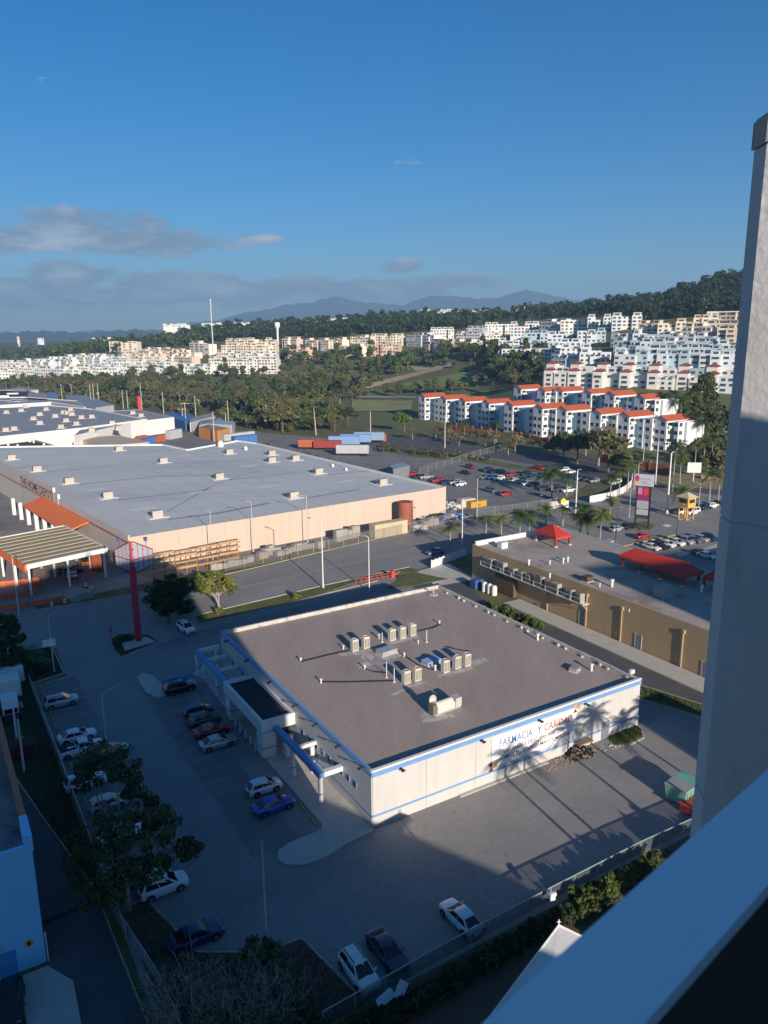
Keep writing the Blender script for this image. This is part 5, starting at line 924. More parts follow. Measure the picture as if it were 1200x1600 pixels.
ds = MB(); ds.tube((0, 0, 0), (0, 0, 2.2), .05, 6); ds.add([(0, -.06, 1.6), (.9, -.06, 2.5), (0, -.06, 3.4), (-.9, -.06, 2.5), (0, .06, 1.6), (.9, .06, 2.5), (0, .06, 3.4), (-.9, .06, 2.5)], [(0, 1, 2, 3), (7, 6, 5, 4), (0, 4, 5, 1), (1, 5, 6, 2), (2, 6, 7, 3), (3, 7, 4, 0)], 1); tag(ds.build('warning_sign', [metal, M('sign_yellow', (.80, .58, .03), .5, .05)], None, at(880, 796), R(5)), 'yellow diamond warning sign at the white wall', 'sign')
brick = M('brick_wall', (.28, .095, .055), .9, .15, .5, fine=.12); bw = thing('brick_wall', 'red boundary wall with pillars before the white apartments', 'wall', at(700, 672), 0); o0 = Vector(bw.location)
for seg in (((700, 672), (780, 684)), ((800, 686), (905, 706)), ((940, 722), (985, 732), (1045, 742))):
    pl = [at(*q) for q in seg]
    for a, b in zip(pl, pl[1:]):
        n_ = max(1, int((b - a).length / 6)); d_ = (b - a) / n_; an = math.atan2(d_.y, d_.x)
        for i in range(n_): q = a + d_ * i - o0; MB().box(.4, d_.length, -.15, .15, 0, 3.2).build('panel', brick, bw, q, an); MB().box(-.4, .38, -.35, .35, 0, 4.2).build('pillar', brick, bw, q, an)
pb2 = MB().box(-2.2, 2.2, -.2, .2, 3, 6.4).tube((0, 0, 0), (0, 0, 3), .15, 8); tag(pb2.build('billboard', white, None, at(1083, 752), R(-10)), 'pale small billboard among the palms by the avenue', 'billboard'); pl_ = MB().box(-5, 5, -.5, .5, 0, 1.2); tag(pl_.build('planter', M('planter_tan', (.42, .25, .15), .9), None, at(1118, 748), R(-5)), 'low tan planter wall on the lawn by the avenue', 'planter')
# ---------------------------------------------------------------- distant warehouses on the left
def hall(name, label, cat, roof, z, wm, rm, n=(8, 6, 8, 6), par=.5, rot0=None):
    p = [at(a, b, z) for a, b in roof]; a2 = sum(p[i].x * p[(i + 1) % len(p)].y - p[(i + 1) % len(p)].x * p[i].y for i in range(len(p)))
    if a2 < 0: p = p[::-1]
    t = thing(name, label, cat, (p[0].x, p[0].y, 0)); o = Vector((p[0].x, p[0].y, 0)); q = [Vector((v.x, v.y, 0)) - o for v in p]; c_ = sum(q, Vector()) / len(q)
    MB().prism([(v + (c_ - v).normalized() * .3).xy for v in q], 0, z - .02).build('roof', rm, t)
    for i in range(len(q)): a, b = q[i], q[(i + 1) % len(q)]; wallrow(a, b, max(1, min(10, int((b - a).length / 8))), 0, z + par, .3, wm, t)
    return t
groof = M('grey_membrane', (.30, .325, .365), .8, .12, .03, fine=.05, stain=.7, stain_rgb=(.2, .215, .245), stain_scale=.03, stretch=(.3, 1.4, 1)); lroof = M('light_membrane', (.30, .31, .33), .8, .08, .05); troof = M('tan_sheet', (.52, .43, .31), .8, .06, .2)
hall('mall_hall', 'dark-roofed mall hall with white walls behind the warehouse', 'mall building', ((-60, 690), (127, 670), (230, 656), (145, 640), (75, 634), (-60, 640)), 8, white, groof)
hall('mall_wing', 'pale-roofed mall wing with a white end wall beside the blue container', 'mall building', ((115, 681), (212, 659), (272, 652), (215, 640), (155, 644)), 7.6, white, lroof, par=.1)
hall('mall_court', 'low dark roof with pipes between the warehouse and the mall', 'mall building', ((-60, 706), (102, 702), (25, 680), (-60, 680)), 5, M('court_wall', (.38, .37, .36), .8), darkroof)
hall('market_roof', 'tan sheet roof shelter beside the mall court', 'shelter', ((118, 684), (185, 680), (233, 691), (160, 697)), 5, troof, troof, par=.02)
hall('mall_annex', 'long white-walled mall annex farther left', 'mall building', ((-60, 638), (80, 629), (133, 637), (120, 627), (40, 621), (-60, 623)), 8, white, groof)
hall('mall_block', 'farthest dark mall roof with white strips at the left edge', 'mall building', ((-60, 622), (68, 627), (75, 620), (40, 610), (-60, 610)), 7, M('annex_grey', (.40, .42, .45), .8), darkroof)
hall('grey_shed', 'grey shed with a blue end beside the mall annex', 'shed', ((42, 624), (75, 626), (73, 615), (45, 613)), 8, M('shed_grey', (.38, .40, .42), .7), lroof, par=.02); hall('blue_shed', 'small blue-roofed shed right of the grey shed', 'shed', ((75, 622), (90, 620), (88, 613), (72, 614)), 7, cbd, M('blue_roof', (.16, .26, .50), .6), par=.02)
hall('steel_shed', 'grey steel sheds under the three poles', 'shed', ((105, 624), (150, 637), (178, 633), (140, 619), (103, 617)), 6, cgy, M('steel_roof', (.27, .29, .33), .5, .2, .2), par=.02)
hall('blue_roof_shed', 'bright blue roofed shed by the dark trees', 'shed', ((250, 648), (290, 658), (308, 650), (275, 645)), 5, cbd, M('bright_blue_roof', (.07, .18, .48), .6), par=.02); hall('pale_shed', 'pale steel shed right of the blue roof', 'shed', ((297, 660), (336, 650), (330, 646), (297, 653)), 5, cgy, lroof, par=.02)
hall('mauve_shed', 'mauve roofed shed behind the orange shed', 'shed', ((312, 664), (350, 657), (345, 653), (312, 657)), 4.5, cgy, M('mauve_roof', (.30, .23, .26), .7), par=.02); hall('silver_shed', 'silver roofed shed right of the mauve one', 'shed', ((325, 662), (362, 664), (367, 659), (340, 656)), 5, cgy, M('silver_roof', (.36, .42, .52), .5), par=.02)
hall('orange_shed', 'orange timber shed with a flat dark roof near the yard', 'shed', ((310, 668), (340, 673), (358, 669), (325, 663)), 5, M('shed_orange', (.52, .22, .06), .8, .15), M('shed_roof', (.30, .22, .17), .8), par=.02)
hall('tin_shed', 'blue-grey shed at the head of the staff car park', 'shed', ((607, 728), (632, 722), (640, 727), (615, 733)), 4, M('tin_wall', (.20, .21, .23), .7), M('tin_roof', (.24, .34, .50), .6), par=.02)
hall('white_store', 'white low store at the far left beside the palms', 'store', ((8, 610), (35, 612), (60, 609), (30, 605)), 7, white, lroof, par=.1)
rb = MB().box(-1, 1, -1, 1, 0, 9); tag(rb.build('red_cabin', M('cabin_red', (.60, .04, .03), .6), None, at(218, 640), GA), 'tall red cabin by the trees left of the far poles', 'cabin')
um = thing('domed_shelter', 'grey domed shelter beside the white mall wall', 'shelter', at(146, 652, 6) - Vector((0, 0, 6)), GA); MB().tube((0, 0, 5), (0, 0, 7), 9, 14, 8).build('roof', M('dome_grey', (.34, .34, .35), .7), um, smooth=40); MB().box(-7, 7, -5, 5, 0, 5).build('wall', cgy, um)
sm = MB().box(-1.3, 1.3, -.9, .9, 0, 1.7, 0).box(-2, 2.2, -1.4, 1.4, -.02, .08, 1).box(-1.36, -1.303, -.8, .8, .2, 1.5, 2); sm_ = sm.mesh('rooftop_unit', [M('unit_beige', (0, 0, 0)), white, black]); zz0 = 8.02
fu = [(22, 672), (9, 674), (62, 663), (95, 669), (62, 649), (72, 641), (33, 643), (103, 659), (105, 647), (119, 664), (127, 654), (143, 653), (99, 646), (112, 649), (175, 663), (110, 642), (40, 637), (10, 646), (52, 656), (86, 652)]
for i, q in enumerate(sorted(fu)): tag(link('rooftop_unit', sm_, None, at(*q, zz0), GA), f"small beige unit on the dark mall roof, {ORD[i]} from the left", 'rooftop unit', 'units on the mall roof')
for i, q in enumerate(((143, 674), (185, 671), (207, 647), (220, 651))): tag(link('rooftop_unit', sm_, None, at(*q, 7.6), GA), f"dark vent unit on the pale mall wing, {ORD[i]} from the left", 'rooftop unit', 'units on the mall wing')
vp2 = MB().tube((0, 0, 0), (0, 0, 1.8), .45, 8).mesh('vent_pipe', white)
for i, q in enumerate(((13, 697), (28, 701), (45, 705), (38, 690), (47, 691), (53, 692), (69, 699))): tag(link('vent_pipe', vp2, None, at(*q, 5.0)), f"white vent pipe on the low mall court roof, {ORD[i]} from the left edge", 'vent pipe', 'vents on the mall court')
swm = MB().box(-4, 4, -.6, .6, 0, 1).mesh('skylight', white)
for i, q in enumerate(((5, 620), (8, 628), (15, 623), (20, 616), (22, 630), (28, 626), (33, 629))): tag(link('skylight', swm, None, at(*q, 7.1), R(10)), f"white strip skylight on the farthest mall roof, {ORD[i]} from the left edge", 'skylight', 'skylights on the farthest mall roof')
# tall poles in the middle distance
for i, (x, y, h, lb) in enumerate(((49, 668, 12.5, 'tall pale pole left of the three clustered poles'), (0, 0, 0, ''),)):
    pass
for x, yb_, yt, lb in ((98, 630, 601, 'lone pole beside the white mall annex'), (143, 637, 601, 'left of the three clustered poles'), (148, 637, 600, 'middle of the three clustered poles'), (155, 634, 599, 'right of the three clustered poles, with a dish'), (193, 639, 609, 'left of the thin pair near the red cabin'), (200, 638, 610, 'right of the thin pair near the red cabin'), (222, 640, 599, 'beside the red cabin'), (256, 647, 613, 'between the red cabin and the blue roof'), (286, 664, 638, 'left of the cross-arm pair'), (291, 668, 629, 'cross-arm pole in the middle of the sheds'), (306, 650, 618, 'before the dark trees above the pale shed'), (335, 690, 643, 'in front of the orange shed'), (357, 660, 626, 'right of the silver shed before the trees'), (417, 670, 632, 'at the left edge of the trailer yard'), (494, 680, 639, 'leaning pole behind the orange containers'), (579, 678, 643, 'behind the blue trailers'), (353, 663, 645, 'short pole beside the silver shed'), (695, 700, 650, 'slim pole before the left apartments')):
    b_ = at(x, yb_); h = 2; 
    while h < 60:
        d = (b_ + Vector((0, 0, h))) - Vector((0, 0, EYE)); v_ = d.dot(cy) / d.dot(fwd) * F
        if 800 - v_ <= yt: break
        h += .25
    mb = MB(); mb.tube((0, 0, 0), (0, 0, h), .30, 8, .2)
    if 'cross-arm' in lb: mb.box(-2.5, 2.5, -.1, .1, h - .8, h - .5)
    if 'dish' in lb: mb.tube((.1, -.8, h * .55), (.1, -.4, h * .55), .8, 10)
    o = mb.build('utility_pole', polec, None, b_, smooth=40); tag(o, 'concrete utility pole ' + lb, 'utility pole', 'poles in the middle distance')
    if 'leaning' in lb: o.rotation_euler = (0, R(-3.5), 0)
# park fields
M('field_green', (.25, .26, .105), .95, .25, .05, fine=.2); M('lawn_green', (.20, .25, .085), .95, .25, .04, fine=.2); M('path_tan', (.45, .36, .24), .9)

# ---------------------------------------------------------------- things placed on the terrain
def hit(px, py, h=0.0, dmax=3500):
    d = ray(px, py); d.normalize(); t = 150.0; prev = None
    while t < dmax:
        q = d * t; g = hz(q.x, q.y) + h - EYE
        if q.z <= g:
            if prev is not None:
                for _ in range(12):
                    m = (prev + t) / 2; q = d * m
                    if q.z <= hz(q.x, q.y) + h - EYE: t = m
                    else: prev = m
            q = d * t; return Vector((q.x, q.y, q.z + EYE - h))
        prev = t; t += 6 + t * .008
    return None
def tpatch(name, poly, m, n=8, lift=.25):
    mb = MB(); a, b, c, d = [Vector(q) for q in poly]; pts = []
    for i in range(n + 1):
        for j in range(n + 1):
            q = a.lerp(b, i / n).lerp(d.lerp(c, i / n), j / n); p = next((h_ for h_ in (hit(q.x, q.y + 3 * k_) for k_ in range(30)) if h_), None); pts.append((p.x, p.y, p.z + lift))
    mb.add(pts, [(i * (n + 1) + j, (i + 1) * (n + 1) + j, (i + 1) * (n + 1) + j + 1, i * (n + 1) + j + 1) for i in range(n) for j in range(n)]); return kind(mb.build(name, m, smooth=60), 'structure')
tpatch('playing_field', ((550, 626), (645, 627), (642, 643), (548, 644)), MATS['field_green'], lift=.5); tpatch('footpath', ((545, 619), (650, 621), (650, 623), (545, 622)), wline, lift=.6); tpatch('lawn', ((628, 600), (745, 578), (770, 592), (650, 612)), MATS['lawn_green']); tpatch('footpath', ((560, 604), (690, 572), (692, 577), (570, 609)), MATS['path_tan'], lift=.4); tpatch('lawn', ((720, 618), (840, 598), (850, 606), (740, 630)), MATS['lawn_green']); tpatch('lawn', ((640, 572), (700, 566), (710, 572), (650, 580)), MATS['path_tan'])
hill_m = M('hill_clearing', (.13, .115, .06), .95, .3, .05); tpatch('hill_path', ((868, 492), (932, 479), (934, 482), (872, 495)), hill_m)
# apartments with red gables
aw_, ab, ash = M('apt_white', (.66, .68, .70), .75, .05, .2, fine=.04), M('apt_blue', (.20, .36, .48), .75, .06, .2), M('apt_pale', (.44, .55, .65), .75, .05, .2)
rtile = M('red_tiles', (.46, .105, .045), .8, .15, .7, fine=.15); frame_w = M('window_white', (.6, .6, .6), .6)
wm_ = MB(); wm_.box(-.06, -.002, -.95, .95, -.1, 1.6, 0); wm_.box(-.075, -.062, -.86, -.05, 0, 1.5, 1); wm_.box(-.075, -.062, .05, .86, 0, 1.5, 1); WIN = wm_.mesh('window', [frame_w, wglass])
bl_ = MB(); bl_.box(-.9, -.002, -1.5, 1.5, -.15, 0, 0); bl_.box(-.9, -.82, -1.5, 1.5, 0, .9, 0); bl_.box(-.05, -.003, -1.2, 1.2, .95, 2.2, 1); BAL = bl_.mesh('balcony', [frame_w, wglass])
FL = 3.3
def apartments(name, label, gables, nf):
    ps_ = [hit(x, y, 15.0) for x, y in gables]; o0 = ps_[0]; t = thing(name, label, 'apartment block', o0, GA, 'red-roofed apartment rows'); iv = Matrix.Rotation(-GA, 3, 'Z')
    for i, p in enumerate(ps_):
        q = iv @ (p - o0); nxt = iv @ (ps_[i + 1] - p) if i + 1 < len(ps_) else Vector((1.5, -10, 0)); gap = max(4.0, -nxt.y - 6.2); fs = nxt.x
        H = FL * nf; x, y, z = q; w2 = 3.1; D = 15; z0 = z - 4
        b = MB(); b.box(x, x + D, y - w2, y + w2, z0, z + H); b.add([(x, y - w2, z + H), (x, y + w2, z + H), (x, y, z + H + 1.7), (x + D, y - w2, z + H), (x + D, y + w2, z + H), (x + D, y, z + H + 1.7)], [(0, 2, 1), (3, 4, 5)], 0); b.build('wall', [aw_], t)
        r = MB(); e = .5
        for s in (-1, 1): r.add([(x - .4, y, z + H + 1.85), (x + D + .3, y, z + H + 1.85), (x + D + .3, y + s * (w2 + e), z + H - .1), (x - .4, y + s * (w2 + e), z + H - .1), (x - .4, y, z + H + 1.70), (x + D + .3, y, z + H + 1.70), (x + D + .3, y + s * (w2 + e), z + H - .28), (x - .4, y + s * (w2 + e), z + H - .28)], [(0, 1, 2, 3), (7, 6, 5, 4), (0, 3, 7, 4), (2, 1, 5, 6), (3, 2, 6, 7)])
        r.build('roof', rtile, t)
        g1 = gap * .52; a1 = MB(); a1.box(x + 3.6, x + D, y - w2 - g1, y - w2 - .01, z0, z + H - 1.2, 0); a1.build('recess_wall', ash, t)
        a3 = MB(); a3.box(x + 3.48, x + 3.59, y - w2 - g1 * .45, y - w2 - .02, z0, z + H - 1.3); a3.build('accent_panel', ab, t)
        a2 = MB(); x2 = x + fs * .5 + 1.4; a2.box(x2, x2 + D - 2, y - w2 - gap, y - w2 - g1 - .01, z0, z + H - .4); a2.build('wall', aw_, t)
        for k in range(nf):
            zk = z + k * FL + .9
            for s in (-1, 1): link('window', WIN, t, (x, y + s * 1.5, zk)) if k < nf - 1 or s < 0 else None
            if k % 2 == 1: link('balcony', BAL, t, (x + 1.9, y - w2, zk - .8), R(90))
            else: link('window', WIN, t, (x + 1.9, y - w2, zk), R(90))
            link('window', WIN, t, (x + 3.6, y - w2 - g1 * .72, zk)); link('window', WIN, t, (x2, y - w2 - (gap + g1) / 2, zk)); 
            if x2 < x + 7: link('window', WIN, t, (x2 + 1.6, y - w2 - gap, zk), R(90))
        if i == len(ps_) - 1: MB().box(x + 6, x + D + 2, y - w2 - gap - 1.2, y - w2 - gap - .01, z0, z + H - .8).build('end_wall', aw_, t)
    return t
apartments('apartment_row', 'nearest white apartment row with red gabled roofs behind the brick wall', [(659, 615), (692, 618), (722, 621), (759, 624), (795, 627), (841, 631), (878, 634), (931, 639), (975, 643), (1033, 649)], 4)
apartments('apartment_row', 'second white apartment row with red gables, rising behind the nearest row', [(809, 602), (846, 605), (873, 605), (917, 608), (953, 611), (1000, 616)], 4)
GLW = M('far_glass', (.06, .07, .085), .3, .2, .2)
def bands(mb, w, zf, y, nf, fh, n=2, m=0):     # window openings: dark glass with a sill, one by one
    for k in range(nf):
        for j in range(n):
            xc = w * (j + .5) / n; hw = w / n * random.choice((.2, .27, .27, .36));
            if random.random() < .12: continue
            mb.box(xc - hw, xc + hw, y - .12, y - .004, zf + k * fh + .9, zf + k * fh + 2.25, m); mb.box(xc - hw - .1, xc + hw + .1, y - .3, y - .003, zf + k * fh + .72, zf + k * fh + .88, 1)
def terrace(label, px0, px1, ytop, h, wall, alt, nb=None, dist=None, pent=True, skew=0.0, name='terrace_block', cat='apartment block', group='terraced apartment blocks', dormer=None):
    if dist: a, b = far(px0, dist), far(px1, dist); hh = EYE + dist * math.tan(math.atan2(518.5 - .0087 * ((px0 + px1) / 2 - 600) - ytop, 1233)); a.z = b.z = hh - h
    else:
        a, b = hit(px0, ytop, h), hit(px1, ytop, h)
        if a is None or b is None: return
        if abs((a - b).y) > 1.2 * (a - b).length * .7:
            m_ = (a.xy.length + b.xy.length) / 2; a2, b2 = far(px0, m_), far(px1, m_); z_ = min(a.z, b.z); a, b = a2, b2; a.z = b.z = z_
    d = b - a; d.z = 0; L_ = d.length; an = math.atan2(d.y, d.x); n = nb or max(2, round(L_ / 6.8)); w = L_ / n; nf = max(2, int(h / 2.75)); fh = h / nf
    z0 = min(a.z, b.z); t = thing(name, label, cat, (a.x, a.y, z0), an + skew, group); rs = random.Random(int(px0 * 7 + ytop)); g = MB()
    for i in range(n):
        st = rs.choice((0, 0, 1.6, 3.0)); hb = h - (0 if i % 2 == 0 else rs.choice((0, 0, 2.6, 1.2))); m = wall if rs.random() < .72 else alt
        bb = MB(); bb.box(i * w + .02, (i + 1) * w - .02, st, st + 11, -12 if dist else -9, hb); bb.box(i * w + .02, (i + 1) * w - .02, st - .12, st + .2, hb - .02, hb + .7)
        if pent and rs.random() < .7: bb.box(i * w + w * .12, (i + 1) * w - w * .12, st + 2.2, st + 8, hb, hb + 2.5); bb.box(i * w + w * .05, (i + 1) * w - w * .05, st + 1.6, st + 8.4, hb + 2.51, hb + 2.8); g.T = None; g.box(i * w + w * .25, (i + 1) * w - w * .25, st + 2.05, st + 2.19, hb + .6, hb + 2.0, 0)
        bb.build('wall', [m], t); g.T = Matrix.Translation((i * w, 0, 0)); bands(g, w, 0, st, nf, fh, 2 if w > 6.2 else 1); g.T = None
        if dormer and i % 2 == 0:
            x0, x1 = i * w + w * .15, (i + 1) * w - w * .1; dd = MB(); dd.box(x0, x1, st - .8, st + 5, -9, hb + 1.6); dd.build('bay', [wall], t); xm = (x0 + x1) / 2
            rr = MB(); rr.add([(x0 - .5, st - 1.2, hb + 1.61), (x1 + .5, st - 1.2, hb + 1.61), (xm, st - 1.2, hb + 3.3), (x0 - .5, st + 5.3, hb + 1.61), (x1 + .5, st + 5.3, hb + 1.61), (xm, st + 5.3, hb + 3.3)], [(0, 1, 2), (3, 5, 4), (1, 4, 5, 2), (0, 2, 5, 3), (0, 3, 4, 1)]); rr.build('roof', dormer, t)
            g.T = Matrix.Translation((x0, 0, 0)); bands(g, x1 - x0, 0, st - .8, nf, fh, 1); g.T = None
    o = g.build('window', [GLW, wall], t); kind(o, 'stuff'); return t
vw, vb, vt, vtd, vp_, vsal = M('villa_white', (.70, .69, .66), .8, .06, .1), M('villa_blue', (.40, .52, .58), .8, .06, .1), M('villa_cream', (.72, .64, .53), .8, .08, .1), M('villa_tan', (.62, .52, .42), .8, .08, .1), M('villa_pale', (.60, .65, .68), .8, .06, .1), M('villa_salmon', (.58, .42, .33), .8, .08, .1)
def series(lst, what, wall, alt, h=11.5, **k):
    lst = sorted(lst, key=lambda q: (q[2], q[0]))
    for i, q in enumerate(lst): terrace(f"{ORDX(i)} {what}, row by row from above", q[0], q[1], q[2], q[3] if len(q) > 3 else h, wall, alt, **k)
def ORDX(i): return ORD[i] if i < 20 else (['', '', 'twenty', 'thirty', 'forty', 'fifty'][(i + 1) // 10] + ('-' + ORD[(i + 1) % 10 - 1] if (i + 1) % 10 else 'th').replace('tyth', 'tieth'))
rt2 = M('dormer_roof', (.26, .075, .05), .8, .15, .5)
terrace('front white villa row with little red dormer roofs above the red gables', 845, 1150, 583, 11, vw, vp_, 14, pent=False, dormer=rt2); terrace('second white villa row with dormers, just above the front villa row', 852, 1150, 572, 10, vw, vb, 14, pent=False, dormer=rt2)
series([(955, 990, 521), (988, 1010, 522), (1005, 1035, 524), (1030, 1060, 524), (1058, 1085, 525), (1085, 1115, 526), (956, 1000, 533), (1000, 1040, 535), (1040, 1085, 534), (1085, 1120, 535), (1120, 1160, 538), (960, 1010, 544), (1010, 1060, 545), (1060, 1110, 544), (1110, 1160, 546), (862, 920, 554), (910, 960, 551), (960, 1010, 555), (1010, 1060, 554), (1060, 1110, 554), (1110, 1160, 555)], 'pale blue villa block of the right-hand estate', vp_, vb, 9.5)
series([(782, 820, 532), (815, 848, 534), (820, 860, 521), (858, 905, 523), (905, 950, 518), (787, 832, 545), (832, 880, 545), (860, 912, 535), (880, 945, 543)], 'pale blue block on the slope right of the park', vp_, vb, 11)
series([(800, 845, 506), (843, 880, 503), (878, 932, 500), (920, 957, 495), (958, 1005, 493), (760, 802, 507), (729, 762, 513), (712, 755, 522), (752, 784, 524), (675, 712, 515), (635, 676, 524)], 'long white block below the wooded ridge', vw, vp_, 11.5)
series([(995, 1030, 506), (1030, 1066, 506), (1058, 1092, 503), (1085, 1125, 497), (1105, 1155, 487), (1120, 1165, 493), (1065, 1110, 511), (1100, 1155, 506), (1120, 1165, 514)], 'cream block under the dark right-hand hill', vt, vtd, 9)
series([(657, 735, 534), (576, 622, 538), (522, 560, 541), (442, 477, 546)], 'salmon block by the park', vsal, vt, 12)
series([(546, 577, 527), (577, 627, 525), (438, 462, 530), (475, 513, 532), (512, 531, 531), (352, 396, 532), (378, 430, 531), (345, 392, 540), (390, 430, 540)], 'cream block before the wooded ridge', vt, vtd, 11.5)
series([(326, 378, 561, 15), (376, 432, 562, 14), (338, 376, 551), (366, 430, 553)], 'big white block left of the park trees', vw, vt, 12)
series([(190, 226, 549), (213, 250, 552), (200, 246, 557), (240, 281, 548), (255, 300, 550), (225, 263, 546), (262, 300, 557)], 'tan stepped block in the left estate', vt, vtd, 10)
series([(-30, 28, 566), (25, 75, 563), (60, 110, 560), (88, 153, 557), (120, 156, 556), (0, 60, 574), (50, 120, 576), (100, 152, 573), (150, 216, 574), (156, 206, 566), (165, 197, 558), (185, 272, 576), (205, 264, 565), (-30, 20, 578), (262, 325, 572)], 'white stepped block in the far left estate', vw, vp_, 10)
terrace('lone white apartment house standing taller left of the mast', 294, 324, 536, 15, vw, vt, 2); terrace('cream institutional building at the edge of the left woods', 168, 212, 534, 14, vt, vt, 3, pent=False)
series([(258, 300, 507), (318, 352, 506), (345, 410, 505), (410, 470, 504), (460, 522, 501), (515, 547, 498), (548, 594, 495), (660, 714, 485), (714, 748, 487), (752, 776, 486), (805, 826, 481), (145, 166, 528), (170, 195, 527)], 'distant white building over the wooded ridge', vw, vp_, 6, dist=1650, pent=False)
series([(28, 32, 526, 24), (24, 40, 543, 8), (60, 70, 528, 6)], 'far pale building out on the plain', vw, vp_, 9, dist=2400, pent=False, nb=1)
mp_ = far(334, 950); mt_ = thing('radio_mast', 'tall white radio mast rising over the left woods', 'mast', mp_, 0); mz = EYE + 950 * math.tan(math.atan2(521 - 470, 1233)) - mp_.z
MB().tube((0, 0, 0), (0, 0, mz), .6, 10, .35).build('pole', white, mt_, smooth=40); mm_ = MB()
for k in range(3): mm_.tube((0, 0, mz - 3 - k * 4.0), (0, 0, mz - 1 - k * 4.0), 1.3 if k < 2 else 1.0, 10)
mm_.build('antenna_ring', cgy, mt_)
wtp = far(436, 980); wt = thing('water_tower', 'white mushroom-shaped water tower among the ridge trees', 'water tower', wtp, 0); zt_ = EYE + 980 * math.tan(math.atan2(520 - 505, 1233)) - wtp.z
tw = MB(); prev = None
for r0_, r1_, f0, f1 in ((1.5, 1.2, 0, .45), (1.2, 1.3, .45, .7), (1.3, 3.3, .7, .85), (3.3, 3.4, .85, .97), (3.4, 2.6, .97, 1.02)): tw.tube((0, 0, zt_ * f0 - (8 if f0 == 0 else 0)), (0, 0, zt_ * f1), r0_, 16, r1_, cap=True)
tw.build('tank', white, wt, smooth=40)
# ---------------------------------------------------------------- trees
def leaves(centres, per, size, flat=.35, nm=2):
    """leaf quads through the volume of a set of clumps (x,y,z,r); returns arrays"""
    V, MI = [], []
    for (x, y, z, r) in centres:
        n = per if isinstance(per, int) else int(per * r * r); d = RNG.normal(size=(n, 3)); d /= np.linalg.norm(d, axis=1)[:, None]; rad_ = r * RNG.uniform(.35, 1.0, n) ** .5
        c = d * rad_[:, None] * np.array([1, 1, .72]) + np.array([x, y, z]); a = RNG.normal(size=(n, 3)) + d * .9; a /= np.linalg.norm(a, axis=1)[:, None]
        t = np.cross(a, RNG.normal(size=(n, 3))); t /= np.linalg.norm(t, axis=1)[:, None]; b = np.cross(a, t); s = (size * RNG.uniform(.55, 1.25, n))[:, None]
        V.append(np.stack([c - t * s, c - b * s * .55, c + t * s, c + b * s * .55], 1)); MI.append(np.full(n, RNG.integers(nm)))
    return np.concatenate(V).reshape(-1, 3), np.concatenate(MI)
def leafmesh(name, V, MI, mats):
    me = bpy.data.meshes.new(name); nv = len(V); nf = nv // 4; me.vertices.add(nv); me.vertices.foreach_set('co', V.astype(np.float32).ravel()); me.loops.add(nv); me.loops.foreach_set('vertex_index', np.arange(nv, dtype=np.int32)); me.polygons.add(nf); me.polygons.foreach_set('loop_start', np.arange(0, nv, 4, dtype=np.int32))
    for m in mats: me.materials.append(m)
    me.polygons.foreach_set('material_index', MI.astype(np.int32)); me.update(); me.validate(); return me
def LM(n, c, r=.18): return leafmat('leaf_' + n, c, r)
lg1, lg2, lg3 = LM('deep', (.042, .066, .022)), LM('mid', (.055, .082, .026)), LM('fresh', (.10, .14, .03)); lb1, lb2 = LM('brown', (.125, .105, .062)), LM('dry', (.23, .18, .12)); lo1, lo2 = LM('olive', (.092, .10, .036)), LM('yellow', (.16, .15, .035)); ld1, ld2 = LM('pine', (.018, .033, .014)), LM('pine_light', (.028, .046, .018))
def trunkmesh(h, r, limbs, m=bark, spread=.5, lean=0.0):
    b = MB(); b.tube((0, 0, -.5), (lean, 0, h * .55), r, 8, r * .65); rs = random.Random(int(h * 100 + limbs))
    for i in range(limbs): a = rs.random() * 6.28; q = Vector((lean + math.cos(a) * h * spread * .6, math.sin(a) * h * spread * .6, h * rs.uniform(.75, 1.0))); mid = Vector((lean + math.cos(a) * h * spread * .2, math.sin(a) * h * spread * .2, h * .68)); b.tube((lean, 0, h * .52), mid, r * .55, 6, r * .4); b.tube(mid, q, r * .4, 6, r * .12)
    return b.mesh('trunk', m, 40)
def crown_proto(kind_, seed):
    global RNG
    RNG = np.random.default_rng(seed); rs = random.Random(seed); cl_ = []
    if kind_ == 'broad':
        for i in range(17): a = rs.random() * 6.28; q = rs.random() ** .6; cl_.append((3.1 * q * math.cos(a), 3.1 * q * math.sin(a), 4.6 + 2.2 * (1 - q * q) * rs.uniform(.2, 1.1) + rs.uniform(-.9, .4), rs.uniform(1.0, 1.7)))
        V, MI = leaves(cl_, 95, .46)
    elif kind_ == 'tall':
        for i in range(17): z = rs.random(); a = rs.random() * 6.28; q = 2.1 * (1 - abs(z - .4)) * rs.random() ** .5; cl_.append((q * math.cos(a), q * math.sin(a), 3.2 + 6.8 * z, rs.uniform(.8, 1.5)))
        V, MI = leaves(cl_, 90, .44)
    elif kind_ == 'sparse':
        for i in range(22): a = rs.random() * 6.28; q = rs.random() ** .5; cl_.append((3.4 * q * math.cos(a), 3.4 * q * math.sin(a), 4.2 + 2.6 * (1 - q * q) * rs.random() + rs.uniform(-.6, .6), rs.uniform(.6, 1.1)))
        V, MI = leaves(cl_, 34, .30)
    return V, MI
TREES = {}
def tree_proto(key, kind_, seed, mats, trunk):
    V, MI = crown_proto(kind_, seed); TREES[key] = (leafmesh('crown', V, MI, mats), trunk)
tk1, tk2, tk3 = trunkmesh(5.6, .26, 5), trunkmesh(6.5, .22, 4, spread=.25), trunkmesh(5.8, .22, 9, palebark, spread=.6)
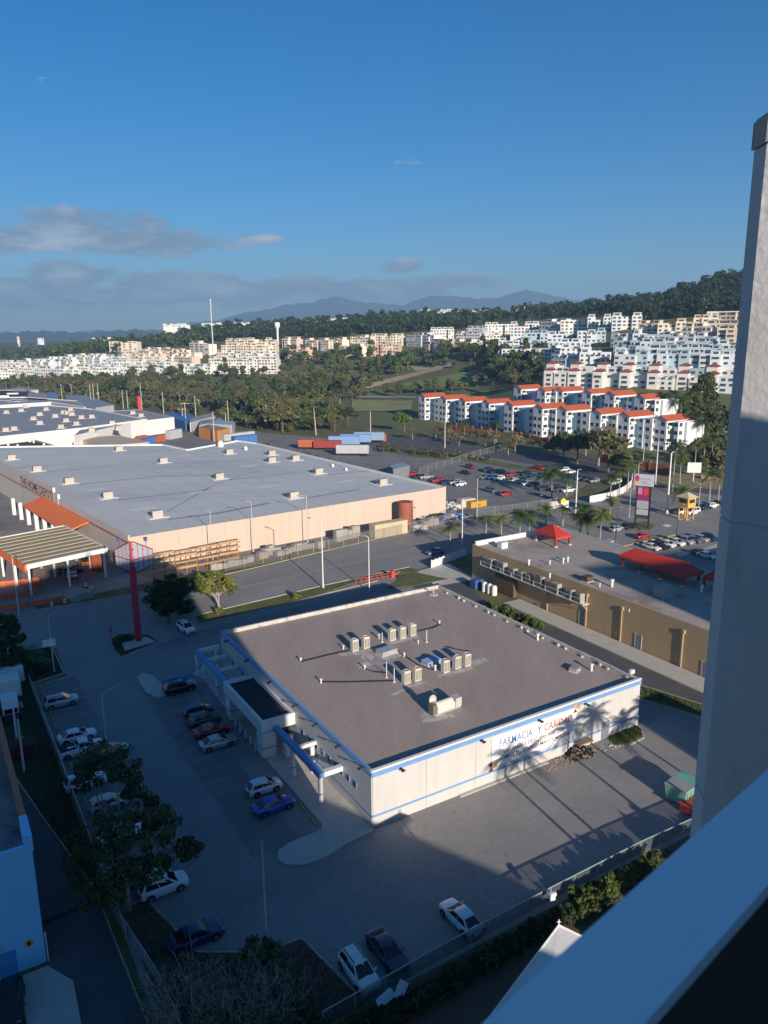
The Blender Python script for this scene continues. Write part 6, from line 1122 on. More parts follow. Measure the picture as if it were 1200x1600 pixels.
for i in range(3): tree_proto(f'deep{i}', 'broad', 10 + i, [lg1, lg2], tk1); tree_proto(f'fresh{i}', 'broad', 20 + i, [lg2, lg3], tk1); tree_proto(f'brown{i}', 'sparse', 30 + i, [lb1, lo1], tk3); tree_proto(f'tall{i}', 'tall', 40 + i, [lg1, lo1], tk2); tree_proto(f'olive{i}', 'broad', 50 + i, [lo1, lb1], tk1)
tree_proto('bare0', 'sparse', 61, [lb2, lb1], tk3); tree_proto('bright0', 'broad', 62, [LM('bright', (.055, .13, .018)), lg3], tk1)
NT = 0
def tree(key, p, s, label, group=None, name='tree', cat='tree', sz=None):
    global NT
    NT += 1; cr_, tr_m = TREES[key]; t = thing(name, label, cat, p, random.random() * 6.28, group); t.scale = (s, s, s * (sz or random.uniform(.85, 1.15))); link('crown', cr_, t); link('trunk', tr_m, t); return t
def inpoly(x, y, P_):
    c = False
    for i in range(len(P_)):
        (x1, y1), (x2, y2) = P_[i], P_[i - 1]
        if (y1 > y) != (y2 > y) and x < (x2 - x1) * (y - y1) / (y2 - y1) + x1: c = not c
    return c
def scatter(poly, n, keys, s, label, group, mind=5.5):
    xs, ys = [q[0] for q in poly], [q[1] for q in poly]; got = []; rs = random.Random(len(label) * 31 + n)
    for _ in range(n * 30):
        if len(got) >= n: break
        x, y = rs.uniform(min(xs), max(xs)), rs.uniform(min(ys), max(ys))
        if not inpoly(x, y, poly): continue
        p = hit(x, y) or None
        if p is None or any((p - g).length < mind for g in got): continue
        got.append(p); k = rs.choice(keys); lab = label[k.rstrip('0123456789')] if isinstance(label, dict) else label; tree(k, p, rs.uniform(*s), lab, group)
    return got
LB = {'deep': 'dark green broad tree in the grove beyond the sheds', 'fresh': 'mid green broad tree in the grove beyond the sheds', 'brown': 'greyish brown thin-leaved tree in the grove beyond the sheds', 'tall': 'tall narrow green tree in the grove beyond the sheds', 'olive': 'olive green tree in the grove beyond the sheds'}
scatter([(55, 606), (160, 600), (260, 604), (330, 612), (430, 640), (470, 668), (440, 678), (390, 655), (330, 645), (250, 630), (150, 620), (60, 615)], 62, ['brown0', 'brown1', 'deep0', 'deep1', 'olive0', 'brown2', 'olive1'], (1.4, 2.2), LB, 'trees of the grove', 5.5)
scatter([(400, 640), (450, 615), (535, 640), (540, 655), (560, 668), (545, 680), (480, 680), (440, 672)], 30, ['deep0', 'deep1', 'deep2', 'fresh0', 'fresh1', 'tall0', 'olive1'], (1.2, 1.7), LB, 'trees of the grove', 7)
scatter([(160, 592), (330, 580), (440, 580), (440, 612), (330, 606), (160, 600)], 26, ['deep0', 'olive2', 'fresh0', 'deep2', 'tall1'], (1.2, 1.8), LB, 'trees of the grove', 9)
LP = {k: v.replace('in the grove beyond the sheds', 'in the park below the estates') for k, v in LB.items()}
scatter([(440, 560), (560, 560), (640, 556), (700, 560), (700, 572), (600, 596), (560, 630), (440, 612)], 46, ['deep0', 'deep1', 'fresh1', 'fresh2', 'tall0', 'olive0', 'olive2'], (1.2, 2.1), LP, 'trees of the park', 9)
scatter([(440, 600), (540, 596), (540, 620), (530, 640), (450, 615), (400, 640), (330, 612)], 34, ['deep0', 'deep1', 'fresh1', 'olive0', 'brown1', 'tall1'], (1.2, 2.0), LP, 'trees of the park', 6)
scatter([(690, 555), (790, 552), (850, 560), (850, 600), (800, 612), (720, 608), (770, 592), (745, 576)], 34, ['deep0', 'deep2', 'fresh0', 'fresh2', 'tall2', 'olive0'], (1.3, 2.0), LP, 'trees of the park', 9)
scatter([(556, 618), (720, 606), (740, 612), (640, 622), (560, 626)], 14, ['fresh0', 'olive0', 'tall1'], (.9, 1.3), LP, 'trees of the park', 7)
scatter([(620, 690), (660, 684), (800, 698), (840, 706), (800, 712), (690, 700)], 12, ['brown0', 'bare0', 'brown1', 'bare0'], (.75, 1.15), {'brown': 'thin brownish street tree before the nearest apartments', 'bare': 'bare twiggy street tree before the nearest apartments', 'olive': 'olive street tree before the nearest apartments'}, 'street trees along the avenue', 7)
for x, y, k, s, lb in ((632, 676, 'bright0', 1.5, 'bright green round tree left of the apartments'), (880, 715, 'deep1', 1.3, 'dark tree left of the big grey-green tree by the avenue'), (902, 725, 'deep0', 1.5, 'broad dark tree before the second gable from the right'), (935, 728, 'brown0', 2.1, 'big grey-brown tree before the apartments by the white wall'), (950, 738, 'olive2', 1.9, 'big olive tree right of the grey-brown one by the avenue'), (915, 712, 'bare0', 1.6, 'bare crowned tree rising behind the broad dark tree'), (971, 745, 'fresh1', 1.2, 'small fresh tree at the curve of the white wall'), (865, 712, 'fresh0', 1.0, 'low green tree at the far edge of the staff car park'), (1080, 690, 'tall0', 1.3, 'tall tree right of the apartments beside the fin'), (1105, 640, 'tall1', 2.1, 'tall dark tree above the palms beside the concrete fin'), (1090, 655, 'tall2', 1.9, 'tall bushy tree left of the fin, behind the palms'), (1108, 668, 'tall0', 1.8, 'feathery tree directly beside the fin'), (1095, 745, 'tall1', .9, 'weeping tree beside the small billboard')):
    p = hit(x, y); tree(k, p, s, lb, None)
byl = {}
for o in list(C.objects):
    if o.get('category') == 'tree' and o.get('group'): byl.setdefault(o['label'], []).append(o)
for lb, l in byl.items():
    if len(l) < 2: continue
    l.sort(key=lambda o: pcol(o.location.x, o.location.y))
    for i, o in enumerate(l): o['label'] = f"{ORDX(i)} {lb}, from the left".replace('tyth ', 'tieth ')
# palms
def palm_mesh(seed, n, L_, droop, lw, mats):
    rs = random.Random(seed); n += 8; lw *= 1.35; b = MB()
    for i in range(n):
        a = i * 2.399 + rs.uniform(-.2, .2); el = rs.uniform(-.25, 1.25); l_ = L_ * rs.uniform(.8, 1.1); pts = []; m = rs.randrange(len(mats))
        for k in range(8): f = k / 7; r_ = l_ * f * math.cos(el * (1 - .3 * f)); z_ = l_ * (math.sin(el) * f - droop * f * f); pts.append(Vector((r_ * math.cos(a), r_ * math.sin(a), z_)))
        sd_ = Vector((-math.sin(a), math.cos(a), 0))
        for k in range(7):
            for s in (-1, 1):
                for q in (0, .5):
                    p = pts[k].lerp(pts[k + 1], q); wd = lw * math.sin(math.pi * min(.97, (k + q + .6) / 7.6)) ** .7; e = p + sd_ * s * wd + (pts[k + 1] - pts[k]) * .9 - Vector((0, 0, wd * .45)); d_ = (pts[k + 1] - pts[k]) * .30; b.add([p - d_ * .3, p + d_, e], [(0, 1, 2)], m)
    return b.mesh('crown', mats)
pg1, pg2, pg3 = LM('palm', (.045, .075, .02)), LM('palm_light', (.085, .12, .025)), LM('palm_yellow', (.15, .15, .035))
PALMS = [palm_mesh(1, 20, 3.0, .55, .62, [pg1, pg2]), palm_mesh(2, 18, 2.6, .5, .6, [pg2, pg3]), palm_mesh(3, 22, 3.3, .6, .7, [pg1, pg1, pg2])]
def palm(px, py, h, s, label, k=0, group='palm trees', p=None, trunkm=palebark):
    p = p if p is not None else (hit(px, py) if py < 760 else at(px, py)); t = thing('palm_tree', label, 'palm tree', p, random.random() * 6.28, group); ln = random.uniform(-.3, .3)
    b = MB(); b.tube((0, 0, -.2), (ln * .4, 0, h * .5), .24 * s ** .5, 8, .17); b.tube((ln * .4, 0, h * .5), (ln, 0, h), .17, 8, .13); b.build('trunk', trunkm, t, smooth=40); link('crown', PALMS[k], t, (ln, 0, h)).scale = (s,) * 3; return t
for a in ((703, 856, 5.0, 1.1, 'palm with a white trunk nearest the pink wall at the junction', 1), (759, 842, 5.2, 1.1, 'first palm in the road row right of the tall white lamp', 1), (783, 838, 4.8, 1.0, 'second palm in the road row right of the tall white lamp', 1), (812, 838, 5.4, 1.0, 'third palm in the road row, before the pyramid canopy', 2), (827, 835, 5.2, .9, 'fourth palm in the road row, beside the pyramid canopy', 2), (853, 822, 4.5, 1.0, 'palm just behind the red pyramid canopy', 0), (879, 822, 5, 1.0, 'palm below the yellow diamond sign', 1), (905, 845, 6, 1.3, 'bushy palm left in the clump behind the tan roof', 1), (918, 850, 6.5, 1.3, 'bushy palm in the middle of the clump behind the tan roof', 0), (936, 857, 8.5, 1.3, 'taller palm right in the clump behind the tan roof', 1), (912, 830, 6, 1.2, 'darker palm at the back of the clump behind the tan roof', 0), (953, 805, 4.5, 1.0, 'yellowish palm left of the plaza sign', 1), (862, 778, 8, 1.5, 'big dark palm standing in the staff car park edge', 2), (885, 775, 6, 1.0, 'smaller dark palm right of the big car park palm', 2), (953, 782, 7, 1.1, 'palm left before the white curved wall', 0), (967, 776, 8, 1.1, 'palm in the middle before the white curved wall', 0), (980, 768, 9, 1.1, 'palm right before the white curved wall', 1), (990, 765, 8, 1.0, 'palm above the plaza sign logo', 0), (1050, 770, 15, 1.5, 'tall royal palm with a white trunk beside the utility pole', 2), (1062, 757, 9, 1.4, 'palm right of the tall royal palm', 1), (1098, 733, 10, 1.2, 'palm behind the small billboard', 0), (1085, 735, 9, 1.3, 'feathery palm left of the billboard', 1), (1110, 730, 11, 1.1, 'slim palm beside the concrete fin on the lawn', 0), (1108, 782, 8, 1.2, 'palm with a pale trunk left of the pair by the fin', 0), (1122, 782, 7.5, 1.1, 'yellow-tinged palm right of the pair by the fin', 1), (1062, 800, 6, 1.1, 'drooping palm left of the guard tower', 2), (1072, 695, 15, 1.6, 'palm before the end wall of the nearest apartments', 2), (1085, 700, 13, 1.5, 'palm right of the end wall of the nearest apartments', 0), (1095, 706, 12, 1.5, 'palm in the tall clump beside the fin, front', 0), (1062, 668, 13, 1.6, 'palm behind the end of the nearest apartments, left', 2), (1050, 655, 12, 1.6, 'palm behind the last red roof', 0), (1078, 655, 13, 1.7, 'palm behind the end of the nearest apartments, right', 2), (1035, 662, 13, 1.6, 'palm rising over the roof at the end of the second row', 2), (1015, 700, 7, 1.0, 'low palm before the brick wall pillars', 1), (700, 690, 8, 1.0, 'slim palm before the left end of the apartments', 0), (725, 690, 8, 1.0, 'slim palm before the third gable from the left', 0), (775, 692, 9, 1.1, 'slim palm before the middle of the apartment row', 0), (30, 612, 8, 1.4, 'palm at the far left edge before the white estate', 0), (10, 608, 8, 1.4, 'palm cut by the left edge before the white estate', 2), (45, 606, 7, 1.2, 'palm right of the far left palms', 0)): palm(*a)
# forest masses: real crowns, more than anyone could count
def forest(name, polys, n, size, mats, rr=(3.2, 6.0), label=None):
    cs = []; rs = random.Random(n)
    for P_ in polys:
        xs, ys = [q[0] for q in P_], [q[1] for q in P_]; area = (max(xs) - min(xs)) * (max(ys) - min(ys)); m = 0
        for _ in range(int(n * 3)):
            x, y = rs.uniform(min(xs), max(xs)), rs.uniform(min(ys), max(ys))
            if not inpoly(x, y, P_): continue
            p = hit(x, y)
            if p is None: continue
            cs.append((p.x, p.y, p.z, rs.uniform(*rr))); m += 1
            if m >= n: break
    C_ = []
    for (x, y, z, r) in cs:
        hgt = r * rs.uniform(1.1, 1.9)
        for k in range(5): a = rs.random() * 6.28; q = r * rs.random() ** .5 * .75; C_.append((x + q * math.cos(a), y + q * math.sin(a), z + hgt + rs.uniform(-.35, .45) * r, r * rs.uniform(.35, .6)))
        C_.append((x, y, z + hgt * .4, r * .7))
    V, MI = leaves(C_, 15, size, nm=len(mats)); o = link(name, leafmesh(name, V, MI, mats)); kind(o, 'stuff')
    if label: o['label'] = label
    return o
forest('woods', [[(-60, 528), (60, 526), (160, 521), (230, 516), (300, 511), (335, 520), (335, 537), (290, 541), (240, 546), (190, 550), (160, 556), (100, 560), (-60, 565)]], 560, 1.7, [ld1, ld2, lg1, lo1], label='dark mixed woods behind the left estates')
forest('woods', [[(230, 516), (330, 508), (460, 508), (560, 501), (640, 494), (740, 488), (860, 480), (905, 480), (860, 500), (800, 503), (720, 514), (640, 520), (560, 525), (440, 531), (330, 534)]], 900, 1.7, [ld1, ld2, lg1, ld1], (3.4, 6.5), label='dark wooded ridge behind the pale blocks')
forest('woods', [[(860, 479), (960, 471), (1000, 459), (1060, 443), (1120, 429), (1250, 424), (1250, 492), (1150, 486), (1080, 496), (1000, 504), (960, 490), (900, 494), (860, 499)]], 900, 1.6, [ld1, ld1, ld2, ld1], (2.6, 6.4), label='dark scrub on the hill at the right')
forest('undergrowth', [[(330, 570), (440, 545), (640, 552), (780, 552), (850, 562), (850, 600), (640, 570), (600, 596), (560, 625), (440, 615), (330, 605)], [(0, 590), (330, 590), (330, 604), (200, 600), (0, 606)], [(60, 612), (260, 610), (430, 650), (470, 676), (400, 672), (300, 648), (60, 622)], [(1040, 640), (1160, 650), (1160, 735), (1090, 735)]], 230, .95, [lg1, lo1, lb1, lg2], (1.6, 3.0), label='low undergrowth between the estates and the sheds')
hg = forest('hedge_scrub', [[(476, 716), (548, 738), (545, 743), (470, 722)], [(590, 700), (740, 716), (770, 722), (690, 716), (590, 706)]], 70, .4, [lg2, lo1, lb1], (.8, 1.5), label='scrubby hedge edging the trailer yard')
# ---------------------------------------------------------------- trees and plants close by
def near_tree(label, base, clumps, mats, size, per, stems, name='tree', cat='tree', m=bark, group=None, r0=.22):
    b0 = at(*base); t = thing(name, label, cat, b0, 0, group); cs = []
    for (x, y, z, r) in clumps:
        q = at(x, y, z) - b0
        for k in range(9): d = Vector((random.gauss(0, 1), random.gauss(0, 1), random.gauss(0, .7))).normalized() * r * random.uniform(.5, .95); cs.append((q.x + d.x, q.y + d.y, q.z + d.z, r * random.uniform(.2, .48)))
        cs.append((q.x, q.y, q.z, r * .55))
    V, MI = leaves(cs, per, size, nm=len(mats)); link('crown', leafmesh('crown', V, MI, mats), t); tb2 = MB()
    for i in range(stems):
        tp_ = [at(x, y, z) - b0 for (x, y, z, r) in clumps[i::stems]]; c_ = sum(tp_, Vector()) / len(tp_); fork = Vector((c_.x * .35 + .3 * i, c_.y * .35, c_.z * .5)); tb2.tube((.35 * i, .1 * i, -.2), fork, r0, 8, r0 * .7, m=0)
        for q in tp_: mid = fork.lerp(q, .5) + Vector((0, 0, .3)); tb2.tube(fork, mid, r0 * .55, 6, r0 * .35); tb2.tube(mid, q, r0 * .35, 6, r0 * .1)
    tb2.build('trunk', m, t, smooth=40); return t
lt1, lt2, lt3 = LM('lot_dark', (.045, .068, .022)), LM('lot_mid', (.068, .098, .028)), LM('lot_brown', (.10, .105, .04))
near_tree('large dark feathery tree overhanging the cars by the left fence', (188, 1428), [(135, 1185, 8.5, 2.4), (175, 1195, 9, 2.5), (205, 1215, 8.5, 2.2), (150, 1205, 9, 2.0), (215, 1245, 8, 1.8), (190, 1290, 8, 2.2), (235, 1275, 8, 2.2), (255, 1300, 8, 2.3), (215, 1325, 7.5, 2.5), (262, 1330, 7.5, 2.0), (300, 1332, 7, 1.5), (165, 1330, 7.5, 2.5), (125, 1322, 6.5, 2.0), (140, 1375, 5.5, 2.2), (190, 1365, 6.5, 2.0), (165, 1400, 4.5, 1.7), (235, 1355, 6.5, 1.5)], [lt1, lt2, lt3, lt2], .19, 80, 3, m=palebark)
near_tree('dark round street tree standing between the road and the white suv', (262, 975), [(262, 925, 4.6, 2.8), (246, 930, 4, 2.5), (282, 928, 4.2, 2.5), (265, 910, 5.6, 2.6), (287, 945, 3, 2.0), (250, 948, 2.8, 2.0), (278, 912, 5, 2.2), (268, 945, 3, 2.2)], [lt1, lt2], .26, 130, 2)
near_tree('yellow-green street tree in the sun right of the dark round tree', (341, 950), [(322, 916, 4.2, 1.9), (345, 912, 4.6, 1.8), (335, 902, 5.2, 1.8), (312, 908, 4.6, 1.5), (355, 906, 4.4, 1.4), (330, 922, 3.4, 1.6), (362, 918, 3.6, 1.5), (306, 918, 3.6, 1.5)], [lo2, lg3, lo1], .24, 85, 2, m=palebark)
near_tree('small bright shrub on the verge below the yellow-green tree', (342, 958), [(341, 954, .8, .8)], [lg3, lo2], .14, 90, 1, 'shrub', 'shrub'); near_tree('small sapling on the verge left of the tall lamp', (463, 935), [(463, 930, .9, .9)], [lg3, lo1], .14, 90, 1, 'shrub', 'shrub')
near_tree('dark tree at the left edge by the road', (12, 1050), [(5, 985, 5.5, 2.4), (20, 1000, 4.5, 2.2), (-10, 1010, 5, 2.4), (25, 1025, 3, 2.0), (5, 1035, 2.5, 2.0), (12, 970, 6.3, 1.8), (45, 1035, 1.8, 1.4)], [lt1, lt2, lg2], .24, 120, 2)
palm(38, 1050, 2.2, 1.25, 'drooping dark palm beside the white notice board', 2); 
near_tree('low reddish shrub on the verge beside the lamp post', (62, 1052), [(62, 1048, .8, .9), (50, 1046, .8, .9)], [LM('reddish', (.10, .045, .03)), lt1], .15, 90, 1, 'shrub', 'shrub')
near_tree('brown-green plants at the foot of the red pylon', (190, 1000), [(190, 997, .7, .9), (183, 1004, .5, .7), (200, 996, .6, .8)], [lb1, lg2], .15, 80, 1, 'shrub', 'shrub')
for i, (x, y, h) in enumerate(((762, 948, 1.2), (776, 953, 1.5), (790, 955, 1.9), (800, 962, 1.3), (815, 967, 1.2), (830, 972, 1.6), (840, 978, 1.2), (770, 944, 1.0), (822, 975, 1.0))):
    near_tree(f"fresh green garden shrub along the tan building lane, {ORD[i]} planted", (x, y), [(x, y - 2, h * .8, h * .72), (x + 4, y, h * .5, h * .5)], [lg3, lg2, pg2], .2, 75, 1, 'shrub', 'shrub', group='shrubs along the lane')
# bottom bushes
near_tree('leafy green bush at the foot of the thin lamp post', (420, 1500), [(405, 1480, 2.0, 1.2), (430, 1500, 1.4, 1.3), (395, 1500, 1.6, 1.3), (440, 1530, 1.0, 1.4), (455, 1560, .8, 1.3), (420, 1545, 1.2, 1.3), (480, 1580, .7, 1.0)], [lg3, lg2, lo1], .15, 75, 1, 'bush', 'bush')
near_tree('dark green bush along the kerb below the leafy one', (470, 1590), [(470, 1585, .8, 1.0), (500, 1605, .6, 1.1), (440, 1600, .8, 1.0)], [lg2, lo1], .15, 60, 1, 'bush', 'bush')
rs = random.Random(4)
for bx_, by_, br, bn_, blb in ((290, 1580, 4.0, 110, 'largest bare twiggy bush in the bottom left corner of the lot'), (375, 1590, 3.4, 90, 'bare twiggy bush at the bottom edge, right of the largest'), (440, 1585, 2.8, 60, 'bare twiggy bush nearest the kerb at the bottom')):
    tw_ = thing('bare_bush', blb, 'bush', at(bx_, by_), 0, 'bare bushes'); tm = MB()
    for i in range(bn_):
        a = rs.random() * 6.28; q = rs.random() ** .5 * br; p = Vector((q * math.cos(a) * .55, q * math.sin(a) * .55, 0)); e = Vector((q * math.cos(a) * rs.uniform(.6, 1.1) + rs.uniform(-.8, .8), q * math.sin(a) * rs.uniform(.6, 1.1) + rs.uniform(-.8, .8), rs.uniform(.9, 3.6))); m_ = p.lerp(e, .55) + Vector((rs.uniform(-.3, .3), rs.uniform(-.3, .3), .3)); tm.tube(p, m_, .04, 4, .026, cap=False); tm.tube(m_, e, .026, 4, .01, cap=False)
        for k in range(6): f = p.lerp(e, rs.uniform(.3, 1)); g_ = f + Vector((rs.uniform(-.8, .8), rs.uniform(-.8, .8), rs.uniform(.1, .8))); tm.tube(f, g_, .016, 3, .006, cap=False)
    tm.build('twigs', M('twig_grey', (.42, .35, .28), .9), tw_); V, MI = leaves([(rs.uniform(-br, br), rs.uniform(-br, br) * .8, rs.uniform(.3, 2.4), .9) for _ in range(int(br * 14))], 42, .10, nm=2); link('leaves', leafmesh('leaves', V, MI, [lo1, lb1]), tw_)
for i, (x, y) in enumerate(((905, 1408), (930, 1395), (955, 1383), (980, 1370), (1000, 1358), (915, 1422), (945, 1405), (1015, 1350))):
    near_tree(f"sunlit yellow-green shrub behind the near fence, {ORD[i]} from the white canvas", (x, y), [(x, y - 3, 1.0, 1.0), (x + 12, y - 8, .8, .8), (x - 8, y + 2, .8, .8)], [lg3, lo1, lg2], .15, 120, 1, 'shrub', 'shrub', group='shrubs behind the near fence')
for i, (x, y) in enumerate(((600, 1580), (650, 1555), (700, 1525), (745, 1500), (790, 1475), (830, 1450), (860, 1432), (560, 1600))):
    near_tree(f"dark ivy-like shrub outside the near fence, {ORD[i]} along it", (x, y), [(x + 8, y + 5, .7, 1.0), (x + 24, y - 4, .6, .9), (x - 6, y + 12, .6, .9)], [lt1, lg1], .16, 90, 1, 'shrub', 'shrub', group='dark shrubs outside the near fence')
# grass blades on the near strips
def blades(name, poly, n, h, mats, z=.09, label=None):
    xs, ys = [p.x for p in poly], [p.y for p in poly]; P_ = [(p.x, p.y) for p in poly]; A = RNG.uniform((min(xs), min(ys)), (max(xs), max(ys)), (n, 2)); A = np.array([a for a in A if inpoly(a[0], a[1], P_)]); n = len(A); t = RNG.uniform(0, 6.28, n); hh = h * RNG.uniform(.4, 1.2, n); w_ = .05
    c = np.stack([A[:, 0], A[:, 1], np.full(n, z)], 1); s = np.stack([np.cos(t), np.sin(t), np.zeros(n)], 1); up_ = np.stack([RNG.normal(0, .4, n) * hh, RNG.normal(0, .4, n) * hh, hh], 1); V = np.stack([c - s * w_, c + s * w_, c + up_ + s * .01, c + up_ - s * .01], 1).reshape(-1, 3); o = link(name, leafmesh(name, V, RNG.integers(0, len(mats), n), mats)); kind(o, 'stuff'); return o
blades('grass', GU((-30.6, 60), (-25.7, 60), (-25.7, 8), (-26.4, 7), (-28.6, 20), (-30.6, 34)), 26000, .22, [lg1, lt2, lo1]); blades('grass', GU((-26.5, 68.8), (-20.9, 68.2), (-21, 57.6), (-26.5, 56.6)), 7000, .2, [lg1, lo1], .12)
blades('grass', PX((986, 1068), (1128, 1113), (1128, 1129), (984, 1084)), 9000, .2, [lg2, lg3, lo1], .1); blades('grass', PX((306, 964), (505, 918), (640, 889), (560, 907), (420, 948), (312, 974)), 14000, .2, [lg2, lo1, lo2], .1); blades('grass', GU((-19, 89.3), (20, 91.3), (60, 98.3), (92, 105), (92, 107.5), (60, 101.7), (20, 94.7), (-19, 91.7)), 16000, .22, [lo1, lo2, lb1], .1); blades('grass', GU((-24.5, -18), (-24.2, 1.5), (-22.6, 1.6), (-20.4, -6.8), (-15.8, -9.9), (-12.6, -10), (-11.4, -18)), 9000, .25, [lt1, lb1, lg1], .1)
blades('weeds', GU((-14, -18.2), (40, -18.2), (40, -20.6), (-14, -20.6)), 16000, .35, [lt1, lg1, lo1], .02)
gp0 = slab('grass_patch', PX((945, 1147), (990, 1131), (1002, 1140), (1005, 1152), (985, 1163), (960, 1166)), 0, .12, grassm); blades('grass', PX((946, 1148), (989, 1132), (1001, 1141), (1003, 1151), (984, 1161), (960, 1164)), 2500, .18, [lg2, lg3, lo1], .12); kerb(PX((990, 1130), (1003, 1140), (1006, 1153), (985, 1164)), .2)
kind(heap('rubble', 'pale rubble spilled over the grass patch at the pharmacy corner', 'rubble', 968, 1160, 3.5, 1.0, .12, [white, concrete, pal], 90, .12), 'stuff'); heap('debris_heap', 'heap of timber, branches and junk under the pharmacy back wall', 'heap', 905, 1178, 2.2, 1.4, 1.2, [darkroof, bark, M('dead_palm', (.30, .22, .12), .9), black], 160, .2); heap('straw_litter', 'scattered straw-coloured palm litter left of the junk heap', 'litter', 880, 1188, 3.4, 1.5, .2, [M('dead_palm', (0, 0, 0)), wood], 170, .09)
pl2 = MB().box(-1.1, 1.1, -.7, .7, 1.2, 1.35); tag(pl2.build('wooden_board', M('dead_palm', (0, 0, 0)), None, at(910, 1172), GA), 'tan wooden board lying on top of the junk heap', 'board')
dg = M('dumpster_green', (.16, .42, .33), .6, .12, .6, stain=.3); dp = thing('dumpster', 'mint green dumpster with a domed lid beside the concrete fin', 'dumpster', at(1067, 1247), GA + R(8)); db = MB(); db.add([(-1.6, -1.1, .2), (1.6, -1.1, .2), (1.6, 1.1, .2), (-1.6, 1.1, .2), (-1.8, -1.25, 1.9), (1.8, -1.25, 1.9), (1.8, 1.25, 1.9), (-1.8, 1.25, 1.9)], [(0, 1, 5, 4), (1, 2, 6, 5), (2, 3, 7, 6), (3, 0, 4, 7), (0, 3, 2, 1)]); db.build('body', dg, dp)
MB().box(-1.85, .0, -1.3, 1.3, 1.91, 2.08).build('lid', M('lid_grey', (.30, .32, .31), .7), dp); MB().box(.02, 1.85, -1.3, 1.3, 1.91, 2.05).build('lid', dg, dp)
for i in range(5): MB().box(-1.5 + i * .72, -1.4 + i * .72, -1.33, -1.18, .3, 1.85).build('rib', dg, dp)
d2 = MB().box(-1, 1.2, -.8, .8, .15, 1.0).box(-1.1, 1.3, -.9, .9, 1.0, 1.12); tag(d2.build('red_skip', M('skip_red', (.34, .05, .045), .6), None, at(1080, 1268), GA + R(8)), 'small red skip in front of the mint dumpster', 'skip')
# near fence with a white rail, litter
fence('rail_fence', 'low wire fence with a pale top rail along the near edge of the lot', [at(505, 1606), at(690, 1500), at(860, 1408), at(1000, 1335), at(1085, 1296), at(1180, 1250)], 1.5, 2.8, wired, M('rail_green', (.24, .34, .33), .5, .1), toprail=.06)
fence('rail_fence', 'slanting metal fence along the left grass strip', GU((-25.5, 56), (-25.4, 30), (-25.4, 8), (-25.3, -2)), 1.5, 2.75, meshmat('chain_link_grey', (.33, .36, .40), .55), metal); fence('rail_fence', 'fence corner beside the driveway at the bottom left', GU((-25.6, 2), (-24.2, -8), (-24.0, -18)), 1.4, 2.5, MATS['chain_link_grey'], metal)
ht_ = MB().box(-.25, .25, -.2, .2, 0, .5).box(-.15, .4, -.12, .12, .3, .62); tag(ht_.build('plastic_bag', white, None, at(862, 1405, 1.4) * 1, R(20)), 'white plastic bag caught on the near fence rail', 'bag')
for i, (x, y) in enumerate(((603, 1566), (628, 1553))): mbp = MB(); mbp.quad((-.9, -.3, .1), (.9, -.2, .25), (.8, .5, .5), (-.7, .4, .35)); mbp.quad((-.9, -.3, .07), (-.7, .4, .32), (.8, .5, .47), (.9, -.2, .22)); tag(mbp.build('plastic_sheet', white, None, at(x, y), R(40 + 25 * i)), ('torn white plastic sheet in the shrubs, the lower piece', 'torn white plastic sheet in the shrubs, the upper piece')[i], 'plastic sheet')
# blue building and its yard
bwl = M('azure_wall', (.27, .66, .97), .65, .05, .4, fine=.04); bb = thing('blue_building', 'bright blue low building with orange trim at the left edge', 'shop building', g2w(-31.4, -.7), GA); BH = 11.0
MB().box(-15, -.35, .35, 26, 0, BH - .5).build('roof', M('stained_roof', (.24, .235, .235), .95, .3, .3, fine=.2, stain=.8, stain_rgb=(.08, .085, .1), stain_scale=.35), bb)
for i, (z0, z1) in enumerate(((0, 1.1), (1.1, 3.2), (3.2, 3.9), (3.9, 5.7), (5.7, 7.4), (7.4, 8.7), (8.7, 9.3), (9.3, BH))): MB().box(-15, 0, 0, .34, z0 + .02, z1 - .02).build('wall_panel', bwl, bb)
MB().box(-15, .0, .03, .3, .0, BH - .05).build('wall_core', white, bb)
MB().box(-.34, .02, .36, 26, 0, BH - .21).build('side_wall', M('orange_wall', (.52, .20, .11), .75, .08, .5), bb); MB().box(-.42, .06, 3.0, 26, BH - .19, BH + .7).build('coping', M('orange_wall', (0, 0, 0)), bb); MB().box(-.5, .10, -.05, 3.0, BH - .6, BH + .9).build('corner_block', bwl, bb)
MB().box(-3.4, -2.1, -.04, -.003, .05, 2.3).build('door', M('azure_door', (.08, .30, .62), .6), bb)
em = MB(); em.add([(-1.1 + .35 * math.cos(i * .3927), -.03, 2.35 + .35 * math.sin(i * .3927)) for i in range(16)], [tuple(range(16))]); em.add([(-1.1 + .14 * math.cos(i * .3927), -.036, 2.35 + .2 * math.sin(i * .3927)) for i in range(16)], [tuple(range(16))], 1); em.build('round_sign', [M('sign_amber', (.75, .42, .03), .5), black], bb); MB().box(-4.3, -3.7, -.03, -.003, .1, .7).build('orange_panel', orange, bb); MB().box(-3.3, -2.95, -.03, -.003, 2.5, 2.95).build('notice', M('notice_yellow', (.5, .5, .35), .6), bb)
MB().tube((.14, -.1, .1), (.14, -.1, 2.9), .06, 6).build('downpipe', white, bb)
wc = container('white_container', 'white panelled shed at the left edge above the driveway', 2, 1088, GA, 5, 3, 2.6, white); wc2 = container('white_container', 'white box behind the shed by the left fence corner', 8, 1066, GA, 5, 2.6, 2.2, white)
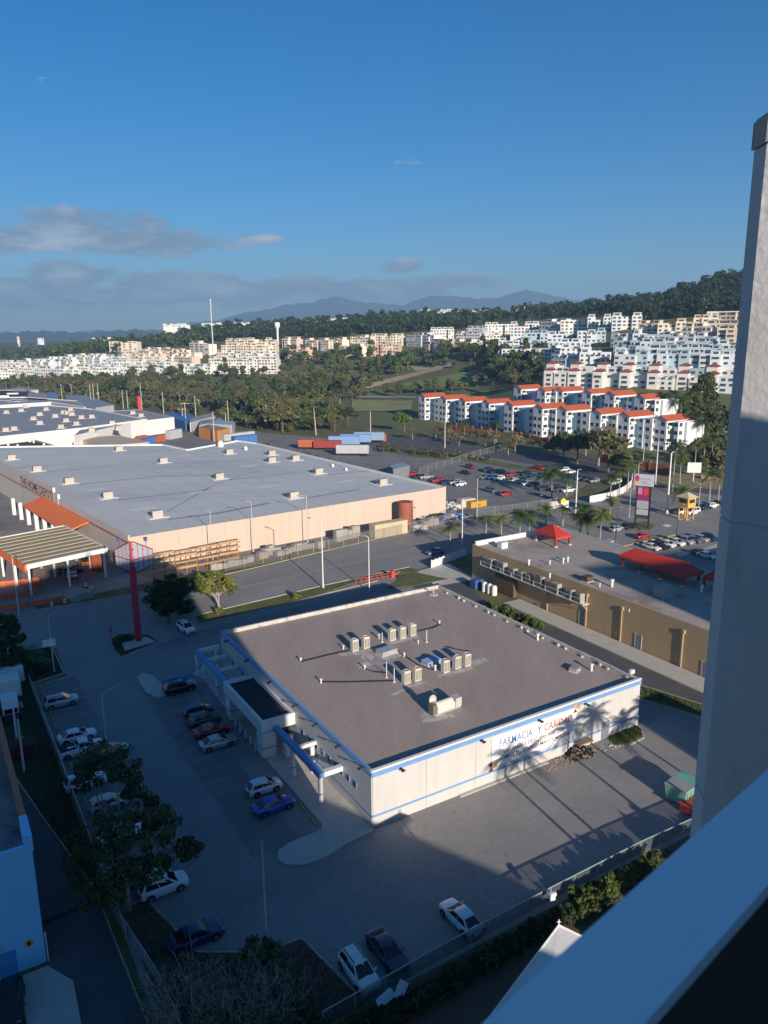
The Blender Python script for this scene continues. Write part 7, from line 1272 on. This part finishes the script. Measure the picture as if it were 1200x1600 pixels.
trk = thing('service_truck', 'white truck with a dark bonnet facing the driveway at the left edge', 'truck', at(18, 1120), GA - R(92)); MB().box(-2.5, .4, -1.0, 1.0, .6, 2.5).build('box', white, trk); MB().box(.45, 1.6, -.95, .95, .5, 2.0).build('cab', white, trk); MB().box(1.0, 1.62, -.8, .8, 1.25, 1.9).build('windscreen', glass, trk); MB().box(1.62, 2.3, -.9, .9, .45, 1.2).build('bonnet', darkroof, trk)
for x in (-1.5, 1.5):
    for s in (-1, 1): link('wheel', wmm, trk, (x, s * .95, -.05))
sk = thing('red_dumpster', 'dark red dumpster on the grass behind the white poles', 'dumpster', at(34, 1180), GA); MB().box(-1.4, 1.4, -.9, .9, .15, 1.5).build('body', M('dump_red', (.20, .03, .03), .6, .2), sk); MB().box(-1.5, 1.5, -1, 1, 1.51, 1.62).build('lid', darkroof, sk); MB().box(-.5, .5, -.4, .4, 1.63, 2.3).build('bag', M('skip_red', (0, 0, 0)), sk)
for x, y, h, lb in ((27, 1158, 5.0, 'shorter white flagpole on the grass by the truck'), (38, 1206, 6.8, 'taller white flagpole beside the red dumpster')): tag(MB().tube((0, 0, 0), (0, 0, h), .14, 8, .11).build('white_pole', white, None, at(x, y), smooth=40), lb, 'pole')
tag(MB().box(-.3, .3, -1, 1, 0, .12).build('plank', wood, None, at(32, 1102, .1), GA), 'tan plank lying on the grass by the fence', 'plank')
# ---------------------------------------------------------------- the tower we stand in
fin_m = M('fin_paint', (.54, .54, .545), .85, .05, 1.2, .18, 14, fine=.05, stain=.6, stain_rgb=(.40, .365, .34), stain_scale=2.2, stretch=(1, 1, .22)); capm = M('fin_cap', (.40, .36, .31), .9, .2, 3.0, .4, 20, fine=.2, stain=.6, stain_rgb=(.14, .12, .10), stain_scale=4.0, stretch=(1, 1, .2)); railw = M('rail_paint', (.80, .93, .98), .6, .03, 2); inner = M('balcony_inner_shade', (.10, .085, .075), .9)  # inner balcony face coloured dark brown to carry its shade
RA = R(41.7); tower = thing('apartment_tower', 'pale concrete apartment tower with its chipped fin and white balcony rail in the foreground', 'apartment tower', (0, 0, 0), RA)
ivR = Matrix.Rotation(-RA, 3, 'Z')
def TL(p): return ivR @ Vector(p)
def edge(px_, d): q = ray(px_, 513.0); k = d / math.hypot(q.x, q.y); return Vector((q.x * k, q.y * k, 0))
e0, e1 = edge(1152.5, 8.0), None
nn_ = Vector((math.cos(R(175)), math.sin(R(175)), 0)); tt = Vector((-nn_.y, nn_.x, 0)); tt = tt if tt.y < 0 else -tt     # left face runs towards us
q1 = edge(1170.5, 8.0); k = 0
for i in range(500):
    c = e0 + tt * (i * .002)
    if c.x / c.y > q1.x / q1.y: e1 = c; break
fx = Vector((math.cos(R(-42)), math.sin(R(-42)), 0))
poly = [e0, e1, e1 + fx * 1.6, e0 + fx * 1.6]
zs = [0, 44.75, 47.85, 48.33, 51.95]; fin = MB(); pl3 = [TL(p).xy for p in poly]
for a, b in ((0.0, 42.4), (42.42, 45.3), (45.32, 48.22), (48.24, 51.52)): fin.prism(pl3, a, b)
c_ = sum((Vector(p) for p in pl3), Vector((0, 0))) / 4; fin.prism([c_ + (Vector(p) - c_) * .975 for p in pl3], 0, 51.45)
def rough_wall(name, quad_pts, nx, nz, m, amp, parent):      # plaster skin with chips and unevenness
    bm = bmesh.new(); a, b, c, d = quad_pts; g = []
    nrm = (b - a).cross(d - a).normalized(); rs = random.Random(3); chips = [(rs.random(), rs.random(), rs.uniform(.012, .03), rs.uniform(.4, 1)) for _ in range(46)]
    for j in range(nz + 1):
        row = []
        for i in range(nx + 1):
            u_, v_ = i / nx, j / nz; p = a.lerp(b, u_).lerp(d.lerp(c, u_), v_); o = 0
            for (cu, cv, r_, dp_) in chips:
                dd_ = math.hypot((u_ - cu) * (b - a).length, (v_ - cv) * (d - a).length); 
                if dd_ < r_ * 2.5: o -= amp * dp_ * (1 - dd_ / (r_ * 2.5)) ** .4
            row.append(bm.verts.new(p + nrm * (o + amp + rs.uniform(-.0012, .0012))))
        g.append(row)
    for j in range(nz):
        for i in range(nx): bm.faces.new((g[j][i], g[j][i + 1], g[j + 1][i + 1], g[j + 1][i]))
    me = bpy.data.meshes.new(name); bm.to_mesh(me); bm.free(); me.materials.append(m); me.polygons.foreach_set('use_smooth', [True] * len(me.polygons)); return link(name, me, parent)
fin.build('fin', fin_m, tower)
for z0, z1 in ((45.32, 48.22), (48.24, 51.50)):
    A_, B_ = TL(e1), TL(e1 + fx * .9); rough_wall('plaster', [Vector((A_.x, A_.y, z0)), Vector((B_.x, B_.y, z0)), Vector((B_.x, B_.y, z1)), Vector((A_.x, A_.y, z1))], 60, 190, fin_m, .006, tower)
capb = MB(); o_ = .02; cp4 = [e0 - fx * o_ - tt * o_, e1 - fx * o_ + tt * o_, e1 + fx * 1.7 + tt * o_, e0 + fx * 1.7 - tt * o_]; capb.prism([TL(p).xy for p in cp4], 51.53, 51.75); capb.prism([TL(p + fx * .02).xy for p in cp4], 51.752, 51.775); capb.build('fin_cap', capm, tower)
# rail: two edges read off the level top surface
zr = EYE - .42; n_ax = Vector((-math.sin(RA), math.cos(RA), 0)); n1 = at(975, 1402, zr).dot(n_ax); n2 = at(1103, 1492, zr).dot(n_ax)
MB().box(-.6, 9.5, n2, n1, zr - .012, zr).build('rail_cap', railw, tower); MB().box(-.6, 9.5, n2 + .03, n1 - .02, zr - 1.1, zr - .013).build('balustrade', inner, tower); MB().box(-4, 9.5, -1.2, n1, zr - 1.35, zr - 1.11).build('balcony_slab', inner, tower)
MB().box(-27, 20, -15, -1.25, 0, 49.75).build('tower_wall', fin_m, tower); MB().box(-2.6, 4.6, -6, -1.27, 49.76, 51.6).build('tower_wall', fin_m, tower)
lw_ = [TL(p) for p in (Vector((20.6, 12.2, 0)), Vector((40.9, -1.9, 0)), Vector((34, -14, 0)), Vector((14, 0, 0)))]; MB().prism([p.xy for p in lw_], 0, 20).build('low_wing', fin_m, tower)
w2 = [TL(p) for p in (Vector((97, 0, 0)), Vector((170, 20, 0)), Vector((170, -20, 0)), Vector((111, -30, 0)))]; MB().prism([p.xy for p in w2], 0, 50).build('far_wing', fin_m, tower)
# white canvas awning below us
cv = thing('canvas_awning', 'white canvas awning with a small finial below the balcony rail', 'awning', at(873, 1445, 8.3) - Vector((0, 0, 8.3)), 0); o0 = Vector(cv.location); A = [at(873, 1446, 8.3) - o0, at(910, 1464, 8.0) - o0, at(840, 1640, 8.0) - o0, at(728, 1640, 8.3) - o0]
cb_ = MB(); cb_.add(A + [p - Vector((0, 0, .12)) for p in A], [(0, 1, 2, 3), (7, 6, 5, 4), (0, 4, 5, 1), (1, 5, 6, 2), (2, 6, 7, 3), (3, 7, 4, 0)]); cb_.build('canvas', white, cv); fm = MB(); fm.path([A[0] + Vector((0, 0, .05)), A[3] + Vector((0, 0, .05))], .06, 6); fm.path([A[0] + Vector((0, 0, .05)), A[1] + Vector((0, 0, .05))], .06, 6); fm.tube(A[0], A[0] + Vector((0, 0, .5)), .05, 6); fm.tube(A[0] + Vector((-.15, 0, .3)), A[0] + Vector((.15, 0, .3)), .03, 5); fm.tube(A[0] - Vector((0, 0, 8.3)), A[0], .1, 8); fm.build('frame', white, cv)
# palms and trees under the rail: their crowns are cut off by it, their shadows reach the pharmacy
PALMS2 = [palm_mesh(7, 22, 2.6, .5, .7, [pg1, pg2])]
for i, (x, y, h, s) in enumerate(((26.5, 50.5, 11.5, 1.0), (29.2, 51.5, 11.0, 1.0), (35, 55, 12.5, 1.0), (38.5, 57, 12.8, 1.1), (43, 60, 10.5, 1.0), (46, 62.5, 11.5, 1.0))):
    palm(0, 0, h, s * 1.2, f"tall palm below the balcony rail, {ORD[i]} from the left", 0, 'palms below the rail', Vector((x, y, 0)))
for i, (x, y, s) in enumerate(((24, 45, .75), (29, 47, .85), (36, 50, .85), (40, 51, .95), (46, 55, .9), (19, 41, .6))): tree('deep%d' % (i % 3), Vector((x, y, 0)), s, f"bushy dark tree below the balcony rail, {ORD[i]} from the left", 'trees below the rail')
shd = thing('unseen_block', 'unseen block behind the concrete fin, added for its shadow on the lot', 'shed', (47, 72, 0), GA); MB().box(-4, 4, -5, 5, 0, 6.5).build('wall', concrete, shd); MB().box(-4.2, 4.2, -5.2, 5.2, 6.51, 6.8).build('roof', darkroof, shd)  # unseen building block, added to cast the stepped shadow on the lot
